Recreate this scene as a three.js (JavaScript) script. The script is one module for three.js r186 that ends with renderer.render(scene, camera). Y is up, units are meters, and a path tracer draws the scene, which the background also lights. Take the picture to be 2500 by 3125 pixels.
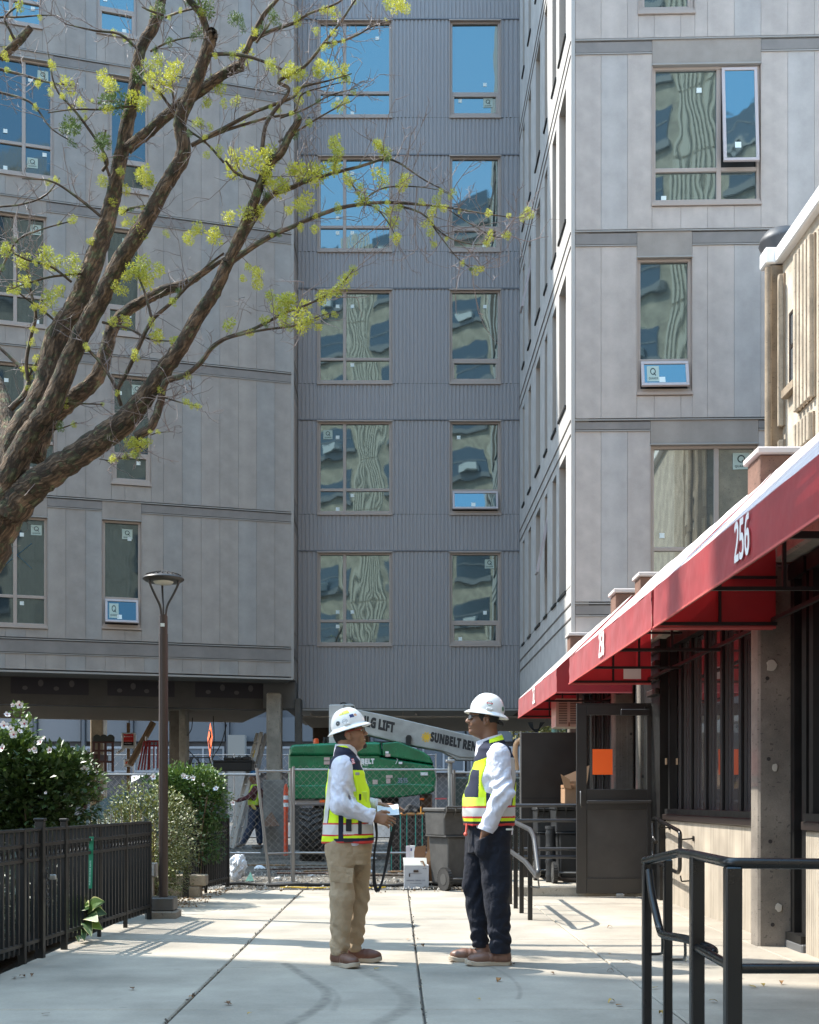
import * as THREE from 'three';
import { mergeGeometries } from 'three/addons/utils/BufferGeometryUtils.js';
import { FontLoader } from 'three/addons/loaders/FontLoader.js';
import { RoundedBoxGeometry } from 'three/addons/geometries/RoundedBoxGeometry.js';

// ------------------------------------------------------------------ camera, sky, sun, exposure
const F = 3500, CX = 1210, CY = 2440, EYE = 1.15;
const scene = new THREE.Scene();
const camera = new THREE.PerspectiveCamera(2 * Math.atan(CY / F) * 180 / Math.PI, 0.8, 0.1, 900);
camera.position.set(0, EYE, 0);
camera.lookAt(0, EYE, -10);
camera.setViewOffset(3904, 4880, 1952 - CX, 0, 2500, 3125);
camera.updateProjectionMatrix();
scene.add(camera);
const renderer = new THREE.WebGLRenderer({ antialias: true });
renderer.setSize(819, 1024);
renderer.toneMapping = THREE.LinearToneMapping;
renderer.toneMappingExposure = 1.9;
renderer.shadowMap.enabled = true;

const SUN_EL = 54 * Math.PI / 180, SUN_AZ = 72 * Math.PI / 180;   // azimuth from straight ahead, towards the left
const sunDir = new THREE.Vector3(-Math.sin(SUN_AZ) * Math.cos(SUN_EL), Math.sin(SUN_EL), -Math.cos(SUN_AZ) * Math.cos(SUN_EL));
{
  const w = 512, h = 256, d = new Float32Array(w * h * 4);
  const mix = (a, b, t) => a + (b - a) * t;
  for (let j = 0; j < h; j++) for (let i = 0; i < w; i++) {
    const el = ((j + 0.5) / h - 0.5) * Math.PI, az = ((i + 0.5) / w - 0.5) * 2 * Math.PI;
    const x = Math.cos(el) * Math.cos(az), z = Math.cos(el) * Math.sin(az), y = Math.sin(el);
    const up = Math.max(0, y), t = Math.pow(1 - up, 4.2);
    const cg = Math.max(0, x * sunDir.x + y * sunDir.y + z * sunDir.z);
    const glow = 0.55 * Math.pow(cg, 6) + 1.3 * Math.pow(cg, 60);
    const k = 2.5;
    let r = mix(0.13, 1.0, t), g = mix(0.335, 0.92, t), b = mix(0.585, 0.82, t);
    r = (r + glow) * k; g = (g + glow * 0.97) * k; b = (b + glow * 0.9) * k;
    if (y < 0) { const q = Math.min(1, -y * 8); r = mix(r, 0.5, q); g = mix(g, 0.5, q); b = mix(b, 0.5, q); }
    const o = (j * w + i) * 4; d[o] = r; d[o + 1] = g; d[o + 2] = b; d[o + 3] = 1;
  }
  const sky = new THREE.DataTexture(d, w, h, THREE.RGBAFormat, THREE.FloatType);
  sky.mapping = THREE.EquirectangularReflectionMapping; sky.magFilter = THREE.LinearFilter; sky.needsUpdate = true;
  scene.background = sky; scene.environment = sky; scene.environmentIntensity = 1;
}
const sun = new THREE.DirectionalLight(new THREE.Color().setRGB(1, 0.95, 0.86), 5.0);
sun.position.copy(sunDir).multiplyScalar(80).add(new THREE.Vector3(0, 0, -12));
sun.target.position.set(0, 0, -12); sun.castShadow = true; sun.shadow.mapSize.set(4096, 4096);
Object.assign(sun.shadow.camera, { left: -45, right: 45, top: 45, bottom: -45, near: 1, far: 200 });
scene.add(sun, sun.target);

// ------------------------------------------------------------------ helpers
const font = await new FontLoader().loadAsync('fonts/droid/droid_sans_bold.typeface.json');
function rngFrom(seed) { let s = seed >>> 0; return () => { s = (s + 0x6D2B79F5) >>> 0; let t = Math.imul(s ^ (s >>> 15), 1 | s); t = (t + Math.imul(t ^ (t >>> 7), 61 | t)) ^ t; return ((t ^ (t >>> 14)) >>> 0) / 4294967296; }; }
const rnd = rngFrom(77);
const rr = (a, b, g = rnd) => a + (b - a) * g();
const V = (x, y, z) => new THREE.Vector3(x, y, -z);                       // z counts metres ahead of the viewer
const P = (px, py, z) => V((px - CX) * z / F, EYE + (CY - py) * z / F, z); // where a pixel lies at a depth
const GZ = py => F * EYE / (py - CY);
const lerp = (a, b, t) => a + (b - a) * t;
const clamp = (x, a, b) => Math.min(b, Math.max(a, x));
const sstep = (a, b, x) => { const t = clamp((x - a) / (b - a), 0, 1); return t * t * (3 - 2 * t); };
const z1 = (x, y) => [x / 1.917, y / 1.917], z2 = (x, y) => [x / 1.917, 900 + y / 1.917], z3 = (x, y) => [850 + x / 1.917, y / 1.917];
const used = {};
function numbered(n) { if (!(n in used)) { used[n] = 0; return n; } used[n]++; return n + '_' + String(used[n]).padStart(3, '0'); }
function tag(o, label, category, group, kind) {
  if (label) o.userData.label = label;
  if (category) o.userData.category = category;
  if (group) o.userData.group = group;
  if (kind) o.userData.kind = kind;
  return o;
}
function thing(name, label, category, base, group) {
  const o = new THREE.Group(); o.name = numbered(name); o.position.copy(base || V(0, 0, 0)); scene.add(o);
  return tag(o, label, category, group);
}
const offsetOf = p => { const v = new THREE.Vector3(); while (p && p !== scene) { v.add(p.position); p = p.parent; } return v; };
function shadows(m) { m.castShadow = true; m.receiveShadow = true; return m; }
function put(name, geometry, material, parent = scene) {            // geometry in world metres
  const m = new THREE.Mesh(geometry, material); m.name = parent === scene ? numbered(name) : name;
  if (parent !== scene) { const o = offsetOf(parent); if (o.lengthSq() > 0) geometry.translate(-o.x, -o.y, -o.z); }
  parent.add(m); return shadows(m);
}
class MB {                                                          // collects faces in world metres
  constructor() { this.p = []; this.n = []; this.u = []; this.i = []; }
  get count() { return this.p.length / 3; }
  vert(v, n, u, w) { this.p.push(v.x, v.y, v.z); this.n.push(n.x, n.y, n.z); this.u.push(u, w); return this.p.length / 3 - 1; }
  flat(pts, n) {
    if (!n) n = new THREE.Vector3().subVectors(pts[1], pts[0]).cross(new THREE.Vector3().subVectors(pts[2], pts[0])).normalize();
    const ax = Math.abs(n.x), ay = Math.abs(n.y), az = Math.abs(n.z), b = this.count;
    for (const q of pts) { const [u, w] = ay >= ax && ay >= az ? [q.x, q.z] : ax >= az ? [q.z, q.y] : [q.x, q.y]; this.vert(q, n, u, w); }
    const g = new THREE.Vector3().subVectors(pts[1], pts[0]).cross(new THREE.Vector3().subVectors(pts[2], pts[0])).dot(n) >= 0;
    for (let k = 1; k < pts.length - 1; k++) if (g) this.i.push(b, b + k, b + k + 1); else this.i.push(b, b + k + 1, b + k);
    return this;
  }
  obox(c, U, Vv, N, bev = 0) {                                       // centre and three half vectors
    const lu = U.length(), lv = Vv.length(), ln = N.length(), u = U.clone().divideScalar(lu), v = Vv.clone().divideScalar(lv), n = N.clone().divideScalar(ln);
    const b = Math.min(bev, lu * 0.45, lv * 0.45, ln * 0.45);
    const pt = (a, e, f) => c.clone().addScaledVector(u, a).addScaledVector(v, e).addScaledVector(n, f);
    const A = lu, B = lv, C = ln, a = lu - b, e = lv - b, f = ln - b, face = (pts, d) => this.flat(pts, d);
    for (const s of [1, -1]) {
      face([pt(-a, -e, s * C), pt(a, -e, s * C), pt(a, e, s * C), pt(-a, e, s * C)], n.clone().multiplyScalar(s));
      face([pt(s * A, -e, -f), pt(s * A, e, -f), pt(s * A, e, f), pt(s * A, -e, f)], u.clone().multiplyScalar(s));
      face([pt(-a, s * B, -f), pt(-a, s * B, f), pt(a, s * B, f), pt(a, s * B, -f)], v.clone().multiplyScalar(s));
    }
    if (b > 0) for (const s of [1, -1]) for (const t of [1, -1]) {
      const w = Math.SQRT1_2;
      face([pt(-a, s * B, t * f), pt(a, s * B, t * f), pt(a, s * e, t * C), pt(-a, s * e, t * C)], v.clone().multiplyScalar(s * w).addScaledVector(n, t * w));
      face([pt(s * A, -e, t * f), pt(s * A, e, t * f), pt(s * a, e, t * C), pt(s * a, -e, t * C)], u.clone().multiplyScalar(s * w).addScaledVector(n, t * w));
      face([pt(s * A, t * e, -f), pt(s * A, t * e, f), pt(s * a, t * B, f), pt(s * a, t * B, -f)], u.clone().multiplyScalar(s * w).addScaledVector(v, t * w));
      for (const q of [1, -1]) face([pt(s * A, t * e, q * f), pt(s * a, t * B, q * f), pt(s * a, t * e, q * C)], u.clone().multiplyScalar(s).addScaledVector(v, t).addScaledVector(n, q).normalize());
    }
    return this;
  }
  box(x0, x1, y0, y1, zz0, zz1, bev = 0) {                            // z as depth ahead
    return this.obox(V((x0 + x1) / 2, (y0 + y1) / 2, (zz0 + zz1) / 2), new THREE.Vector3(Math.abs(x1 - x0) / 2, 0, 0), new THREE.Vector3(0, Math.abs(y1 - y0) / 2, 0), new THREE.Vector3(0, 0, Math.abs(zz1 - zz0) / 2), bev);
  }
  bar(a, b, w, h, up = new THREE.Vector3(0, 1, 0), bev = 0) {          // square bar from a to b
    const d = b.clone().sub(a), side = d.clone().cross(up); if (side.lengthSq() < 1e-9) side.set(1, 0, 0);
    side.normalize(); const v = side.clone().cross(d).normalize();
    return this.obox(a.clone().add(b).multiplyScalar(0.5), d.multiplyScalar(0.5), side.multiplyScalar(w / 2), v.multiplyScalar(h / 2), bev);
  }
  tube(pts, rad, seg = 8, caps = true, wob = null) {
    const n = pts.length, R = k => Array.isArray(rad) ? rad[k] : rad; let nor = null, L = 0; const rings = [];
    for (let k = 0; k < n; k++) {
      const t = pts[Math.min(k + 1, n - 1)].clone().sub(pts[Math.max(k - 1, 0)]); if (t.lengthSq() < 1e-12) t.set(0, 1, 0); t.normalize();
      if (!nor) { nor = Math.abs(t.y) < 0.9 ? new THREE.Vector3(0, 1, 0) : new THREE.Vector3(1, 0, 0); }
      nor.addScaledVector(t, -nor.dot(t)); if (nor.lengthSq() < 1e-8) nor.set(t.y, t.z, t.x).addScaledVector(t, -(t.y * t.x + t.z * t.y + t.x * t.z)); nor.normalize();
      const bin = t.clone().cross(nor); if (k) L += pts[k].distanceTo(pts[k - 1]);
      const row = [];
      for (let s = 0; s <= seg; s++) {
        const a = s / seg * Math.PI * 2, d = nor.clone().multiplyScalar(Math.cos(a)).addScaledVector(bin, Math.sin(a));
        const r = R(k) * (wob ? wob(s % seg, k) : 1);
        row.push(this.vert(pts[k].clone().addScaledVector(d, r), d, s / seg * 2 * Math.PI * R(k), L));
      }
      rings.push(row);
    }
    for (let k = 0; k < n - 1; k++) for (let s = 0; s < seg; s++) this.i.push(rings[k][s], rings[k + 1][s + 1], rings[k + 1][s], rings[k][s], rings[k][s + 1], rings[k + 1][s + 1]);
    if (caps) for (const [k, sg] of [[0, -1], [n - 1, 1]]) {
      const t = pts[k].clone().sub(pts[k ? k - 1 : 1]).normalize();
      const poly = []; for (let s = 0; s < seg; s++) { const o = rings[k][s] * 3; poly.push(new THREE.Vector3(this.p[o], this.p[o + 1], this.p[o + 2])); }
      this.flat(poly, t);
    }
    return this;
  }
  add(g, m) {
    g = g.clone(); if (m) g.applyMatrix4(m); const b = this.count, a = g.attributes;
    for (let k = 0; k < a.position.count; k++) { this.p.push(a.position.getX(k), a.position.getY(k), a.position.getZ(k)); this.n.push(a.normal.getX(k), a.normal.getY(k), a.normal.getZ(k)); if (a.uv) this.u.push(a.uv.getX(k), a.uv.getY(k)); else this.u.push(0, 0); }
    if (g.index) for (let k = 0; k < g.index.count; k++) this.i.push(b + g.index.getX(k)); else for (let k = 0; k < a.position.count; k++) this.i.push(b + k);
    return this;
  }
  geo() {
    const g = new THREE.BufferGeometry();
    g.setAttribute('position', new THREE.Float32BufferAttribute(this.p, 3)); g.setAttribute('normal', new THREE.Float32BufferAttribute(this.n, 3));
    g.setAttribute('uv', new THREE.Float32BufferAttribute(this.u, 2)); g.setIndex(this.i); return g;
  }
  build(name, mat, parent = scene) { return put(name, this.geo(), mat, parent); }
}
const mb = () => new MB();
const T = (x, y, z, rx = 0, ry = 0, rz = 0, sx = 1, sy = sx, sz = sx) => new THREE.Matrix4().compose(new THREE.Vector3(x, y, z), new THREE.Quaternion().setFromEuler(new THREE.Euler(rx, ry, rz, 'YXZ')), new THREE.Vector3(sx, sy, sz));
function curve(pts, n, closed = false) { return new THREE.CatmullRomCurve3(pts, closed, 'centripetal').getPoints(n); }
function rounded(pts, r, n = 5) {                                     // polyline with rounded corners
  const out = [pts[0].clone()];
  for (let k = 1; k < pts.length - 1; k++) {
    const a = pts[k - 1].clone().sub(pts[k]), b = pts[k + 1].clone().sub(pts[k]), q = Math.min(r, a.length() * 0.45, b.length() * 0.45);
    a.setLength(q).add(pts[k]); b.setLength(q).add(pts[k]);
    for (let s = 0; s <= n; s++) { const t = s / n; out.push(a.clone().multiplyScalar((1 - t) * (1 - t)).addScaledVector(pts[k], 2 * t * (1 - t)).addScaledVector(b, t * t)); }
  }
  out.push(pts[pts.length - 1].clone()); return out;
}
// periodic value noise
function lattice(seed) { const g = rngFrom(seed), a = new Float32Array(65536); for (let k = 0; k < 65536; k++) a[k] = g(); return a; }
const LAT = lattice(5);
function vnoise(x, y, per, py = per) {
  const xi = Math.floor(x), yi = Math.floor(y), fx = x - xi, fy = y - yi, u = fx * fx * (3 - 2 * fx), v = fy * fy * (3 - 2 * fy);
  const w = (a, b) => LAT[(((a % per) + per) % per) + 256 * (((b % py) + py) % py) & 65535];
  return lerp(lerp(w(xi, yi), w(xi + 1, yi), u), lerp(w(xi, yi + 1), w(xi + 1, yi + 1), u), v);
}
function fbm(x, y, per, oct = 4, gain = 0.5, py = per) { let s = 0, a = 1, t = 0; for (let o = 0; o < oct; o++) { s += a * vnoise(x + o * 17, y + o * 31, per, py); t += a; a *= gain; x *= 2; y *= 2; per = Math.min(256, per * 2); py = Math.min(256, py * 2); } return s / t; }
function noise3(x, y, z) { const zi = Math.floor(z), f = z - zi, u = f * f * (3 - 2 * f); return lerp(vnoise(x + zi * 37.3, y + zi * 91.7, 256), vnoise(x + (zi + 1) * 37.3, y + (zi + 1) * 91.7, 256), u); }
function tex(size, fn, rep, srgb = true, sizeY = size) {               // fn(u, v) -> [r, g, b] 0..1 (as displayed)
  const d = new Uint8Array(size * sizeY * 4);
  for (let j = 0; j < sizeY; j++) for (let i = 0; i < size; i++) {
    const c = fn(i / size, j / sizeY), o = (j * size + i) * 4;
    if (typeof c === 'number') d[o] = d[o + 1] = d[o + 2] = clamp(c, 0, 1) * 255; else for (let k = 0; k < 3; k++) d[o + k] = clamp(c[k], 0, 1) * 255;
    d[o + 3] = 255;
  }
  const t = new THREE.DataTexture(d, size, sizeY); t.wrapS = t.wrapT = THREE.RepeatWrapping; t.magFilter = THREE.LinearFilter; t.minFilter = THREE.LinearMipmapLinearFilter; t.generateMipmaps = true;
  if (srgb) t.colorSpace = THREE.SRGBColorSpace; if (rep) t.repeat.set(rep, rep); t.needsUpdate = true; return t;
}
function M(c, rough = 0.8, o = {}) {
  const K = o.physical ? THREE.MeshPhysicalMaterial : THREE.MeshStandardMaterial; const q = { ...o }; delete q.physical;
  return new K({ color: new THREE.Color().setRGB(c[0], c[1], c[2]), roughness: rough, side: THREE.DoubleSide, ...q });
}
const s2l = v => v <= 0.04045 ? v / 12.92 : Math.pow((v + 0.055) / 1.055, 2.4);
const RGB = (r, g, b) => [s2l(r / 255), s2l(g / 255), s2l(b / 255)];
function canvasTex(w, h, draw) {
  const c = document.createElement('canvas'); c.width = w; c.height = h; const x = c.getContext('2d'); draw(x, w, h);
  const t = new THREE.CanvasTexture(c); t.colorSpace = THREE.SRGBColorSpace; return t;
}
// a flat printed sheet: four corners from lower left, anticlockwise
function sheet(a, b, c, d) {
  const g = new THREE.BufferGeometry(), n = b.clone().sub(a).cross(d.clone().sub(a)).normalize();
  g.setAttribute('position', new THREE.Float32BufferAttribute([a, b, c, d].flatMap(v => [v.x, v.y, v.z]), 3));
  g.setAttribute('normal', new THREE.Float32BufferAttribute([n, n, n, n].flatMap(v => [v.x, v.y, v.z]), 3));
  g.setAttribute('uv', new THREE.Float32BufferAttribute([0, 0, 1, 0, 1, 1, 0, 1], 2)); g.setIndex([0, 1, 2, 0, 2, 3]); return g;
}
// flat letters laid in a plane: origin, direction of writing, up, cap height
function letters(text, o, right, up, size, squeeze = 1, bold = 0) {
  const g = bold ? new THREE.ExtrudeGeometry(font.generateShapes(text, size), { depth: 0.0005, curveSegments: 3, bevelEnabled: true, bevelThickness: 0.0005, bevelSize: bold, bevelSegments: 1 }) : new THREE.ShapeGeometry(font.generateShapes(text, size), 4); const r = right.clone().normalize(), u = up.clone().normalize();
  g.scale(squeeze, 1, 1); g.applyMatrix4(new THREE.Matrix4().makeBasis(r, u, r.clone().cross(u)).setPosition(o)); return g;
}

// ------------------------------------------------------------------ materials
const tMottle = tex(512, (u, v) => { const n = fbm(u * 5, v * 5, 5, 5, 0.55), f = fbm(u * 90, v * 90, 90, 2); const st = vnoise(u * 14, v * 3, 14, 3); return 0.9 + 0.11 * (n - 0.5) + 0.03 * (f - 0.5) + 0.025 * (st - 0.5); });
const tConcrete = tex(512, (u, v) => { const n = fbm(u * 4, v * 4, 4, 6, 0.6), f = vnoise(u * 200, v * 200, 200), h = vnoise(u * 60 + 9, v * 60, 60); const c = 0.82 + 0.34 * (n - 0.5) + 0.08 * (f - 0.5) - (h > 0.9 ? 0.18 : 0); return [c, c * 0.985, c * 0.96]; });
const tConcBump = tex(512, (u, v) => fbm(u * 8, v * 8, 8, 6, 0.65), 0, false);
const tBoard = tex(512, (u, v) => { const k = Math.floor(u * 22), e = Math.abs(u * 22 - k - 0.5) > 0.46 ? 0.35 : 0; const b = LAT[k * 7 + 3] * 0.09; const g = vnoise(u * 160, v * 5, 160, 5); const n = fbm(u * 3, v * 3, 3, 4); const c = 0.8 + b - e * 0.6 * LAT[k + 400] + 0.09 * (g - 0.5) + 0.2 * (n - 0.5); return [c, c * 0.97, c * 0.92]; });
const tBoardBump = tex(512, (u, v) => { const k = Math.floor(u * 22), e = Math.abs(u * 22 - k - 0.5) > 0.45 ? 0.6 : 0; return 0.5 + 0.4 * LAT[k * 7 + 3] - e + 0.2 * (vnoise(u * 160, v * 6, 160, 6) - 0.5); }, 0, false);
const tWave = tex(256, (u, v) => 0.5 + 0.9 * (fbm(u * 3, v * 2, 3, 3, 0.35, 2) - 0.5), 0, false);
const tGrain = tex(512, (u, v) => { const n = fbm(u * 40, v * 3, 40, 4, 0.6, 3); const c = 0.75 + 0.5 * (n - 0.5); return [c, c * 0.95, c * 0.9]; });
const tDirt = tex(1024, (u, v) => { const n = fbm(u * 6, v * 6, 6, 7, 0.62), f = vnoise(u * 256, v * 256, 256); const c = 0.6 + 0.7 * (n - 0.5) + 0.2 * (f - 0.5); return [c, c * 0.96, c * 0.9]; });
const tBark = tex(512, (u, v) => { const r = Math.abs(fbm(u * 14, v * 4, 14, 4, 0.6, 4) - 0.5) * 2, n = fbm(u * 3 + 5, v * 3, 3, 4), l = fbm(u * 9 + 2, v * 9 + 7, 9, 3); let c = 0.35 + 0.6 * r + 0.3 * (n - 0.5); const m = l > 0.62 ? 1 : 0; return m ? [c * 0.95, c * 1.02, c * 0.85] : [c, c * 0.9, c * 0.8]; }, 2.6);
const tBarkBump = tex(512, (u, v) => Math.abs(fbm(u * 14, v * 4, 14, 5, 0.65, 4) - 0.5) * 2, 2.6, false);
const tWeave = tex(256, (u, v) => 0.93 + 0.14 * (fbm(u * 6, v * 6, 6, 4) - 0.5));
const tFolds = tex(256, (u, v) => fbm(u * 4, v * 3, 4, 4, 0.5, 3), 0, false);
const tScuff = tex(512, (u, v) => { const n = fbm(u * 5, v * 5, 5, 5, 0.6), d = vnoise(u * 150, v * 150, 150); return 0.86 + 0.25 * (n - 0.5) - (d > 0.93 ? 0.12 : 0); });
const tRough = tex(256, (u, v) => [1, 0.55 + 0.5 * fbm(u * 6, v * 6, 6, 5, 0.6), 1], 0, false);
const cladA = M([0.40, 0.36, 0.328], 0.85, { map: tMottle }), cladB = M([0.385, 0.348, 0.32], 0.85, { map: tMottle }), cladBlue = M([0.37, 0.352, 0.336], 0.8, { map: tMottle }), cladC = M([0.415, 0.373, 0.342], 0.85, { map: tMottle });
const taupe = M([0.36, 0.315, 0.28], 0.75, { map: tMottle }), darkTaupe = M([0.265, 0.24, 0.225], 0.7, { map: tMottle }), joint = M([0.12, 0.12, 0.12], 0.9), edgeTrim = M([0.30, 0.285, 0.27], 0.5);
const corr = M([0.285, 0.272, 0.275], 0.55, { metalness: 0.1 });
const frameMat = M([0.36, 0.30, 0.265], 0.45), sashMat = M([0.46, 0.40, 0.40], 0.4), gasket = M([0.02, 0.02, 0.02], 0.6);
const paneMat = M([0.15, 0.205, 0.215], 0.015, { metalness: 0.82, bumpMap: tWave, bumpScale: 0.0038 }), paneDark = M([0.062, 0.088, 0.10], 0.03, { metalness: 0.75, bumpMap: tWave, bumpScale: 0.008 });
const paper = M([0.62, 0.66, 0.62], 0.8), stickerMat = M([0.68, 0.74, 0.72], 0.7);
const concrete = M([0.40, 0.375, 0.335], 0.9, { map: tConcrete, bumpMap: tConcBump, bumpScale: 0.004 }), concreteDark = M([0.27, 0.24, 0.21], 0.9, { map: tConcrete, bumpMap: tConcBump, bumpScale: 0.004 });
const boardConc = M([0.52, 0.475, 0.42], 0.9, { map: tBoard, bumpMap: tBoardBump, bumpScale: 0.008 });
const blackMetal = M([0.004, 0.0038, 0.0036], 0.62, { roughnessMap: tRough }), blackPipe = M([0.005, 0.005, 0.0055], 0.38, { roughnessMap: tRough }), darkBrown = M([0.024, 0.017, 0.015], 0.4), steel = M([0.30, 0.30, 0.30], 0.48, { metalness: 0.75, roughnessMap: tRough }), galv = M([0.30, 0.29, 0.28], 0.5, { metalness: 0.6, roughnessMap: tRough });
const white = M([0.78, 0.78, 0.76], 0.45), cardboard = M([0.38, 0.22, 0.12], 0.85, { map: tMottle }), wood = M([0.45, 0.30, 0.17], 0.8, { map: tGrain }), darkWood = M([0.11, 0.06, 0.045], 0.7, { map: tGrain });
const orangeMat = M([0.9, 0.14, 0.01], 0.6), greenPaint = M([0.007, 0.205, 0.08], 0.32, { roughnessMap: tRough, map: tScuff }), liftGrey = M([0.50, 0.50, 0.475], 0.45, { map: tScuff }), rubber = M([0.042, 0.040, 0.038], 0.85, { map: tScuff });
const printBlack = M([0.02, 0.02, 0.022], 0.6), printWhite = M([0.8, 0.8, 0.8], 0.6);

// a plane carrying features given in pixels of the photograph or in metres
class Face {
  constructor(o, u, n) { this.o = o; this.u = u.clone().normalize(); this.v = new THREE.Vector3(0, 1, 0); this.n = n.clone().normalize(); }
  uv(px, py) { const d = new THREE.Vector3((px - CX) / F, (CY - py) / F, -1), e = new THREE.Vector3(0, EYE, 0); const t = this.o.clone().sub(e).dot(this.n) / d.dot(this.n); const q = e.addScaledVector(d, t).sub(this.o); return [q.dot(this.u), q.y]; }
  at(u, v, d = 0) { return this.o.clone().addScaledVector(this.u, u).addScaledVector(this.v, v).addScaledVector(this.n, d); }
  box(b, u0, u1, v0, v1, d0, d1, bev = 0) { return b.obox(this.at((u0 + u1) / 2, (v0 + v1) / 2, (d0 + d1) / 2), this.u.clone().multiplyScalar((u1 - u0) / 2), new THREE.Vector3(0, (v1 - v0) / 2, 0), this.n.clone().multiplyScalar((d1 - d0) / 2), bev); }
}
const logoTex = canvasTex(128, 128, (x, w, h) => { x.fillStyle = '#b9c9bf'; x.fillRect(0, 0, w, h); x.strokeStyle = '#2c3a3a'; x.lineWidth = 9; x.beginPath(); x.arc(64, 46, 25, 0, 7); x.stroke(); x.beginPath(); x.moveTo(70, 56); x.lineTo(94, 80); x.stroke(); x.fillStyle = '#2c3a3a'; x.font = 'bold 25px sans-serif'; x.textAlign = 'center'; x.fillText('QUAKER', 64, 112); });
const logoMat = M([0.82, 0.82, 0.82], 0.8, { map: logoTex });
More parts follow.
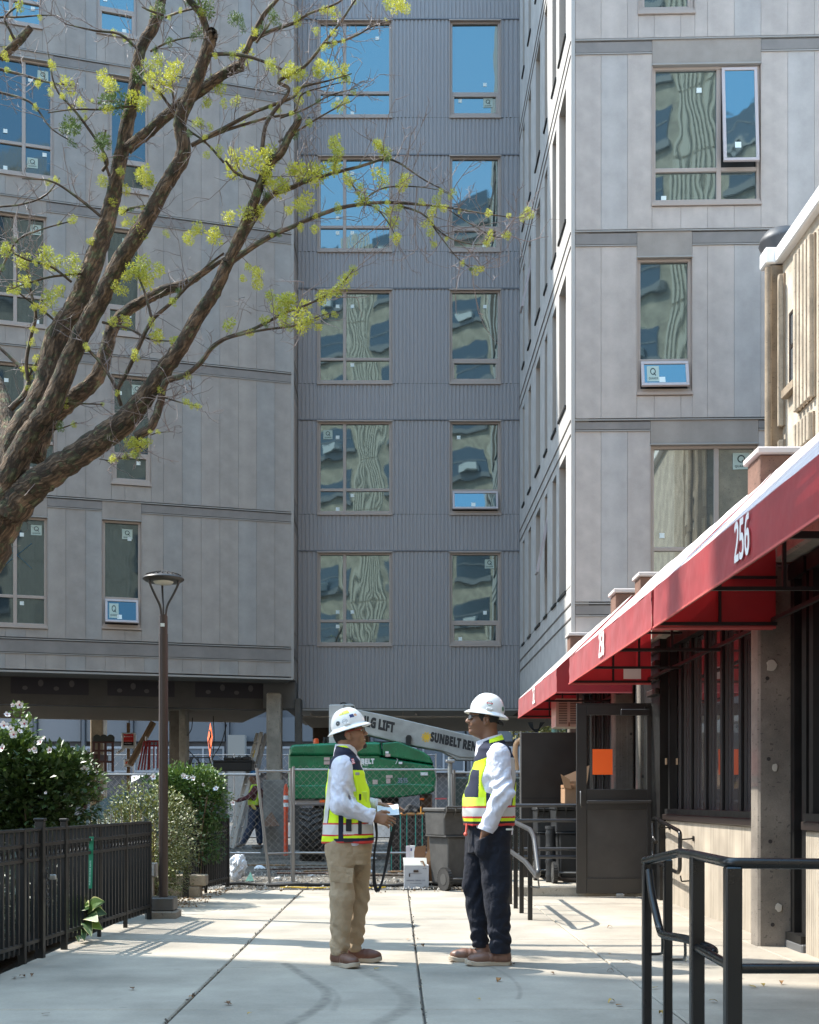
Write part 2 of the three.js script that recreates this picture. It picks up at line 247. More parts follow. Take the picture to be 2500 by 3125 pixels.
// a window: bars, panes, stickers. cols and rows are fractions of the opening where bars stand; sash names the open cells
function makeWindow(parent, f, u0, u1, v0, v1, o = {}) {
  const cols = [0, ...(o.cols || []), 1], rows = [0, ...(o.rows || [0.27]), 1], w = u1 - u0, h = v1 - v0, fw = o.fw || 0.055, b = mb();
  const rec = o.recess ?? 0.035;
  f.box(b, u0, u1, v0, v0 + fw, -0.12, -rec + 0.03, 0.004); f.box(b, u0, u1, v1 - fw * 0.8, v1, -0.12, -rec, 0.004);
  f.box(b, u0, u0 + fw, v0 + fw, v1 - fw * 0.8, -0.12, -rec, 0.004); f.box(b, u1 - fw, u1, v0 + fw, v1 - fw * 0.8, -0.12, -rec, 0.004);
  for (const c of cols.slice(1, -1)) f.box(b, u0 + c * w - fw * 0.7, u0 + c * w + fw * 0.7, v0 + fw, v1 - fw * 0.8, -0.115, -rec - 0.006, 0.004);
  for (let k = 0; k < cols.length - 1; k++) for (const r of rows.slice(1, -1)) f.box(b, u0 + cols[k] * w + (k ? fw * 0.7 : fw), u0 + cols[k + 1] * w - (k < cols.length - 2 ? fw * 0.7 : fw), v0 + r * h - fw * 0.6, v0 + r * h + fw * 0.6, -0.114, -rec - 0.008, 0.004);
  const win = b.build('window', o.frame || frameMat, parent);
  for (let i = 0; i < cols.length - 1; i++) for (let j = 0; j < rows.length - 1; j++) {
    const a0 = u0 + cols[i] * w + (i ? fw * 0.7 : fw), a1 = u0 + cols[i + 1] * w - (i < cols.length - 2 ? fw * 0.7 : fw), b0 = v0 + rows[j] * h + (j ? fw * 0.6 : fw), b1 = v0 + rows[j + 1] * h - (j < rows.length - 2 ? fw * 0.6 : fw * 0.8);
    const open = (o.open || []).find(q => q[0] === i && q[1] === j), mat = (o.paneMat) || paneMat;
    const hop = (o.hopper || []).some(q => q[0] === i && q[1] === j);
    if (open) {
      const ang = open[2] * Math.PI / 180, sw = 0.05, top = f.at((a0 + a1) / 2, b1, -rec - 0.01), dn = new THREE.Vector3(0, -Math.cos(ang), 0).addScaledVector(f.n, Math.sin(ang)), out = f.n.clone().multiplyScalar(Math.cos(ang)).add(new THREE.Vector3(0, Math.sin(ang), 0));
      const H = b1 - b0, W = a1 - a0, sb = mb(), at = (u, d, e) => top.clone().addScaledVector(f.u, u).addScaledVector(dn, d).addScaledVector(out, e);
      const bar = (ua, ub, da, db, e0, e1) => sb.obox(at((ua + ub) / 2, (da + db) / 2, (e0 + e1) / 2), f.u.clone().multiplyScalar((ub - ua) / 2), dn.clone().multiplyScalar((db - da) / 2), out.clone().multiplyScalar((e1 - e0) / 2), 0.004);
      bar(-W / 2, W / 2, 0, sw, 0, 0.05); bar(-W / 2, W / 2, H - sw, H, 0, 0.05); bar(-W / 2, -W / 2 + sw, sw, H - sw, 0, 0.05); bar(W / 2 - sw, W / 2, sw, H - sw, 0, 0.05);
      sb.build('sash', sashMat, win);
      const pb = mb(); pb.obox(at(0, H / 2, 0.028), f.u.clone().multiplyScalar(W / 2 - sw), dn.clone().multiplyScalar(H / 2 - sw), out.clone().multiplyScalar(0.006)); pb.build('pane', mat, win);
      const db = mb(); f.box(db, a0, a1, b0, b1, -0.118, -0.1); db.build('opening', gasket, win);
      if (o.logoOpen) put('label_sheet', sheet(at(-W * 0.38, H * 0.82, 0.037), at(-W * 0.38 + 0.2, H * 0.82, 0.037), at(-W * 0.38 + 0.2, H * 0.18, 0.037), at(-W * 0.38, H * 0.18, 0.037)), logoMat, win);
      if (o.stickOpen) put('sticker', sheet(at(-0.1, H * .86, 0.037), at(0, H * .86, 0.037), at(0, H * .86 - 0.1, 0.037), at(-0.1, H * .86 - 0.1, 0.037)), stickerMat, win);
    } else {
      let q0 = a0, q1 = a1, p0 = b0, p1 = b1;
      if (hop) { const sb = mb(), sw = 0.045; f.box(sb, a0, a1, b0, b0 + sw, -0.105, -rec - 0.002, 0.004); f.box(sb, a0, a1, b1 - sw, b1, -0.105, -rec - 0.002, 0.004); f.box(sb, a0, a0 + sw, b0 + sw, b1 - sw, -0.105, -rec - 0.002, 0.004); f.box(sb, a1 - sw, a1, b0 + sw, b1 - sw, -0.105, -rec - 0.002, 0.004); sb.build('sash', frameMat, win); q0 += sw; q1 -= sw; p0 += sw; p1 -= sw; }
      const pb = mb(), tilt = (rnd() - 0.5) * 0.012, tl2 = (rnd() - 0.5) * 0.01;
      const nn = f.n.clone().addScaledVector(f.u, tilt).add(new THREE.Vector3(0, tl2, 0)).normalize(); const c = f.at((q0 + q1) / 2, (p0 + p1) / 2, -0.09);
      const uu = f.u.clone().addScaledVector(nn, -f.u.dot(nn)).normalize(), vv = nn.clone().cross(uu).normalize(); if (vv.y < 0) vv.negate();
      const off = new THREE.Vector3(rnd() * 50, rnd() * 50, 0);
      pb.obox(c, uu.multiplyScalar((q1 - q0) / 2 + 0.004), vv.multiplyScalar((p1 - p0) / 2 + 0.004), nn.multiplyScalar(0.006));
      for (let k = 0; k < pb.u.length; k += 2) { pb.u[k] = pb.u[k] * 0.45 + off.x; pb.u[k + 1] = pb.u[k + 1] * 0.45 + off.y; }
      pb.build('pane', mat, win);
      const W = q1 - q0, H = p1 - p0;
      const stick = (x, y, s, mat2, nm) => put(nm, sheet(f.at(x, y, -0.074), f.at(x + s, y + s * 0.03, -0.074), f.at(x + s, y + s, -0.074), f.at(x, y + s, -0.074)), mat2, win);
      const g = o.sg || rnd; if (g() < (o.stick ?? 0.55)) stick(q0 + W * (g() < 0.5 ? 0.1 : 0.68), p0 + H * (g() < 0.5 ? 0.12 : 0.8) - 0.04, 0.085, stickerMat, 'sticker');
      const L = (o.logo || []).find(q => q[0] === i && q[1] === j); if (L) { const s = L[4] || 0.22; stick(q0 + (W - s) * L[2], p0 + (H - s) * L[3], s, logoMat, 'label_sheet'); }
    }
  }
  return win;
}
// ------------------------------------------------------------------ ground
{
  const dirt = M([0.30, 0.285, 0.26], 0.95, { map: tDirt, bumpMap: tDirt, bumpScale: 0.02 });
  const g = mb(); g.flat([V(-300, -0.06, -60), V(300, -0.06, -60), V(300, -0.06, 400), V(-300, -0.06, 400)], new THREE.Vector3(0, 1, 0));
  for (let k = 0; k < g.u.length; k++) g.u[k] /= 2.2;
  tag(g.build('ground', dirt), 'grey dusty earth of the building yard', null, null, 'structure');
  // loose rubble edge of the yard
  const st = tex(512, (u, v) => { const n = fbm(u * 6, v * 6, 6, 5, 0.6); const c = 0.6 + 0.6 * (n - 0.5); return [c, c, c * 0.98]; });
  const yard = new THREE.PlaneGeometry(16, 15, 160, 150); yard.rotateX(-Math.PI / 2); const a = yard.attributes.position;
  for (let k = 0; k < a.count; k++) { const x = a.getX(k), z = a.getZ(k); const e = Math.min(1, (8 - Math.abs(x)) * 1.5, (7.5 - Math.abs(z)) * 1.5); a.setY(k, e * (0.09 * (fbm(x * 0.9 + 50, z * 0.9 + 50, 256, 4, 0.6) - 0.45) + 0.02)); }
  yard.computeVertexNormals(); const uv = yard.attributes.uv; for (let k = 0; k < uv.count; k++) uv.setXY(k, uv.getX(k) * 7, uv.getY(k) * 7);
  yard.translate(-1, -0.03, -22.4);
  tag(put('yard_ground', yard, M([0.33, 0.315, 0.29], 0.95, { map: tDirt, bumpMap: tDirt, bumpScale: 0.03 })), 'rough grey yard ground behind the chain-link fence', null, null, 'structure');
  const road = mb(); road.box(-60, 40, -0.05, -0.03, 36, 52); tag(road.build('road', M([0.12, 0.12, 0.125], 0.9, { map: tDirt })), 'grey street beyond the raised building', null, null, 'structure');
}
// sidewalk of cast slabs
{
  // stains, wear and the curved tyre marks, one map over the whole walk: 8 m by 16 m
  const marks = [];
  const arc = (pts, w, k) => { const c = curve(pts.map(q => new THREE.Vector3(q[0], 0, q[1])), 60); marks.push([c, w, k]); };
  const gp = (x, y) => { const Z = GZ(y); return [(x - CX) * Z / F, Z]; };
  const sp = (x, y) => gp(x * 1.449, 2680 + y * 1.449);
  arc([sp(600, 180), sp(640, 205), sp(675, 228), sp(688, 243), sp(680, 262), sp(650, 285), sp(610, 307)], 0.035, 0.42);
  arc([sp(640, 205), sp(690, 230), sp(710, 250), sp(700, 280)], 0.02, 0.22);
  arc([sp(755, 190), sp(800, 212), sp(840, 235), sp(860, 252), sp(850, 275), sp(800, 305)], 0.05, 0.3);
  arc([sp(1020, 180), sp(1075, 210), sp(1095, 240), sp(1090, 255)], 0.015, 0.25);
  arc([sp(480, 60), sp(560, 66), sp(620, 70)], 0.04, 0.12);
  const W = 1024, H = 2048, dark = new Float32Array(W * H);
  for (const [c, w, k] of marks) for (const q of c) { const i0 = (q.x + 4) / 8 * W, j0 = (q.z - 3.5) / 16 * H, r = w / 8 * W * 1.3; for (let j = Math.floor(j0 - r * 1.5); j <= j0 + r * 1.5; j++) for (let i = Math.floor(i0 - r); i <= i0 + r; i++) if (i >= 0 && i < W && j >= 0 && j < H) { const d = Math.hypot(i - i0, j - j0) / r; if (d < 1) dark[j * W + i] = Math.max(dark[j * W + i], k * (1 - d * d) * (0.35 + 0.9 * vnoise(i * 0.22, j * 0.22, 256))); } }
  for (let s = 0; s < 260; s++) { const i0 = rnd() * W, j0 = rnd() * H, r = 1 + rnd() * rnd() * 7, k = 0.08 + 0.16 * rnd(); for (let j = -r; j <= r; j++) for (let i = -r; i <= r; i++) { const I = Math.round(i0 + i), J = Math.round(j0 + j); if (I >= 0 && J >= 0 && I < W && J < H && i * i + j * j < r * r) dark[J * W + I] += k * 0.5; } }
  const d = new Uint8Array(W * H * 4);
  for (let j = 0; j < H; j++) for (let i = 0; i < W; i++) {
    const n = fbm(i / 70, j / 70, 256, 5, 0.55), f = vnoise(i * 0.9, j * 0.9, 256), l = fbm(i / 300 + 40, j / 26, 256, 3);
    let c = 0.82 + 0.3 * (n - 0.5) + 0.05 * (f - 0.5) + 0.08 * (l - 0.5) - dark[j * W + i] * 0.42 * (0.4 + 1.2 * n); const o = (j * W + i) * 4;
    d[o] = clamp(c, 0, 1) * 255; d[o + 1] = clamp(c * 0.985, 0, 1) * 255; d[o + 2] = clamp(c * 0.955, 0, 1) * 255; d[o + 3] = 255;
  }
  const t = new THREE.DataTexture(d, W, H); t.magFilter = THREE.LinearFilter; t.minFilter = THREE.LinearMipmapLinearFilter; t.generateMipmaps = true; t.colorSpace = THREE.SRGBColorSpace; t.needsUpdate = true;
  const mat = M([0.49, 0.45, 0.395], 0.88, { map: t, bumpMap: tConcBump, bumpScale: 0.002 });
  const walk = new THREE.Group(); walk.name = 'sidewalk'; scene.add(walk); tag(walk, 'pale concrete sidewalk of large cast slabs', null, null, 'structure');
  const xs = [-2.62, -1.19, 0.15, 1.5, 2.83, 4.2], zs = [1.5, 3.08, 4.66, 6.28, 7.86, 9.45, 11.04, 12.64, 14.58];
  for (let i = 0; i < xs.length - 1; i++) for (let j = 0; j < zs.length - 1; j++) {
    const b = mb(), g = 0.006, dy = rr(-0.003, 0.002);
    const nudge = (x, z) => x + (i > 0 ? 0 : 0);
    b.box(xs[i] + g, xs[i + 1] - g, -0.12, dy, zs[j] + g * 0.7, zs[j + 1] - g * 0.7, 0.008);
    for (let k = 0; k < b.u.length; k += 2) { const v = k / 2 * 3; b.u[k] = (b.p[v] + 4) / 8; b.u[k + 1] = (-b.p[v + 2] - 3.5) / 16; }
    b.build('slab', mat, walk);
  }
  const bed = mb(); bed.box(-2.6, 4.3, -0.14, -0.018, 1.4, 14.56); bed.build('joint_sand', M([0.07, 0.06, 0.05], 0.95), walk);
  // raised landing by the glass door
  const L = new THREE.Group(); L.name = 'landing'; scene.add(L); tag(L, 'low concrete landing with a tan worn edge', null, null, 'structure');
  mb().box(1.42, 3.05, -0.05, 0.12, 13.62, 16.6, 0.012).build('landing_slab', M([0.50, 0.46, 0.40], 0.9, { map: tConcrete }), L);
}
// planting bed behind the iron fence
{
  const g = new THREE.PlaneGeometry(4, 9, 40, 80); g.rotateX(-Math.PI / 2); const a = g.attributes.position;
  for (let k = 0; k < a.count; k++) a.setY(k, 0.06 * fbm(a.getX(k) * 3 + 9, a.getZ(k) * 3 + 9, 256, 4)); g.computeVertexNormals(); g.translate(-4.75, 0.005, -10.4);
  tag(put('planting_soil', g, M([0.07, 0.05, 0.035], 0.95, { map: tDirt })), 'dark soil of the planting bed behind the iron fence', null, null, 'structure');
}
// ------------------------------------------------------------------ facades
function cladFacade(parent, f, U0, U1, bands, wins, pitch, off, tone, bottom) {
  // bands: heights [top, bottom] from the roof downwards; windows: [u0, u1, v0, v1, band index]
  const sharedSeams = (w) => { const out = []; for (let u = U0 + off; u < U1; u += pitch) if (u > w[0] + 0.15 && u < w[1] - 0.15) out.push(u); return out; };
  const G = 0.0016;
  const panel = (u0, u1, v0, v1, m, nm = 'cladding_panel', d = 0) => { if (u1 - u0 > 0.02 && v1 - v0 > 0.02) f.box(mb(), u0 + G, u1 - G, v0 + G, v1 - G, -0.03, d, 0.003).build(nm, m, parent); };
  bands.forEach((bd, k) => {
    const W = wins.filter(w => w[4] === k).sort((a, b) => a[0] - b[0]); let u = U0;
    const lower = k + 1 < bands.length ? bands[k + 1][0] : bottom;
    const strip = (a, b2) => {
      panel(a, b2, bd[1], bd[0] - 0.03, darkTaupe, 'band_panel', 0.006);
      f.box(mb(), a, b2, bd[0] - 0.012, bd[0] + 0.008, -0.03, 0.022).build('band_trim', edgeTrim, parent);
      f.box(mb(), a, b2, bd[1] - 0.03, bd[1] - 0.012, -0.03, 0.016).build('band_trim', edgeTrim, parent);
    };
    const full = (a, b2) => { const seams = [a]; for (let q = U0 + off; q < b2 - 0.17; q += pitch) if (q > a + 0.17) seams.push(q); seams.push(b2); for (let s = 0; s < seams.length - 1; s++) panel(seams[s], seams[s + 1], lower + 0.03, bd[1] - 0.03, tone(k, seams[s])); };
    for (const w of W) {
      if (w[0] > u) { strip(u, w[0] - 0.01); full(u, w[0] - 0.01); }
      panel(w[0] - 0.01, w[1] + 0.01, w[3] + 0.035, bd[0] - 0.012, taupe, 'header_panel', 0.004);
      f.box(mb(), w[0] - 0.015, w[1] + 0.015, w[3] + 0.002, w[3] + 0.028, -0.1, 0.035, 0.004).build('drip_trim', edgeTrim, parent);
      f.box(mb(), w[0] - 0.02, w[1] + 0.02, w[2] - 0.055, w[2] - 0.002, -0.1, 0.03, 0.004).build('window_sill', frameMat, parent);
      f.box(mb(), w[0] - 0.012, w[0] - 0.002, w[2], w[3], -0.1, 0.012).build('jamb_trim', frameMat, parent);
      f.box(mb(), w[1] + 0.002, w[1] + 0.012, w[2], w[3], -0.1, 0.012).build('jamb_trim', frameMat, parent);
      const seams = [w[0] - 0.01, ...sharedSeams(w), w[1] + 0.01]; for (let s = 0; s < seams.length - 1; s++) panel(seams[s], seams[s + 1], lower + 0.03, w[2] - 0.06, tone(k, seams[s]));
      f.box(mb(), w[0] - 0.012, w[1] + 0.012, bd[0] - 0.01, bd[0] + 0.008, -0.03, 0.022).build('band_trim', edgeTrim, parent);
      u = w[1] + 0.01;
    }
    if (u < U1) { strip(u, U1); full(u, U1); }
  });
}
const tones = [cladA, cladB, cladA, cladC, cladB];
const wA = M([0.54, 0.475, 0.435], 0.85, { map: tMottle }), wB = M([0.52, 0.46, 0.425], 0.85, { map: tMottle }), wBlue = M([0.495, 0.46, 0.44], 0.8, { map: tMottle }), wC = M([0.555, 0.49, 0.45], 0.85, { map: tMottle }), wingTones = [wA, wB, wA, wC, wB];
// --- left block
const leftBlock = thing('apartment_block', 'raised grey panel-clad apartment block behind the tree', 'apartment building', V(-2.34, 0, 26), 'connected apartment buildings');
const leftFace = new Face(V(-2.34, 0, 26), new THREE.Vector3(6.06, 0, -1.70), new THREE.Vector3(1.70, 0, 6.06));
{
  const f = leftFace, bands = [[20.5, 20.3], [17.12, 16.92], [13.97, 13.76], [10.80, 10.6], [7.64, 7.44], [4.58, 4.29]];
  const W = (x0, x1, y0, y1, k) => { const a = f.uv(x0, y0), b = f.uv(x1, y1); return [a[0], b[0], f.uv((x0 + x1) / 2, y1)[1], f.uv((x0 + x1) / 2, y0)[1], k]; };
  const wins = [W(-175, 128, -225, 57, 0), W(297, 417, -185, 105, 0), W(-122, 162, 170, 525, 1), W(334, 452, 238, 582, 1), W(-160, 141, 645, 982, 2), W(322, 428, 700, 1020, 2), W(-125, 172, 1106, 1427, 3), W(342, 460, 1148, 1474, 3), W(-165, 143, 1572, 1906, 4), W(313, 430, 1590, 1914, 4)];
  const tone = (k, u) => { const h = Math.floor(u / 0.41 + 100) + k * 5; return h % 4 === 0 ? cladBlue : tones[(h * 7) % 5]; };
  cladFacade(leftBlock, f, -17, -0.02, bands, wins, 0.412, 0.1, tone, 3.9);
  wins.forEach((w, k) => { const big = w[1] - w[0] > 1.3; makeWindow(leftBlock, f, w[0], w[1], w[2], w[3], { cols: big ? [0.68] : [], rows: [0.27], paneMat: k > 3 || k === 2 ? paneDark : (k === 3 ? paneDark : paneMat), open: k === 9 ? [[0, 0, 16]] : [], hopper: big ? [] : [[0, 0]], stickOpen: k === 9, logoOpen: k === 9, logo: big ? [[1, 1, 0.85, 0.93], ...(k === 2 ? [[1, 0, 0.1, 0.4]] : [])] : (k >= 5 ? [[0, 1, 0.75, 0.92]] : []), stick: 0.9 }); });
  // blue tape cross on the lowest big window
  { const w = wins[8], tape = M([0.02, 0.22, 0.42], 0.6), c = f.uv(52, 1692); const b = mb(); for (const s of [1, -1]) { const d = f.u.clone().multiplyScalar(0.3).add(new THREE.Vector3(0, s * 0.27, 0)); b.bar(f.at(c[0], c[1], -0.078 + s * 0.001).sub(d), f.at(c[0], c[1], -0.078 + s * 0.001).add(d), 0.002, 0.05, f.n); } const o = f.at(c[0], c[1], 0); b.build('tape_cross', tape, leftBlock); }
  f.box(mb(), -17, -0.02, 3.9, 20.6, -6, -0.125).build('core_wall', joint, leftBlock);
  f.box(mb(), -17, 0.0, 20.6, 21.0, -6, 0.02).build('parapet', edgeTrim, leftBlock);
  f.box(mb(), -17, -0.01, 3.86, 3.9, -0.95, 0.03).build('bottom_trim', edgeTrim, leftBlock);
  f.box(mb(), -0.05, 0.012, 3.88, 20.6, -0.05, 0.014).build('corner_trim', edgeTrim, leftBlock);
  // return wall towards the tower, with its slit windows
  mb().box(-3.1, -2.345, 3.9, 20.6, 26.1, 27.3).build('return_wall', cladB, leftBlock);
  mb().box(-3.1, -2.345, 3.27, 3.895, 26.7, 27.3).build('return_wall', joint, leftBlock);
  for (const [y0] of [[5.0], [8.05], [11.2], [14.3], [17.4]]) mb().box(-2.4, -2.335, y0, y0 + 2.3, 26.3, 26.95).build('window', frameMat, leftBlock);
  for (const y of [4.4, 7.54, 10.7, 13.86, 17.0]) mb().box(-2.5, -2.328, y, y + 0.2, 26.03, 27.2).build('band_panel', darkTaupe, leftBlock);
  // recessed beam with dark unfinished patches, soffit and columns
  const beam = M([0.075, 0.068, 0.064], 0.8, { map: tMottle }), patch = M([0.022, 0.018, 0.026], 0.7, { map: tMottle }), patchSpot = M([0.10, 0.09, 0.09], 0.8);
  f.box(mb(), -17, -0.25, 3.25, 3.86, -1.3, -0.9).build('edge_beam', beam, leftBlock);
  for (const [x0, x1, y0, y1] of [[33, 271, 2067, 2119], [328, 533, 2079, 2125], [596, 812, 2083, 2130]]) {
    const fb = new Face(f.at(0, 0, -0.9), f.u, f.n), a = fb.uv(x0, y0), b = fb.uv(x1, y1), mid = (x0 + x1) / 2;
    const v1 = fb.uv(mid, y0)[1], v0 = fb.uv(mid, y1)[1]; fb.box(mb(), a[0], b[0], v0, Math.min(v1, 3.84), 0, 0.006).build('membrane_patch', patch, leftBlock);
    for (let q = 0; q < 4; q++) { const u = lerp(a[0], b[0], 0.18 + q * 0.2), s = mb(); s.add(new THREE.CircleGeometry(0.06, 9), T(0, 0, 0, 0, 0, 0, 1, 0.8 + 0.5 * (q % 2), 1)); const g = s.geo(); g.applyMatrix4(new THREE.Matrix4().makeBasis(fb.u, new THREE.Vector3(0, 1, 0), fb.n).setPosition(fb.at(u, lerp(v0, v1, 0.35 + 0.3 * (q % 2)), 0.009))); put('sealant_spot', g, patchSpot, leftBlock); }
  }
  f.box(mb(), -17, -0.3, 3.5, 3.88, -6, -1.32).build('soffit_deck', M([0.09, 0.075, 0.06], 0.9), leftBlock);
  const chan = mb(), chanMat = M([0.33, 0.29, 0.25], 0.6, { metalness: 0.3 });
  for (let d = 1.5; d < 6; d += 0.22) f.box(chan, -15, -0.3, 3.27, 3.3, -d - 0.035, -d);
  for (let u = -14.5; u < -0.4; u += 1.2) chan.bar(f.at(u, 3.32, -1.4), f.at(u + 0.6, 3.32, -5.9), 0.04, 0.04);
  tag(chan.build('soffit_channel', chanMat, leftBlock), null, null, null, 'stuff');
  const col = (x, w, Z, name, m) => { const X = (x - CX) * Z / F, h = w * Z / F / 2; const c = mb(); c.box(X - h, X + h, -0.06, 3.6, Z, Z + 0.45, 0.03); return c.build(name, m, leftBlock); };
  col(835, 44, 26.3, 'column', concrete); mb().box(-2.36, -2.22, -0.06, 3.5, 26.6, 27.1, 0.01).build('column', M([0.12, 0.115, 0.11], 0.8, { map: tConcrete }), leftBlock); mb().box(-2.86, -2.76, -0.06, 3.6, 26.85, 27.15).build('column', joint, leftBlock);
  col(535, 38, 27.6, 'column', concreteDark); col(557, 22, 27.2, 'column', concrete); col(295, 40, 30.8, 'column', M([0.5, 0.4, 0.28], 0.85, { map: tConcrete }));
}
// --- corrugated tower
const tower = thing('apartment_tower', 'blue-grey corrugated metal apartment tower between the two panel-clad blocks', 'apartment building', V(0, 0, 27.2), 'connected apartment buildings');
{
  const f = new Face(V(0, 0, 27.2), new THREE.Vector3(1, 0, 0), new THREE.Vector3(0, 0, 1)), s = F / 27.2;
  const u = x => (x - CX) / s, v = y => EYE + (CY - y) / s;
  const corrugated = (u0, u1, v0, v1, pitch, nm = 'corrugated_panel') => {
    const b = mb(), n = Math.max(1, Math.round((u1 - u0) / pitch)), p = (u1 - u0) / n, d = 0.017, pro = [];
    for (let k = 0; k < n; k++) { const a = u0 + k * p; pro.push([a, 0], [a + p * 0.52, 0], [a + p * 0.62, -d], [a + p * 0.9, -d]); } pro.push([u1, 0]);
    for (let k = 0; k < pro.length - 1; k++) b.flat([f.at(pro[k][0], v0, pro[k][1]), f.at(pro[k + 1][0], v0, pro[k + 1][1]), f.at(pro[k + 1][0], v1, pro[k + 1][1]), f.at(pro[k][0], v1, pro[k][1])]);
    return b.build(nm, corr, tower);
  };
  const jo = [-350, 57, 471, 879, 1280, 1680, 2163], bot = [-55, 355, 764, 1167, 1566, 1967];
  const uL = -2.34, uR = 2.924, wl0 = u(971), wl1 = u(1195), wr0 = u(1374), wr1 = u(1527), P1 = 0.092;
  for (let k = 0; k < 6; k++) {
    const t = v(jo[k]) - 0.01, b0 = v(bot[k]), nx = v(jo[k + 1]) + 0.012;
    corrugated(uL + 0.01, wl0 - 0.02, b0 - 0.02, t - 0.015, 0.115); corrugated(wl1 + 0.02, wr0 - 0.02, b0 - 0.02, t - 0.015, P1); corrugated(wr1 + 0.02, uR - 0.01, b0 - 0.02, t - 0.015, 0.115);
    corrugated(uL + 0.01, uR - 0.01, nx, b0 - 0.028, P1);
    f.box(mb(), uL, uR, t - 0.012, t + 0.018, -0.06, 0.012).build('joint_flashing', M([0.13, 0.135, 0.15], 0.5), tower);
    for (const [a, b] of [[wl0, wl1], [wr0, wr1]]) { f.box(mb(), a - 0.025, b + 0.025, b0 - 0.05, b0 - 0.004, -0.1, 0.028, 0.004).build('window_sill', frameMat, tower); f.box(mb(), a - 0.025, b + 0.025, t - 0.045, t - 0.013, -0.1, 0.03, 0.004).build('drip_trim', frameMat, tower); f.box(mb(), a - 0.022, a - 0.003, b0, t - 0.05, -0.1, 0.02).build('jamb_trim', frameMat, tower); f.box(mb(), b + 0.003, b + 0.022, b0, t - 0.05, -0.1, 0.02).build('jamb_trim', frameMat, tower); }
    const op = k === 4 ? [[0, 0, 14]] : [];
    makeWindow(tower, f, wl0, wl1, b0, t - 0.045, { cols: [0.36], rows: [0.26], stick: 0.75, logo: k === 4 ? [[0, 1, 0.2, 0.9]] : [] });
    makeWindow(tower, f, wr0, wr1, b0, t - 0.045, { rows: [0.25], hopper: op.length ? [] : [[0, 0]], open: op, stickOpen: k === 4, stick: 0.6, logo: k === 1 ? [[0, 0, 0.9, 0.9]] : k === 5 ? [[0, 1, 0.9, 0.93]] : [] });
  }
  mb().box(uL - 0.3, uR, 3.3, 37, 27.33, 33.2).build('core_wall', joint, tower);
  mb().box(uL, uR, v(-350), 37, 27.2, 27.325).build('upper_wall', corr, tower);
  mb().box(-30, uL - 0.01, 21.05, 37, 27.2, 33.2).build('rear_wing', cladB, tower);
  mb().box(uR - 0.02, 9, 24.6, 37, 27.4, 33.2).build('rear_wing', cladB, tower);
  mb().box(uL, uR, 3.26, 3.3, 27.18, 33.2).build('bottom_trim', edgeTrim, tower);
  const chan = mb(); for (let z = 27.5; z < 33; z += 0.22) chan.box(uL, 4, 3.12, 3.15, z, z + 0.04);
  for (let x = uL + 0.3; x < 4; x += 1.25) chan.bar(V(x, 3.18, 27.3), V(x + 0.4, 3.18, 33), 0.035, 0.035);
  for (let x = uL + 0.8; x < 4; x += 1.7) chan.bar(V(x, 3.25, 27.5), V(x, 3.02, 27.5), 0.02, 0.02);
  tag(chan.build('soffit_channel', M([0.36, 0.32, 0.28], 0.6, { metalness: 0.3 }), tower), null, null, null, 'stuff');
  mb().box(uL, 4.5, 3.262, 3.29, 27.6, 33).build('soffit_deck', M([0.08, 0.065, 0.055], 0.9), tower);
  const c1 = mb(); c1.box(-2.3, -1.85, -0.06, 3.2, 31.5, 31.95, 0.02); c1.build('column', M([0.10, 0.07, 0.05], 0.9, { map: tConcrete }), tower);
  mb().box(-1.83, -1.6, -0.06, 3.2, 32.4, 32.8, 0.02).build('column', M([0.5, 0.3, 0.14], 0.85, { map: tGrain }), tower);
  mb().box(-1.0, -0.78, -0.06, 3.2, 32.4, 32.8, 0.02).build('column', M([0.42, 0.3, 0.22], 0.85, { map: tGrain }), tower);
}
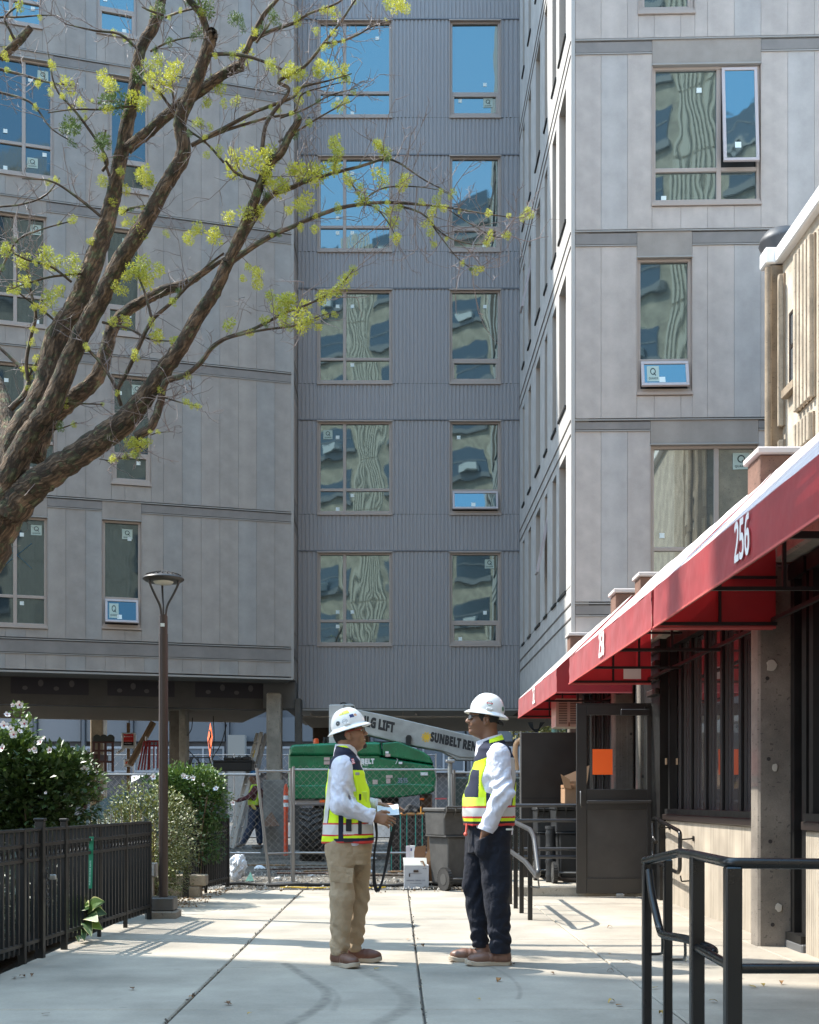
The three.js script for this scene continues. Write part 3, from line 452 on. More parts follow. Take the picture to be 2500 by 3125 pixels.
// --- right wing
const wing = thing('apartment_wing', 'pale grey panel-clad apartment wing above the red awnings with one sunlit side', 'apartment building', V(2.924, 0, 19.2), 'connected apartment buildings');
{
  const f = new Face(V(2.924, 0, 19.2), new THREE.Vector3(4.15, 0, 0.12), new THREE.Vector3(-0.12, 0, 4.15));
  const H = y => EYE + (CY - y) * 19.2 / F;
  const bands = [[H(-420), H(-458) - 0.4], [H(125), H(163)], [H(708), H(748)], [H(1283), H(1312)], [H(1842), H(1876)]];
  bands[0] = [17.0, 16.8];
  const U = x => f.uv(x, 1000)[0], W = (x0, x1, y0, y1, k) => [U(x0), U(x1), H(y1), H(y0), k];
  const wins = [W(1950, 2119, -370, 40, 0), W(1992, 2321, 207, 624, 1), W(1946, 2111, 792, 1199, 2), W(1987, 2313, 1362, 1786, 3)];
  const tone = (k, u) => { const h = Math.floor(u / 0.442 + 0.5); return (k % 2 ? h === 1 || h === 8 : h === 6 || h === 11) ? wBlue : wingTones[(h * 3 + k) % 5]; };
  cladFacade(wing, f, 0.07, 9, bands, wins, 0.442, 0.43, tone, 3.4);
  makeWindow(wing, f, ...wins[0].slice(0, 4), { rows: [0.25], hopper: [[0, 0]], stick: 1 });
  makeWindow(wing, f, ...wins[1].slice(0, 4), { cols: [0.62], rows: [0.25], open: [[1, 1, 5]], stickOpen: true, stick: 0.6 });
  makeWindow(wing, f, ...wins[2].slice(0, 4), { rows: [0.24], open: [[0, 0, 13]], logoOpen: true, stickOpen: true, stick: 0 });
  makeWindow(wing, f, ...wins[3].slice(0, 4), { cols: [0.62], rows: [0.26], stick: 1, logo: [[1, 1, 0.8, 0.95, 0.28]], paneMat: M([0.30, 0.34, 0.34], 0.02, { metalness: 0.8, bumpMap: tWave, bumpScale: 0.004 }) });
  f.box(mb(), 0.07, 9, 3.4, 24, -3, -0.125).build('core_wall', joint, wing);
  f.box(mb(), 0.07, 9, 17.0, 24.6, -0.12, 0).build('upper_wall', cladB, wing);
  mb().box(3.2, 11.8, 3.4, 24.6, 21.5, 33).build('rear_wall', joint, wing);
  f.box(mb(), 0.0, 0.065, 3.38, 24.6, -0.12, 0.012, 0.004).build('corner_trim', M([0.40, 0.38, 0.36], 0.5), wing);
  f.box(mb(), 0.0, 9, 3.34, 3.4, -3, 0.01).build('bottom_trim', edgeTrim, wing);
  // sunlit side: piers, spandrels and deep slit windows
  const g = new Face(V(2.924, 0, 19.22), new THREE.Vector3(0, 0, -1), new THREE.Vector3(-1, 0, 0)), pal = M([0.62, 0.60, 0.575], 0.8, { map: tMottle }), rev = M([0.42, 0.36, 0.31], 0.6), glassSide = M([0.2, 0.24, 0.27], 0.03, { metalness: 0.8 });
  const slots = [[0.55, 1.4], [1.75, 2.3], [3.0, 3.42], [4.1, 4.85], [5.7, 6.2], [6.95, 7.35]], end = 8.0;
  const rowsV = [[20.2, 17.9], [16.65, 14.35], [13.43, 11.15], [10.2, 7.95], [7.1, 4.75]];
  const joints = [17.0, 13.85, 10.65, 7.5, 4.43];
  g.box(mb(), 0.0, end, 3.4, 4.75 - 0.02, -0.3, 0).build('spandrel_panel', pal, wing);
  for (let k = 0; k < rowsV.length; k++) {
    const [t, b] = rowsV[k], up = k ? rowsV[k - 1][1] : 24.6, jt = k ? joints[k - 1] : 20.4; let u = 0.0;
    g.box(mb(), 0, end, t + 0.002, jt, -0.3, 0).build('spandrel_panel', pal, wing);
    g.box(mb(), 0, end, jt + 0.004, up - 0.002, -0.3, 0).build('spandrel_panel', pal, wing);
    for (const [a, c] of [...slots, [end, end]]) { if (a > u) g.box(mb(), u, a, b, t, -0.3, 0).build('pier_panel', pal, wing); u = c; }
    for (const [a, c] of slots) {
      const fr = mb(); g.box(fr, a, c, b, b + 0.05, -0.3, -0.2); g.box(fr, a, c, t - 0.05, t, -0.3, -0.2); g.box(fr, a, a + 0.05, b + 0.05, t - 0.05, -0.3, -0.2); g.box(fr, c - 0.05, c, b + 0.05, t - 0.05, -0.3, -0.2); g.box(fr, a + 0.05, c - 0.05, b + 0.6, b + 0.66, -0.3, -0.2);
      const wd = fr.build('window', rev, wing); g.box(mb(), a + 0.05, c - 0.05, b + 0.05, t - 0.05, -0.27, -0.25).build('pane', glassSide, wd);
      g.box(mb(), a - 0.02, c + 0.02, b - 0.05, b - 0.004, -0.2, 0.03).build('window_sill', gasket, wd);
      g.box(mb(), a + 0.003, a + 0.012, b, t, -0.2, -0.004).build('reveal', rev, wd); g.box(mb(), c - 0.012, c - 0.003, b, t, -0.2, -0.004).build('reveal', rev, wd);
    }
    const [sa, sc] = slots[(k * 2) % 6];
    if (k % 2 === 0) { const o = mb(), up2 = new THREE.Vector3(0, -0.98, 0).addScaledVector(g.n, 0.2); const top = g.at((sa + sc) / 2, t - 0.06, -0.12); o.obox(top.clone().addScaledVector(up2, 0.75), g.u.clone().multiplyScalar((sc - sa) / 2 - 0.06), up2.clone().multiplyScalar(0.75), g.n.clone().multiplyScalar(0.02)); o.build('sash', sashMat, wing); }
  }
  for (const y of joints) { for (const dy of [0, -0.24]) g.box(mb(), 0, end, y + dy - 0.012, y + dy + 0.012, -0.02, 0.014).build('band_trim', darkTaupe, wing); }
}
// --- building across the street, seen under the raised block
{
  const b = thing('street_building', 'low blue-grey glazed building across the street, seen under the raised block', 'building', V(-6, 0, 62));
  const f = new Face(V(-6, 0, 62), new THREE.Vector3(1, 0, 0), new THREE.Vector3(0, 0, 1));
  mb().box(-45, 30, -0.05, 2.4, 62.2, 70).build('base_wall', M([0.09, 0.085, 0.085], 0.8), b);
  mb().box(-45, 30, 2.4, 8, 62.4, 70).build('upper_wall', M([0.11, 0.115, 0.125], 0.7), b);
  for (let k = 0; k < 20; k++) {
    const x = -29 + k * 2.6;
    const fr = mb(); f.box(fr, x, x + 2.3, 2.6, 2.72, 0, 0.06); f.box(fr, x, x + 2.3, 3.9, 4.02, 0, 0.06); f.box(fr, x, x + 0.1, 2.72, 3.9, 0, 0.06); f.box(fr, x + 2.2, x + 2.3, 2.72, 3.9, 0, 0.06); f.box(fr, x + 1.1, x + 1.2, 2.72, 3.9, 0, 0.06);
    const w = fr.build('window', M([0.30, 0.31, 0.33], 0.6), b); f.box(mb(), x + 0.1, x + 2.2, 2.72, 3.9, -0.1, 0.0).build('pane', M([0.2, 0.23, 0.27], 0.1, { metalness: 0.5 }), w);
    f.box(mb(), x - 0.2, x - 0.04, 2.4, 8, -0.35, 0.1).build('mullion', M([0.10, 0.105, 0.115], 0.6), b);
    f.box(mb(), x, x + 2.3, 4.3, 5.6, -0.38, -0.1).build('glazing_panel', M([0.14, 0.155, 0.175], 0.3, { metalness: 0.2 }), b);
  }
  for (const x of [-9.0, -3.4]) mb().box(x, x + 0.9, -0.05, 4.6, 61.2, 62).build('pier', M([0.25, 0.24, 0.22], 0.8), b);
}
// --- concrete towers behind the viewer, mirrored in the glass, and beside, added for shade
function concreteTower(label, x0, x1, z0, z1, h, faces) {
  const b = thing('offview_concrete_building', label, 'apartment building', V((x0 + x1) / 2, 0, (z0 + z1) / 2), undefined);
  const wall = M([0.66, 0.58, 0.46], 0.9, { map: tConcrete }), ribM = M([0.6, 0.53, 0.42], 0.9), gl = M([0.10, 0.13, 0.16], 0.1, { metalness: 0.4 }), fr = M([0.2, 0.2, 0.2], 0.5), acm = M([0.6, 0.6, 0.58], 0.6);
  mb().box(x0, x1, -0.05, h, z0, z1).build('wall', wall, b);
  const ribs = mb();
  if (faces) for (let k = 1; k < h / 3; k++) for (let x = x0 + 0.8; x < x1 - 3; x += 5.2) {
    const y = k * 3;
    mb().box(x, x + 2.4, y, y + 1.5, z1, z1 + 0.03).build('window', gl, b);
    mb().box(x + 0.05, x + 2.35, y + 0.7, y + 0.76, z1 + 0.03, z1 + 0.06).build('window_bar', fr, b);
    mb().box(x - 0.1, x + 2.5, y - 0.35, y - 0.05, z1, z1 + 0.18).build('window_ledge', fr, b);
    if ((k + Math.round(x)) % 3 === 0) mb().box(x + 0.8, x + 1.6, y + 0.02, y + 0.5, z1 + 0.02, z1 + 0.4).build('air_conditioner', acm, b);
    for (let q = 0; q < 9; q++) ribs.box(x + 2.75 + q * 0.24, x + 2.87 + q * 0.24, y - 0.9, y + 2.0, z1, z1 + 0.07);
  }
  if (faces) b.rotation.y = 0.55;
  if (faces) tag(ribs.build('concrete_rib', ribM, b), null, null, null, 'stuff');
}
concreteTower('tan ribbed concrete tower reflected in the tower windows', -34, 40, -34, -18, 37, true);
concreteTower('unseen concrete slab tower added to shade the front of the sidewalk', -34, -13, 5.5, 12.1, 27, false);
// ------------------------------------------------------------------ storefronts along the right
const WX = 3.06;
const store = thing('storefront_building', 'low board-marked concrete storefront building with dark barred windows under the red awnings', 'building', V(WX, 0, 10));
const darkGlass = M([0.34, 0.34, 0.35], 0.03, { metalness: 0.9 });
{
  // low walls, formed against boards
  const lowWall = (za, zb) => {
    mb().box(WX, WX + 0.35, -0.05, 0.92, za, zb, 0.012).build('low_wall', boardConc, store);
    mb().box(WX - 0.035, WX + 0.4, 0.92, 0.985, za, zb, 0.006).build('window_sill', darkBrown, store);
  };
  lowWall(9.22, 13.05); lowWall(4.2, 8.58); lowWall(15.3, 19);
  mb().box(WX - 0.02, WX + 0.3, -0.05, 0.06, 8.6, 8.98, 0.01).build('door_step', M([0.10, 0.10, 0.10], 0.6), store);
  // piers that stand proud and rise through the awnings
  const cap = M([0.56, 0.50, 0.47], 0.8), brickRed = M([0.30, 0.17, 0.13], 0.9, { map: tConcrete });
  const pier = (x0, x1, za, zb) => {
    mb().box(x0, x1, -0.06, 3.0, za, zb, 0.018).build('pier', concreteDark, store);
    mb().box(x0 + 0.02, x1 + 0.5, 3.004, 3.86, za + 0.02, zb + 0.14, 0.006).build('fin_wall', brickRed, store);
    mb().box(x0 - 0.01, x1 + 0.55, 3.864, 3.92, za - 0.01, zb + 0.17, 0.01).build('fin_cap', cap, store);
  };
  pier(2.84, 3.14, 9.0, 9.2); pier(2.95, 3.2, 13.95, 14.15); pier(2.86, 3.12, 15.05, 15.28); pier(2.86, 3.12, 19.0, 19.2); pier(2.84, 3.14, 3.9, 4.15);
  // form-tie holes and patched spots on the near pier
  const hole = M([0.035, 0.03, 0.027], 0.9), patchM = M([0.42, 0.38, 0.32], 0.9);
  for (const [x, y] of [[2342, 2070], [2346, 2316], [2351, 2568], [2358, 2822]]) { const b = mb(); b.add(new THREE.CylinderGeometry(0.016, 0.012, 0.006, 14), T(P(x, y, 8.997).x, P(x, y, 8.997).y, -8.998, Math.PI / 2)); b.build('tie_hole', hole, store); }
  const g3 = rngFrom(4); for (const [x, y, r] of [[2354, 2028, 0.038], [2365, 2342, 0.02], [2376, 2770, 0.026]]) { const s = new THREE.Shape(); for (let k = 0; k < 11; k++) { const a = k / 11 * 6.283, q = r * (0.7 + 0.5 * g3()); k ? s.lineTo(q * Math.cos(a), q * 1.25 * Math.sin(a)) : s.moveTo(q, 0); } const c = P(x, y, 8.995); put('mortar_patch', new THREE.ExtrudeGeometry(s, { depth: 0.004, bevelEnabled: true, bevelSize: 0.003, bevelThickness: 0.002, bevelSegments: 1 }).translate(c.x, c.y, c.z), patchM, store); }
  for (const [x, y] of [[1926, 2240], [1962, 2370]]) { const c = P(x, y, 13.947); mb().add(new THREE.CylinderGeometry(0.018, 0.014, 0.006, 12), T(c.x, c.y, c.z, Math.PI / 2)).build('tie_hole', hole, store); }
  // concrete beam and parapet
  mb().box(WX - 0.12, WX + 0.5, 3.0, 3.32, 4.2, 8.96, 0.02).build('edge_beam', concrete, store);
  mb().box(WX - 0.12, WX + 0.5, 2.98, 3.3, 9.24, 13.9, 0.02).build('edge_beam', concrete, store);
  mb().box(WX - 0.12, WX + 0.5, 2.98, 3.3, 14.2, 19, 0.02).build('edge_beam', concrete, store);
  mb().box(WX + 0.05, WX + 6, 3.33, 3.6, 3, 19).build('roof', M([0.25, 0.23, 0.22], 0.9), store);
  mb().box(WX + 0.42, WX + 6, -0.05, 3.3, 3, 19).build('inner_wall', M([0.02, 0.019, 0.018], 0.8), store);
  // window walls: glass, deep bars, head and sill rails
  const windowWall = (za, zb, bars, y0 = 0.985) => {
    const fr = mb(); fr.box(WX, WX + 0.1, 2.86, 2.98, za, zb); fr.box(WX - 0.02, WX + 0.1, y0 + 0.002, y0 + 0.06, za, zb); fr.box(WX + 0.02, WX + 0.1, y0 + 0.06, 2.86, za, za + 0.08); fr.box(WX + 0.02, WX + 0.1, y0 + 0.06, 2.86, zb - 0.08, zb);
    const w = fr.build('window', blackMetal, store);
    mb().box(WX + 0.11, WX + 0.13, y0, 2.98, za, zb).build('pane', darkGlass, w);
    for (const z of bars) { mb().box(WX + 0.05, WX + 0.08, y0 + 0.062, 2.858, z, z + 0.055, 0.005).build('window_bar', blackMetal, w); mb().box(WX + 0.086, WX + 0.108, y0 + 0.062, 2.858, z - 0.02, z + 0.07).build('window_bar', M([0.05, 0.048, 0.046], 0.5), w); }
    return w;
  };
  const zx = x => (WX - 0.04) * F / (x - CX);
  windowWall(9.24, 13.0, [2050, 2080, 2123, 2171, 2226, 2283].map(zx).map(z => z - 0.03));
  windowWall(8.62, 8.96, [8.75], 0.06); windowWall(4.3, 8.56, [4.9, 5.5, 6.1, 6.7, 7.3, 7.8]); windowWall(15.32, 18.9, [15.9, 16.6, 17.3, 18]);
  mb().box(3.0, 3.5, -0.05, 2.98, 13.06, 13.9).build('door_surround', blackMetal, store);
  for (let k = 0; k < 4; k++) mb().box(2.94, 3.0, 2.35 + k * 0.16, 2.42 + k * 0.16, 13.06, 13.5, 0.01).build('louvre_slat', darkBrown, store);
  // small brass strike plates
  for (const x of [2032, 2065]) { const c = P(x, 2324, 12.9); mb().box(c.x - 0.008, c.x + 0.008, c.y - 0.035, c.y + 0.035, 12.87, 12.9).build('strike_plate', M([0.6, 0.45, 0.3], 0.4, { metalness: 0.5 }), store); }
  // the open door
  const Z = 13.5, s = Z / F, X = x => (x - CX) * s, Y = y => EYE + (CY - y) * s;
  const d = mb(), x0 = X(1760), x1 = X(2006), y0 = Y(2727), y1 = Y(2149), gx0 = X(1791), gx1 = X(1975), gy0 = Y(2408), gy1 = Y(2182);
  d.box(x0, gx0, y0, y1, Z, Z + 0.045, 0.004); d.box(gx1, x1, y0, y1, Z, Z + 0.045, 0.004); d.box(gx0, gx1, gy1, y1, Z, Z + 0.045, 0.004); d.box(gx0, gx1, Y(2470), gy0, Z, Z + 0.045, 0.004); d.box(gx0, gx1, y0, Y(2680), Z, Z + 0.045, 0.004);
  d.box(x0, x1, y1 + 0.001, y1 + 0.012, Z - 0.002, Z + 0.047);
  const door = d.build('door', M([0.028, 0.026, 0.025], 0.45, { roughnessMap: tRough }), store);
  mb().box(gx0 - 0.002, gx1 + 0.002, Y(2680) - 0.002, Y(2470) + 0.002, Z + 0.014, Z + 0.03).build('kick_panel', M([0.058, 0.052, 0.048], 0.6, { map: tScuff }), door);
  put('pane', new THREE.BoxGeometry(gx1 - gx0 + 0.004, gy1 - gy0 + 0.004, 0.008).translate((gx0 + gx1) / 2, (gy0 + gy1) / 2, -Z - 0.02), M([0.93, 0.95, 0.95], 0.02, { physical: true, transmission: 1, thickness: 0, ior: 1.5 }), door);
  mb().box(X(1809), X(1870), Y(2364), Y(2286), Z + 0.008, Z + 0.0095).build('notice_paper', M([0.95, 0.13, 0.012], 0.7), door);
  mb().box(gx0 - 0.01, gx1 + 0.04, Y(2452), Y(2442), Z - 0.075, Z - 0.04, 0.008).build('push_bar', M([0.045, 0.042, 0.04], 0.35), door);
  const hb = mb(); hb.tube(rounded([V(X(1771), Y(2416), Z - 0.002), V(X(1770), Y(2416), Z - 0.06), V(X(1770), Y(2452), Z - 0.06), V(X(1775), Y(2462), Z - 0.005)], 0.02), 0.009, 8); hb.build('door_handle', M([0.2, 0.2, 0.2], 0.35, { metalness: 0.7 }), door);
  mb().box(X(1893), X(1978), Y(2184), Y(2165), Z - 0.06, Z - 0.002, 0.005).build('door_closer', M([0.02, 0.02, 0.02], 0.4), door);
  mb().bar(V(X(1965), Y(2161), Z - 0.04), V(X(2018), Y(2154), Z - 0.02), 0.025, 0.012).build('closer_arm', blackMetal, door);
  mb().box(X(1880), X(1904), 0.0, 0.045, Z - 0.05, Z - 0.005, 0.006).build('door_wedge', M([0.4, 0.38, 0.34], 0.8), door);
}
// awnings
const letterMat = M([0.78, 0.76, 0.74], 0.6);
function awning(label, z0, z1, num, zn, near) {
  const a = thing('awning', label, 'awning', V(1.99, 2.48, (z0 + z1) / 2), 'red storefront awnings');
  const red = M([0.60, 0.032, 0.042], 0.5, { physical: true, transmission: 0.5, thickness: 0, map: tWeave, bumpMap: tFolds, bumpScale: 0.006 });
  const paleSheen = M([0.80, 0.62, 0.61], 0.5, { physical: true, transmission: 0.6, thickness: 0, map: tWeave, bumpMap: tFolds, bumpScale: 0.006 });  // pale tone paints sun sheen onto the top of the red fabric
  const xo = 1.99, xi = 2.93, yb = 2.484, yt = 2.775, yw = 3.68;
  const wrap = (pts, nm, nu, nv, sag, m = red) => { // soft panel: bilinear grid with a slight sag between its frame bars
    const g = new THREE.BufferGeometry(), p = [], uv = [], ix = []; const [A, B, C, D] = pts, nrm = B.clone().sub(A).cross(D.clone().sub(A)).normalize();
    for (let j = 0; j <= nv; j++) for (let i = 0; i <= nu; i++) { const u = i / nu, v = j / nv; const q = A.clone().multiplyScalar((1 - u) * (1 - v)).addScaledVector(B, u * (1 - v)).addScaledVector(C, u * v).addScaledVector(D, (1 - u) * v); const w = Math.sin(v * Math.PI) * (0.5 + 0.5 * Math.cos(u * Math.PI * 2 * Math.round((z1 - z0) / 1.1))) ; q.addScaledVector(nrm, sag * w + 0.014 * (fbm(u * 11 + 3, v * 4 + z0, 256, 3) - 0.5)); p.push(q.x, q.y, q.z); uv.push(u * A.distanceTo(B), v * A.distanceTo(D)); }
    for (let j = 0; j < nv; j++) for (let i = 0; i < nu; i++) { const k = j * (nu + 1) + i; ix.push(k, k + 1, k + nu + 2, k, k + nu + 2, k + nu + 1); }
    g.setAttribute('position', new THREE.Float32BufferAttribute(p, 3)); g.setAttribute('uv', new THREE.Float32BufferAttribute(uv, 2)); g.setIndex(ix); g.computeVertexNormals(); return put(nm, g, m, a);
  };
  wrap([V(xo, yb, z1), V(xo, yb, z0), V(xo, yt, z0), V(xo, yt, z1)], 'valance', 60, 4, 0.002);
  wrap([V(xo, yt, z1), V(xo, yt, z0), V(xi, yw, z0), V(xi, yw, z1)], 'canopy_underside', 60, 6, -0.016);
  wrap([V(xo - 0.002, yt + 0.006, z1), V(xo - 0.002, yt + 0.006, z0), V(xi, yw + 0.012, z0), V(xi, yw + 0.012, z1)], 'canopy', 80, 10, -0.016, paleSheen);
  const end = (z) => { const g = new THREE.BufferGeometry(); const q = [V(xo, yb, z), V(xi, yb, z), V(xi, yw, z), V(xo, yt, z)]; g.setAttribute('position', new THREE.Float32BufferAttribute(q.flatMap(v => [v.x, v.y, v.z]), 3)); g.setAttribute('uv', new THREE.Float32BufferAttribute([0, 0, 1, 0, 1, 1, 0, 0.3], 2)); g.setIndex([0, 1, 2, 0, 2, 3]); g.computeVertexNormals(); put('end_panel', g, red, a); };
  end(z0); end(z1);
  const fr = mb(); const n = Math.max(2, Math.round((z1 - z0) / 1.45));
  for (let k = 0; k <= n; k++) { const z = lerp(z0 + 0.03, z1 - 0.03, k / n); fr.bar(V(xo + 0.02, yb + 0.02, z), V(xi, yb + 0.02, z), 0.025, 0.025); fr.bar(V(xo + 0.05, yt - 0.07, z), V(xi, yw - 0.12, z), 0.025, 0.025); fr.bar(V(xo + 0.025, yb + 0.02, z), V(xo + 0.025, yt - 0.08, z), 0.025, 0.025); fr.bar(V(xo + 0.5, yb + 0.03, z), V(xo + 0.5, yt + 0.32, z), 0.022, 0.022); fr.bar(V(xo + 0.17, 2.86, z), V(xi, 2.86, z), 0.022, 0.022); }
  fr.bar(V(xo + 0.025, yb + 0.02, z0 + 0.02), V(xo + 0.025, yb + 0.02, z1 - 0.02), 0.022, 0.022); fr.bar(V(xi - 0.03, yb + 0.05, z0 + 0.02), V(xi - 0.03, yb + 0.05, z1 - 0.02), 0.03, 0.03);
  fr.build('awning_frame', blackMetal, a);
  const hem = mb(); hem.bar(V(xo - 0.004, yb - 0.004, z0), V(xo - 0.004, yb - 0.004, z1), 0.012, 0.014); hem.bar(V(xo, yb - 0.005, z1), V(xi, yb - 0.005, z1), 0.014, 0.016); hem.bar(V(xo, yb - 0.005, z0), V(xi, yb - 0.005, z0), 0.014, 0.016); hem.build('hem', M([0.5, 0.10, 0.09], 0.6), a);
  put('number', letters(num, V(xo - 0.016, yb + 0.045, zn), new THREE.Vector3(0, 0, 1), new THREE.Vector3(0, 1, 0), 0.235, 0.55), letterMat, a);
  if (near) put('care_label', sheet(V(2.6, 2.53, z1 - 0.07), V(2.8, 2.53, z1 - 0.07), V(2.8, 2.67, z1 - 0.07), V(2.6, 2.67, z1 - 0.07)), paper, a);
  return a;
}
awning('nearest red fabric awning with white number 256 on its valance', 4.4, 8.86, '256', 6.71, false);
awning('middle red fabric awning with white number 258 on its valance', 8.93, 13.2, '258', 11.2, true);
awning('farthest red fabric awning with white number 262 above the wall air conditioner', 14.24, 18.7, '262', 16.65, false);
// tan precast building behind the storefronts
{
  const b = thing('precast_building', 'tan ribbed precast building with a white parapet cap above the awnings', 'building', V(5.64, 0, 15));
  const tan = M([0.74, 0.66, 0.555], 0.88, { map: tConcrete }), tanD = M([0.44, 0.35, 0.26], 0.9, { map: tConcrete }), rib = M([0.68, 0.585, 0.47], 0.88, { map: tConcrete });
  const X = 5.66, top = 9.0;
  mb().box(X, 11, 3.4, top, 2, 17).build('wall', tan, b);
  mb().box(X - 0.12, 11.1, top, top + 0.22, 2, 17.05, 0.02).build('parapet_cap', M([0.80, 0.79, 0.77], 0.6), b);
  mb().box(X - 0.18, X + 0.02, 3.4, top - 0.01, 16.8, 17.02, 0.02).build('corner_pier', tanD, b);
  mb().box(X - 0.26, X + 0.1, top, top + 0.24, 16.78, 17.06, 0.02).build('parapet_cap', M([0.80, 0.79, 0.77], 0.6), b);
  mb().tube([V(X - 0.24, 3.4, 16.72), V(X - 0.24, top - 0.1, 16.72)], 0.05, 10).build('downpipe', tanD, b);
  mb().tube([V(X - 0.24, 6.2, 16.72), V(X - 0.24, 6.3, 16.72)], 0.06, 10).build('pipe_collar', tanD, b);
  const zp = x => X * F / (x - CX);
  const ribbed = (xa, xb, y0, y1) => { const za = zp(xb), zb = zp(xa), n = Math.max(3, Math.round((zb - za) / 0.13)); for (let k = 0; k < n; k++) { const z = lerp(za, zb, (k + 0.5) / n), w = (zb - za) / n * 0.28; mb().box(X - 0.09, X - 0.002, y0, y1, z - w, z + w, 0.01).build('concrete_rib', rib, b); } mb().box(X - 0.03, X - 0.001, y0, y1, za, zb).build('rib_panel', tanD, b); };
  const yAt = (x, y) => EYE + (CY - y) * zp(x) / F;
  ribbed(2372, 2398, yAt(2385, 1310), yAt(2385, 850)); ribbed(2437, 2492, yAt(2465, 1235), yAt(2465, 745));
  ribbed(2372, 2398, yAt(2385, 1430), yAt(2385, 1352)); ribbed(2437, 2488, yAt(2465, 1360), yAt(2465, 1275)); ribbed(2510, 2600, 5, 8.7);
  const w = mb(), za = zp(2433), zb = zp(2412), y0 = yAt(2422, 1172), y1 = yAt(2422, 945); w.box(X - 0.02, X + 0.05, y0, y0 + 0.05, za, zb); w.box(X - 0.02, X + 0.05, y1 - 0.05, y1, za, zb); w.box(X - 0.02, X + 0.05, y0 + 0.05, y1 - 0.05, za, za + 0.06); w.box(X - 0.02, X + 0.05, y0 + 0.05, y1 - 0.05, zb - 0.06, zb); w.box(X - 0.02, X + 0.05, (y0 + y1) / 2, (y0 + y1) / 2 + 0.05, za + 0.06, zb - 0.06);
  const ww = w.build('window', darkBrown, b); mb().box(X - 0.012, X - 0.004, y0 + 0.05, y1 - 0.05, za + 0.06, zb - 0.06).build('pane', M([0.2, 0.22, 0.24], 0.05, { metalness: 0.6 }), ww);
  mb().box(X - 0.1, X - 0.003, y0 - 0.14, y0 - 0.01, za - 0.1, zb + 0.1, 0.01).build('window_sill', tanD, b);
  const v = thing('roof_vent', 'dark round roof vent hood on the parapet of the tan building', 'roof vent', V(5.9, 9.2, 16.6));
  const c = P(2374, 772, 17.4); const lat = []; for (let k = 0; k <= 8; k++) { const a = k / 8 * Math.PI / 2; lat.push(new THREE.Vector2(0.2 + 0.02 * k * 0, 0)); }
  const prof = [[0.0, 0.26], [0.13, 0.25], [0.24, 0.2], [0.31, 0.1], [0.33, 0.02], [0.24, -0.16], [0.22, -0.4]].map(q => new THREE.Vector2(q[0], q[1]));
  mb().add(new THREE.LatheGeometry(prof, 20), T(c.x + 0.05, c.y + 0.1, c.z)).build('vent_hood', M([0.06, 0.062, 0.068], 0.55, { metalness: 0.3 }), v);
  for (let k = 0; k < 4; k++) { const a = k * Math.PI / 2 + 0.4; mb().bar(new THREE.Vector3(c.x + 0.05 + 0.06 * Math.cos(a), c.y + 0.362, c.z + 0.06 * Math.sin(a)), new THREE.Vector3(c.x + 0.05 + 0.33 * Math.cos(a), c.y + 0.13, c.z + 0.33 * Math.sin(a)), 0.012, 0.012).build('seam', M([0.05, 0.05, 0.055], 0.5), v); }
}
// air conditioner through the wall
{
  const Z = 16.4, s = Z / F, X = x => (x - CX) * s, Y = y => EYE + (CY - y) * s;
  const a = thing('air_conditioner', 'beige slatted air conditioner jutting from the wall below the farthest awning', 'air conditioner', V(X(1730), Y(2175), Z));
  const beige = M([0.50, 0.36, 0.28], 0.6), x0 = X(1697), x1 = X(1775), y0 = Y(2218), y1 = Y(2132);
  mb().box(x0, x1, y0, y1, Z + 0.012, Z + 0.5, 0.01).build('case', M([0.55, 0.46, 0.38], 0.6), a);
  const fr = mb(); fr.box(x0, x1, y0, y0 + 0.04, Z, Z + 0.012); fr.box(x0, x1, y1 - 0.04, y1, Z, Z + 0.012); fr.box(x0, x0 + 0.04, y0 + 0.04, y1 - 0.04, Z, Z + 0.012); fr.box(x1 - 0.04, x1, y0 + 0.04, y1 - 0.04, Z, Z + 0.012); fr.box((x0 + x1) / 2 - 0.02, (x0 + x1) / 2 + 0.02, y0 + 0.04, y1 - 0.04, Z, Z + 0.012); fr.build('front_frame', beige, a);
  mb().box(x0 + 0.03, x1 - 0.03, y0 + 0.03, y1 - 0.03, Z + 0.0095, Z + 0.0118).build('grille_back', M([0.05, 0.03, 0.02], 0.8), a);
  for (let k = 0; k < 13; k++) { const y = lerp(y0 + 0.055, y1 - 0.055, k / 12); for (const [p, q] of [[x0 + 0.04, (x0 + x1) / 2 - 0.02], [(x0 + x1) / 2 + 0.02, x1 - 0.04]]) mb().box(p, q, y - 0.006, y + 0.006, Z + 0.003, Z + 0.009).build('grille_slat', beige, a); }
  mb().box(X(1735), X(1739), Y(2216), Y(2204), Z - 0.004, Z - 0.001).build('rust_mark', M([0.2, 0.08, 0.05], 0.9), a);
}
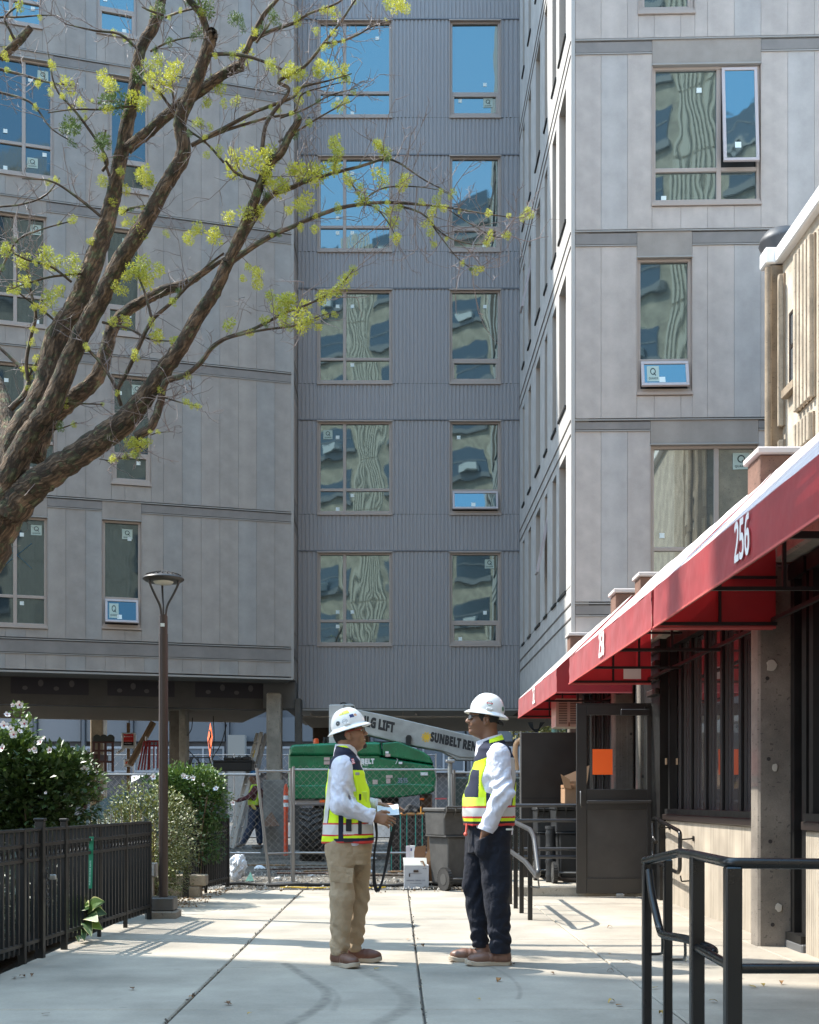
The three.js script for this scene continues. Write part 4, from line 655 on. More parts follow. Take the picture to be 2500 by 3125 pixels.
// ------------------------------------------------------------------ black pipe railings
const pipe = (b, pts, r = 0.021, bend = 0.06) => b.tube(rounded(pts, bend), r, 10);
{ // close railing, lower right
  const r = thing('pipe_railing', 'black pipe railing with flat posts in the lower right corner, nearest the viewer', 'railing', V(1.3, 0, 4.8), 'black pipe railings');
  const Zs = [4.45, 5.0, 5.75, 5.7];
  const post = (px, py, z, w, d) => { const c = P(px, py, z); mb().box(c.x - w / 2, c.x + w / 2, -0.02, c.y, z - d / 2, z + d / 2, 0.006).build('post', blackPipe, r); };
  post(2236, 2645, Zs[0], 0.064, 0.05); post(2127, 2612, Zs[1], 0.058, 0.05); post(2038, 2622, Zs[2], 0.042, 0.04); post(1974, 2632, Zs[3], 0.044, 0.04);
  let b = mb(); pipe(b, [P(2600, 2637, Zs[0]), P(2232, 2634, Zs[0]), P(2212, 2630, 4.5), P(2127, 2611, 4.98), P(2075, 2602, 5.3), P(1968, 2628, 5.72)], 0.0215, 0.05); b.build('top_rail', blackPipe, r);
  b = mb(); pipe(b, [P(2600, 2956, Zs[0]), P(2232, 2956, Zs[0])], 0.02); b.build('middle_rail', blackPipe, r);
  b = mb(); pipe(b, [P(2232, 2950, 4.48), P(2130, 2893, 4.98), P(2120, 2888, 5.0)], 0.02); b.build('middle_rail', blackPipe, r);
  b = mb(); pipe(b, [P(1981, 2655, 5.65), P(1989, 2730, 5.6), P(2015, 2843, 5.5), P(2022, 2853, 5.4), P(2100, 2866, 5.1), P(2180, 2898, 4.9), P(2178, 2910, 4.8), P(2140, 2896, 4.95)], 0.019, 0.07); b.build('handrail', blackPipe, r);
  b = mb(); pipe(b, [P(1986, 2912, 5.68), P(2020, 2911, 5.6), P(2022, 2900, 5.5), P(2022, 2860, 5.42)], 0.007, 0.03); b.build('bracket', blackPipe, r);
  b = mb(); pipe(b, [P(2050, 2929, 5.7), P(2088, 2929, 5.5), P(2092, 2916, 5.3), P(2091, 2868, 5.15)], 0.007, 0.03); b.build('bracket', blackPipe, r);
}
{ // railing of the ramp behind the taller man
  const r = thing('pipe_railing', 'black pipe railing with a looped end behind the man in dark trousers', 'railing', V(1.23, 0, 11.6), 'black pipe railings');
  const posts = [[1618, 10.97], [1592, 11.6], [1574, 12.1], [1557, 12.6]];
  for (const [x, z] of posts) { const c = P(x, 2500, z); mb().box(c.x - 0.022, c.x + 0.022, -0.02, lerp(0.86, 0.95, (z - 10.97) / 1.6), z - 0.02, z + 0.02, 0.005).build('post', blackPipe, r); }
  let b = mb(); pipe(b, [V(1.21, 0.97, 13.4), V(1.22, 0.93, 12.3), V(1.275, 0.862, 10.9), V(1.285, 0.80, 10.7), V(1.27, 0.50, 10.25), V(1.265, 0.46, 10.3), V(1.225, 0.56, 10.9), V(1.2, 0.62, 12.6)], 0.024, 0.09); b.build('handrail', M([0.05, 0.05, 0.052], 0.33), r);
  b = mb(); pipe(b, [V(1.28, 0.32, 10.95), V(1.32, 0.33, 10.6), V(1.28, 0.47, 10.4)], 0.008, 0.03); b.build('bracket', blackPipe, r);
}
{ // four level rails across, beyond
  const r = thing('pipe_railing', 'black railing of four level pipes in front of the wheeled bins by the glass door', 'railing', V(1.7, 0, 14.2), 'black pipe railings');
  const Z = 13.75, s = Z / F; for (const y of [2458, 2504, 2591, 2615]) { const b = mb(); pipe(b, [P(1556, y, Z), P(1790, y, Z)], 0.022); b.build('rail', M([0.04, 0.04, 0.042], 0.32), r); }
  for (const x of [1556, 1789]) { const c = P(x, 2450, Z); mb().box(c.x - 0.022, c.x + 0.022, 0.1, c.y, Z - 0.02, Z + 0.02, 0.004).build('post', blackPipe, r); }
}
{ // handrail on the low concrete wall
  const r = thing('wall_handrail', 'black looped pipe handrail fixed to the low board-marked wall', 'handrail', V(2.95, 0.7, 12.2), undefined);
  const X = 2.93, q = (px, py, dx = 0) => { const z = (X + dx) * F / (px - CX); return P(px, py, z); };
  const b = mb(); const loop = rounded([q(2003, 2570), q(1994, 2560), q(1992, 2502), q(1998, 2497), q(2010, 2502), q(2071, 2535), q(2076, 2543), q(2075, 2652), q(2070, 2664), q(2045, 2652), q(2000, 2628), q(1993, 2610), q(1993, 2560)], 0.12, 6); b.tube(loop, 0.021, 10); b.build('handrail', blackPipe, r);
  for (const [x, y] of [[2010, 2528], [2080, 2562], [2005, 2632], [2080, 2690]]) { const c = q(x, y), t = mb(); t.tube([c, new THREE.Vector3(3.055, c.y + 0.01, c.z)], 0.008, 6); t.tube([new THREE.Vector3(3.045, c.y + 0.01, c.z), new THREE.Vector3(3.058, c.y + 0.01, c.z)], 0.028, 8); t.tube([c, new THREE.Vector3(c.x - 0.01, c.y + 0.06, c.z)], 0.008, 6); t.build('bracket', blackPipe, r); }
}
// ------------------------------------------------------------------ iron picket fence along the left
function ironFence(label, ax, az, bx, bz, posts, h, extra) {
  const f = thing('iron_fence', label, 'fence', V((ax + bx) / 2, 0, (az + bz) / 2), 'black iron picket fences');
  const at = t => [lerp(ax, bx, t), lerp(az, bz, t)], len = Math.hypot(bx - ax, bz - az), n = Math.round(len / 0.085);
  const pk = mb(); pk.box(-0.011, 0.011, 0.07, h, -0.011, 0.011); const pg = pk.geo(), tip = new THREE.ConeGeometry(0.014, 0.05, 4); tip.rotateY(Math.PI / 4);
  for (let k = 0; k <= n; k++) { const [x, z] = at(k / n); const m = shadows(new THREE.Mesh(pg, blackMetal)); m.name = 'picket'; m.position.copy(V(x, 0, z)).sub(f.position); m.rotation.y = Math.atan2(bz - az, bx - ax); f.add(m); }
  for (const y of [0.13, h * 0.76, h * 0.87, h - 0.012]) mb().bar(V(ax, y, az), V(bx, y, bz), y > h - 0.1 ? 0.045 : 0.03, y > h - 0.1 ? 0.02 : 0.028, undefined, 0.004).build('rail', blackMetal, f);
  for (let k = 0; k < n; k++) { const [x, z] = at((k + 0.5) / n); if (k % 1 === 0) { const g = mb(); g.tube([...Array(9)].map((_, q) => { const a = q / 8 * 6.283, d = 0.03 * Math.cos(a); return V(x + d * (bx - ax) / len, h * 0.815 + 0.03 * Math.sin(a), z + d * (bz - az) / len); }), 0.0045, 4, false); g.build('ring', blackMetal, f); } }
  for (const [t, w, hh] of posts) { const [x, z] = at(t); mb().box(x - w / 2, x + w / 2, -0.02, h + hh, z - w / 2, z + w / 2, 0.004).build('post', blackMetal, f); if (hh > 0.02) mb().box(x - w / 2 - 0.008, x + w / 2 + 0.008, h + hh, h + hh + 0.02, z - w / 2 - 0.008, z + w / 2 + 0.008, 0.006).build('post_cap', blackMetal, f); }
  if (extra) extra(f); return f;
}
const FX = z => lerp(-2.66, -2.37, (z - 7.6) / 3.4);
const tOf = px => { let lo = 5.6, hi = 11; for (let k = 0; k < 40; k++) { const m = (lo + hi) / 2; (CX + FX(m) * F / m < px) ? lo = m : hi = m; } return (lo - 5.6) / 5.4; };
ironFence('long black iron picket fence beside the sidewalk, with a green tag hung on it', FX(5.6), 5.6, -2.37, 11, [[tOf(68), 0.05, 0.0], [tOf(123), 0.062, 0.05], [tOf(196), 0.045, 0.04], [tOf(303), 0.03, 0], [tOf(383), 0.035, 0], [1, 0.04, 0]], 0.945, f => {
  const z = lerp(5.6, 11, tOf(130)), x = FX(z); const b = mb(); for (let k = 0; k < 9; k++) { const a = k / 8, y = 0.72 - 0.34 * a; b.tube([...Array(7)].map((_, q) => { const t = q / 6 * 6.283; return V(x + 0.03 + 0.016 * Math.cos(t) * (k % 2 ? 1 : 0.2), y + 0.02 * Math.sin(t), z + 0.03 * a + 0.016 * Math.cos(t) * (k % 2 ? 0.2 : 1)); }), 0.004, 5, false); } b.build('chain', M([0.05, 0.05, 0.05], 0.5, { metalness: 0.5 }), f);
  mb().box(x + 0.04, x + 0.09, 0.56, 0.6, z + 0.02, z + 0.05, 0.008).build('padlock', M([0.4, 0.4, 0.38], 0.4, { metalness: 0.6 }), f);
});
ironFence('short far stretch of black iron picket fence beyond the lamp post', -2.46, 13.4, -2.2, 14.96, [[0, 0.06, 0.01], [0.45, 0.035, 0], [1, 0.045, 0.01]], 0.93);
{ // green tag
  const z0 = lerp(5.6, 11, tOf(276)), x = FX(z0) + 0.03; const t = thing('hanging_tag', 'long narrow green tag hanging on the iron fence', 'sign', V(x, 0.6, z0));
  const g = canvasTex(64, 512, (c, w, h) => { c.fillStyle = '#2f8f70'; c.fillRect(0, 0, w, h); c.fillStyle = '#cfe6da'; c.font = 'bold 26px sans-serif'; c.save(); c.translate(42, 480); c.rotate(-Math.PI / 2); c.fillText('PLEASE CLOSE GATE', 0, 0); c.restore(); c.fillRect(20, 20, 24, 20); });
  const a = P(266, 2712, z0 - 0.02), b = P(281, 2711, z0 - 0.02), d = P(286, 2553, z0 - 0.02), e = P(273, 2553, z0 - 0.02);
  const k = mb(); k.flat([a, b, d, e]); k.flat([a, b, d, e].map(v => v.clone().add(new THREE.Vector3(0, 0, -0.006)))); k.build('backing', M([0.03, 0.25, 0.15], 0.6), t);
  put('print', sheet(...[a, b, d, e].map(v => v.clone().add(new THREE.Vector3(0, 0, 0.002)))), M([0.7, 0.8, 0.75], 0.6, { map: g }), t);
}
{ // grey garden fence behind
  const f = thing('garden_fence', 'low grey hairpin garden fence in the planting bed, its tips above the black fence', 'fence', V(-3.2, 0, 11.8));
  const z = 11.7, gm = M([0.26, 0.26, 0.25], 0.5, { metalness: 0.5 });
  for (let k = 0; k < 17; k++) { const x = -4.3 + k * 0.107; mb().tube([V(x, 0, z), V(x, 0.98 + (k % 2) * 0.02, z)], 0.008, 6).build('picket', gm, f); }
  for (const x of [-4.28, -3.32]) mb().box(x - 0.02, x + 0.02, 0, 1.04, z - 0.02, z + 0.02, 0.004).build('post', gm, f);
  for (const y of [0.3, 0.88]) mb().bar(V(-4.35, y, z), V(-2.55, y, z), 0.015, 0.02).build('rail', gm, f);
}
{ // scroll fence and stone edging in the gap beside the lamp
  const f = thing('scroll_fence', 'thin grey garden fence with scrolls behind the lamp post', 'fence', V(-2.7, 0, 13.7)), z = 13.75, gm = M([0.2, 0.2, 0.19], 0.5, { metalness: 0.5 });
  for (const px of [462, 474, 505, 533, 560]) { const c = P(px, 2500, z); mb().tube([V(c.x, 0, z), V(c.x, 0.92, z)], 0.009, 6).build('picket', gm, f); }
  mb().bar(P(455, 2522, z), P(566, 2522, z), 0.02, 0.02).build('rail', gm, f); mb().bar(P(455, 2553, z), P(566, 2553, z), 0.016, 0.016).build('rail', gm, f);
  for (const px of [488, 519, 547]) { const c = P(px, 2538, z); mb().tube([...Array(13)].map((_, k) => { const a = k / 12 * 6.283; return new THREE.Vector3(c.x + 0.055 * Math.cos(a), c.y + 0.055 * Math.sin(a), c.z); }), 0.008, 5, false).build('scroll', gm, f); }
  const e = thing('stone_edging', 'two courses of tan stone edging the bed behind the lamp', 'stone edging', V(-2.75, 0, 13.5)); const st = M([0.42, 0.36, 0.28], 0.9, { map: tConcrete, bumpMap: tConcBump, bumpScale: 0.01 });
  for (let r = 0; r < 2; r++) for (let k = 0; k < 4; k++) { const x = -3.1 + k * 0.2 + r * 0.07; mb().box(x, x + 0.194, 0.0 + r * 0.135, 0.13 + r * 0.135, 13.45 + rr(-0.01, 0.01) + r * 0.015, 13.65, 0.012).build('stone', st, e); }
}
// ------------------------------------------------------------------ lamp post
{
  const Z = 11.2, s = Z / F, cx = (499 - CX) * s, l = thing('lamp_post', 'slim dark brown lamp post with a disc head on three curved arms', 'street lamp', V(cx, 0, Z)), Y = y => EYE + (CY - y) * s;
  mb().box(cx - 0.15, cx + 0.15, -0.02, 0.07, Z - 0.15, Z + 0.15, 0.012).build('footing', M([0.30, 0.27, 0.23], 0.9, { map: tConcrete }), l);
  mb().box(cx - 0.12, cx + 0.12, 0.071, 0.2, Z - 0.12, Z + 0.12, 0.01).build('base_plate', M([0.075, 0.07, 0.065], 0.5), l);
  const br = M([0.03, 0.017, 0.013], 0.4);
  mb().tube([V(cx, 0.2, Z), V(cx, Y(1935), Z)], 0.0445, 20).build('pole', br, l); mb().tube([V(cx, Y(1935), Z), V(cx, Y(1882), Z), V(cx, Y(1876), Z)], [0.041, 0.041, 0.03], 20).build('pole_cap', br, l);
  mb().box(cx - 0.02, cx + 0.02, Y(1914), Y(1904), Z - 0.046, Z - 0.042).build('sticker', paper, l);
  for (let k = 0; k < 3; k++) { const a = k * 2.094 + 0.25, c = Math.cos(a), q = Math.sin(a), p = (r, y) => new THREE.Vector3(cx + r * c, y, -Z + r * q); mb().tube(curve([p(0.022, Y(1880)), p(0.04, Y(1850)), p(0.10, Y(1818)), p(0.155, Y(1785)), p(0.16, Y(1770))], 16), 0.0115, 8).build('arm', M([0.03, 0.027, 0.025], 0.4), l); }
  const y0 = Y(1776); const prof = [[0.10, 0.0], [0.165, 0.0], [0.2, 0.022], [0.203, 0.03], [0.19, 0.044], [0.14, 0.068], [0.09, 0.084], [0.0, 0.09]].map(q => new THREE.Vector2(...q));
  const head = mb().add(new THREE.LatheGeometry(prof, 40), T(cx, y0, -Z)).build('lamp_head', M([0.055, 0.05, 0.048], 0.4, { metalness: 0.3 }), l);
  mb().add(new THREE.LatheGeometry([[0, -0.022], [0.08, -0.02], [0.1, 0.0]].map(q => new THREE.Vector2(...q)), 24), T(cx, y0, -Z)).build('lens', M([0.6, 0.58, 0.5], 0.2), head);
  for (let k = 0; k < 22; k++) { const a = k / 22 * 6.283; mb().bar(new THREE.Vector3(cx + 0.07 * Math.cos(a), y0 + 0.092, -Z + 0.07 * Math.sin(a)), new THREE.Vector3(cx + 0.17 * Math.cos(a), y0 + 0.06, -Z + 0.17 * Math.sin(a)), 0.008, 0.016).build('cooling_fin', M([0.05, 0.047, 0.045], 0.45), head); }
  const e = thing('electrical_box', 'grey electrical box on a stub beside the lamp post', 'electrical box', V(cx - 0.13, 0.55, Z + 0.1)); const a = P(447, 2676, Z + 0.1), b = P(479, 2633, Z + 0.1);
  mb().box(a.x, b.x, a.y, b.y, Z + 0.04, Z + 0.16, 0.008).build('case', M([0.22, 0.2, 0.18], 0.6), e); mb().box(a.x + 0.015, b.x - 0.015, a.y + 0.015, b.y - 0.015, Z + 0.034, Z + 0.039).build('cover', M([0.34, 0.32, 0.3], 0.5), e); mb().tube([V(a.x + 0.05, 0, Z + 0.12), V(a.x + 0.05, a.y, Z + 0.12)], 0.015, 8).build('conduit', galv, e);
}
// ------------------------------------------------------------------ chain-link fencing
function chainLink(label, a, b, y0, y1, posts, opt = {}) {              // a, b: [x, z] ground ends
  const f = thing('chain_link_fence', label, 'fence', V((a[0] + b[0]) / 2, 0, (a[1] + b[1]) / 2), opt.group || 'chain-link fence panels');
  const len = Math.hypot(b[0] - a[0], b[1] - a[1]), tl = opt.lean || 0, at = (t, y) => V(lerp(a[0], b[0], t) + tl * (y - y0) * (1 - t * (opt.fan || 0)), y, lerp(a[1], b[1], t));
  const p = opt.pitch || 0.045, n = Math.round(len / p), m = Math.round((y1 - y0) / p), w = mb();
  const g = { p: [], i: [] };
  for (let k = 0; k < n; k++) for (let s = 0; s < 2; s++) { const pts = []; for (let j = 0; j <= m; j++) { const q = at(clamp((k + (((j + k) % 2) ? 0.98 : 0.02)) / n, 0, 1), y0 + (y1 + (opt.over ?? 0.03) - y0) * j / m); q.z += (s ? 0.003 : -0.003); pts.push(q); } if (s === 0) w.tube(pts, opt.wire || 0.0024, 3, false); }
  tag(w.build('chain_link_mesh', opt.mat || galv, f), null, null, null, 'stuff');
  const r = mb(); r.tube([at(0, y1), at(1, y1)], 0.014, 8).build('top_rail', steel, f);
  if (opt.mid) mb().tube([at(0, opt.mid), at(1, opt.mid)], 0.015, 8).build('middle_rail', steel, f);
  if (opt.low) mb().tube([at(0, y0 + 0.03), at(1, y0 + 0.03)], 0.018, 8).build('bottom_rail', steel, f);
  for (const t of posts) mb().tube([at(t, -0.05), at(t, y1 + 0.04)], 0.02, 10).build('post', steel, f);
  return f;
}
const XZ = (px, z) => [(px - CX) * z / F, z];
chainLink('chain-link fence panel behind the shrubs with a bright top rail', XZ(150, 15.6), XZ(795, 15.6), 0.03, 1.49, [0.02, 0.57], { mid: 0.42 });
chainLink('leaning chain-link gate panel left of the green lift', XZ(825, 15.2), XZ(893, 15.45), 0.0, 1.53, [0, 1], { lean: -0.115, fan: 0.85, mid: 0.43, low: true });
chainLink('chain-link panel in front of the green boom lift', XZ(896, 15.7), XZ(1372, 15.7), 0.02, 1.56, [0.0], { mid: 0.42, over: 0.055 });
chainLink('chain-link panel behind the man in dark trousers', XZ(1386, 15.75), XZ(1640, 15.75), 0.02, 1.52, [0, 0.99], { mid: 0.4 });
{ const p = thing('fence_post', 'thick galvanized fence post with a clamp between two chain-link panels', 'post', V(0.74, 0, 15.65)), c = P(1374, 2310, 15.65); mb().tube([V(c.x, -0.05, 15.65), V(c.x, c.y, 15.65)], 0.03, 12).build('post', M([0.27, 0.28, 0.27], 0.55, { metalness: 0.4 }), p); mb().box(c.x - 0.06, c.x + 0.06, c.y - 0.08, c.y - 0.04, 15.6, 15.7, 0.006).build('clamp', steel, p); mb().tube([V(c.x + 0.05, -0.05, 15.62), V(c.x + 0.02, 1.5, 15.62)], 0.017, 8).build('brace', steel, p); }
chainLink('distant chain-link fence along the street behind the yard', XZ(100, 36), XZ(1330, 36), 0.4, 2.55, [0, 0.25, 0.5, 0.75, 1], { pitch: 0.14, wire: 0.006, mat: M([0.3, 0.27, 0.26], 0.6) });
// ------------------------------------------------------------------ green boom lift
{
  const Z = 21.6, s = Z / F, LX = x => (870 + x / 2.363 - CX) * s, LY = y => EYE + (CY - 2120 - y / 2.363) * s;
  const l = thing('boom_lift', 'green boom lift with a pale grey lettered boom behind the chain-link fence', 'boom lift', V(LX(560), 0, Z + 0.8));
  const ext = (pts, z0, depth, bev, name, m) => { const sh = new THREE.Shape(); pts.forEach((p, k) => k ? sh.lineTo(LX(p[0]), LY(p[1])) : sh.moveTo(LX(p[0]), LY(p[1]))); const g = new THREE.ExtrudeGeometry(sh, { depth: depth - 2 * bev, bevelEnabled: true, bevelSize: bev, bevelThickness: bev, bevelSegments: 4, bevelOffset: -bev, curveSegments: 8 }); g.translate(0, 0, -z0 - depth + bev); return put(name, g, m, l); };
  ext([[22, 430], [680, 430], [690, 448], [1070, 505], [1092, 600], [1080, 695], [1040, 715], [830, 742], [55, 757], [22, 735]], Z + 0.02, 1.7, 0.05, 'body', greenPaint);
  ext([[30, 440], [30, 392], [42, 368], [70, 358], [360, 346], [655, 340], [690, 345], [700, 440]], Z - 0.03, 1.75, 0.06, 'hood', greenPaint);
  ext([[702, 440], [700, 348], [815, 337], [1000, 412], [1048, 448], [1070, 500]], Z + 0.0, 1.7, 0.03, 'front_cowl', greenPaint);
  ext([[20, 655], [690, 648], [850, 640], [1075, 650], [1070, 690], [1040, 712], [830, 740], [50, 755]], Z - 0.05, 0.3, 0.025, 'lower_skirt', greenPaint);
  mb().box(LX(850), LX(852), LY(700), LY(430), Z + 0.005, Z + 0.03).build('panel_seam', M([0.005, 0.05, 0.02], 0.6), l);
  // mast block and boom
  ext([[309, 352], [309, 68], [318, 60], [420, 58], [420, 352]], Z + 0.35, 0.55, 0.02, 'mast', M([0.70, 0.70, 0.68], 0.45, { map: tScuff }));
  ext([[422, 352], [422, 56], [470, 54], [497, 64], [500, 100], [560, 352]], Z + 0.3, 0.6, 0.03, 'boom_pivot', liftGrey);
  const boom = ext([[488, 92], [700, 133], [1400, 298], [1560, 350], [1545, 470], [1400, 455], [1268, 450], [1130, 400], [930, 365], [578, 280], [480, 265]], Z + 0.3, 0.5, 0.025, 'boom', liftGrey);
  ext([[1120, 392], [1400, 448], [1420, 470], [1250, 470]], Z + 0.32, 0.4, 0.02, 'boom_wear_plate', liftGrey);
  mb().tube(curve([V(LX(385), LY(62), Z + 0.5), V(LX(400), LY(45), Z + 0.5), V(LX(425), LY(44), Z + 0.5), V(LX(445), LY(58), Z + 0.5)], 12), 0.012, 6).build('hose', rubber, l);
  mb().box(LX(470), LX(494), LY(98), LY(75), Z + 0.26, Z + 0.3).build('pivot_pin', rubber, l);
  ext([[872, 372], [872, 300], [880, 287], [896, 284], [910, 290], [915, 305], [905, 372]], Z + 0.22, 0.1, 0.01, 'boom_rest', rubber);
  const dir = new THREE.Vector3(LX(1310) - LX(1050), LY(385) - LY(325), 0), up = new THREE.Vector3(-dir.y * 0.45, dir.x, 0), zf = -Z - 0.3 + 0.004;
  put('lettering', letters('SUNBELT RENTALS', new THREE.Vector3(LX(1050), LY(326), zf), dir, up, 0.165, 0.60, 0.011), printBlack, boom);
  put('lettering', letters('JLG LIFT', new THREE.Vector3(LX(560), LY(213), zf), dir, up, 0.18, 0.62, 0.012), printBlack, boom);
  { const g = mb(); g.add(new THREE.CircleGeometry(0.06, 12), T(LX(1024), LY(300), zf, 0, 0, 0, 1)); for (let k = 0; k < 10; k++) { const a = k / 10 * 6.283; g.add(new THREE.CircleGeometry(0.028, 3), T(LX(1024) + 0.08 * Math.cos(a), LY(300) + 0.08 * Math.sin(a), zf, 0, 0, a)); } g.build('sun_emblem', M([0.75, 0.45, 0.03], 0.6), boom); }
  const z2 = -Z - 0.02 + 0.004, right = new THREE.Vector3(1, 0, 0), upv = new THREE.Vector3(0, 1, 0);
  put('lettering', letters('SUNBELT', new THREE.Vector3(LX(462), LY(497), z2), right, upv, 0.092, 0.86, 0.006), printWhite, l);
  put('lettering', letters('RENTALS', new THREE.Vector3(LX(496), LY(511), z2), right, upv, 0.034, 1.35), printWhite, l);
  put('lettering', letters('800-667-9328', new THREE.Vector3(LX(470), LY(543), z2), right, upv, 0.04, 0.95), printWhite, l);
  put('lettering', letters('3515', new THREE.Vector3(LX(812), LY(635), z2), right, upv, 0.09, 0.7), M([0.25, 0.28, 0.4], 0.6), l);
  const pink = M([0.55, 0.42, 0.38], 0.7), decal = (x0, x1, y0, y1, m, z = Z - 0.0) => mb().box(LX(x0), LX(x1), LY(y1), LY(y0), Z - 0.004, Z + 0.019).build('decal', m, l);
  decal(281, 322, 452, 474, pink); decal(281, 322, 480, 503, pink); decal(724, 748, 408, 424, printWhite); decal(724, 760, 427, 446, pink); decal(632, 668, 613, 645, pink); decal(728, 776, 580, 600, pink); decal(730, 760, 604, 640, pink); decal(820, 846, 484, 500, printWhite); decal(978, 1030, 560, 582, printWhite);
  mb().tube([V(LX(798), LY(500), Z), V(LX(812), LY(470), Z), V(LX(806), LY(462), Z)], 0.006, 5).build('scribble_mark', printWhite, l);
  mb().tube([V(LX(212), LY(350), Z + 0.5), V(LX(212), LY(312), Z + 0.5), V(LX(212), LY(305), Z + 0.5)], [0.055, 0.05, 0.03], 12).build('beacon', M([0.75, 0.09, 0.02], 0.25), l);
  mb().tube([V(LX(268), LY(352), Z + 0.5), V(LX(276), LY(300), Z + 0.5), V(LX(292), LY(296), Z + 0.5), V(LX(302), LY(352), Z + 0.5)], 0.03, 8).build('guard_loop', rubber, l);
  mb().box(LX(200), LX(820), LY(742) - 0.35, LY(735), Z + 0.3, Z + 1.5).build('chassis', M([0.015, 0.015, 0.015], 0.7), l);
  mb().box(LX(980), LX(1070), 0.2, LY(715), Z + 0.7, Z + 1.0, 0.02).build('outrigger', M([0.14, 0.08, 0.05], 0.7), l);
  mb().box(LX(250), LX(290), LY(778), LY(758), Z - 0.02, Z + 0.2).build('reflector', orangeMat, l);
  mb().box(LX(972), LX(1003), LY(760), LY(745), Z - 0.02, Z + 0.2).build('reflector', orangeMat, l); mb().box(LX(1085), LX(1165), LY(755), LY(745), Z - 0.02, Z + 0.2).build('reflector', M([0.7, 0.1, 0.1], 0.6), l);
  // tyres, treads towards the viewer
  const tyre = (x, z, r = 0.485, w = 0.44) => {
    const prof = [[r * 0.5, -w / 2], [r * 0.86, -w / 2], [r * 0.96, -w / 2 + 0.04], [r, -w / 2 + 0.1], [r, w / 2 - 0.1], [r * 0.96, w / 2 - 0.04], [r * 0.86, w / 2], [r * 0.5, w / 2]].map(q => new THREE.Vector2(...q));
    const b = mb(); b.add(new THREE.LatheGeometry(prof, 36), T(x, r - 0.02, -z, 0, 0, Math.PI / 2));
    for (let k = 0; k < 22; k++) for (const sd of [-1, 1]) { const a = (k + (sd > 0 ? 0.5 : 0)) / 22 * 6.283; const m = new THREE.Matrix4().makeRotationX(a).setPosition(x, r - 0.02, -z); const g = new THREE.BoxGeometry(w * 0.52, 0.05, 0.055); g.rotateY(sd * 0.5); g.translate(sd * w * 0.24, r + 0.012, 0); b.add(g, m); }
    const t = b.build('wheel', rubber, l); mb().add(new THREE.CylinderGeometry(r * 0.5, r * 0.5, w * 0.8, 20), T(x, r - 0.02, -z, 0, 0, Math.PI / 2)).build('rim', M([0.35, 0.36, 0.35], 0.6), t);
  };
  tyre(LX(192), Z + 0.15); tyre(LX(1180), Z + 0.5, 0.46); tyre(LX(350), Z + 2.2); tyre(LX(1000), Z + 2.4);
  mb().box(LX(70), LX(290), LY(800), LY(757), Z + 0.02, Z + 0.6, 0.03).build('plastic_wrap', M([0.32, 0.31, 0.32], 0.35), l);
}
// ------------------------------------------------------------------ waste bins and boxes by the walk
function wheeledBin(label, x0, x1, y0, y1, Z, mat, flip) {
  const b = thing('wheeled_bin', label, 'wheeled bin', V((x0 + x1) / 2, y0, Z + 0.3), 'wheeled waste bins'), w = x1 - x0, h = y1 - y0, d = 0.5;
  const taper = (a0, a1, ya, yb, ia, ib, nm, za = 0, zb = 0) => { const g = new RoundedBoxGeometry(1, 1, 1, 3, 0.06), p = g.attributes.position; for (let k = 0; k < p.count; k++) { const t = p.getY(k) + 0.5, sx = lerp(ia, ib, t), sz = lerp(ia, ib, t); p.setXYZ(k, (a0 + a1) / 2 + p.getX(k) * (a1 - a0) * sx, ya + (yb - ya) * t, -(Z + lerp(za, zb, t) + d / 2) + p.getZ(k) * d * sz); } g.computeVertexNormals(); return put(nm, g, mat, b); };
  taper(x0 + w * 0.15, x1 - w * 0.1, y0 + 0.06, y0 + h * 0.63, 0.84, 1, 'body'); taper(x0 + w * 0.02, x1 - w * 0.02, y0 + h * 0.64, y0 + h * 0.93, 0.96, 1, 'upper_body');
  mb().box(x0 + w * 0.05, x1 - w * 0.05, y0 + h * 0.625, y0 + h * 0.645, Z - 0.015, Z + d, 0.006).build('rim_band', mat, b);
  const lid = mb(); lid.box(x0 - 0.005, x1 + 0.005, y0 + h * 0.93, y0 + h * 0.975, Z - 0.03, Z + d + 0.03, 0.02); lid.build('lid', mat, b);
  mb().tube([V(x0 + 0.005, y0 + h * 0.985, Z - 0.06), V(x1 - 0.005, y0 + h * 0.985, Z - 0.06)], 0.014, 10).build('handle', mat, b);
  for (let k = 0; k < 4; k++) { const x = lerp(x0 + 0.02, x1 - 0.02, k / 3); mb().bar(V(x, y0 + h * 0.985, Z - 0.06), V(x, y0 + h * 0.86, Z + 0.02), 0.014, 0.04).build('handle_rib', mat, b); }
  for (const x of [x0 + w * 0.03, x1 - w * 0.0]) {
    const t = mb(), wr = h * 0.133; t.add(new THREE.CylinderGeometry(wr, wr, 0.05, 28), T(x - 0.02, y0 + wr, -Z + 0.05, 0, 0, Math.PI / 2)); for (let k = 0; k < 26; k++) { const a = k / 26 * 6.283, g = new THREE.BoxGeometry(0.056, 0.012, 0.018); g.translate(0, wr + 0.002, 0); t.add(g, new THREE.Matrix4().makeRotationX(a).setPosition(x - 0.02, y0 + wr, -Z + 0.05)); }
    const wl = t.build('wheel', rubber, b); mb().add(new THREE.CylinderGeometry(wr * 0.5, wr * 0.5, 0.06, 16), T(x - 0.02, y0 + wr, -Z + 0.05, 0, 0, Math.PI / 2)).build('hub', M([0.06, 0.058, 0.055], 0.6), wl);
  }
  mb().tube([V(x0 + w * 0.1, y0 + h * 0.133, Z - 0.05), V(x1 - w * 0.1, y0 + h * 0.133, Z - 0.05)], 0.011, 8).build('axle', M([0.15, 0.15, 0.15], 0.5), b);
  return b;
}
const binGrey = M([0.085, 0.082, 0.078], 0.62, { map: tScuff }), binBlack = M([0.022, 0.023, 0.025], 0.55, { map: tScuff });
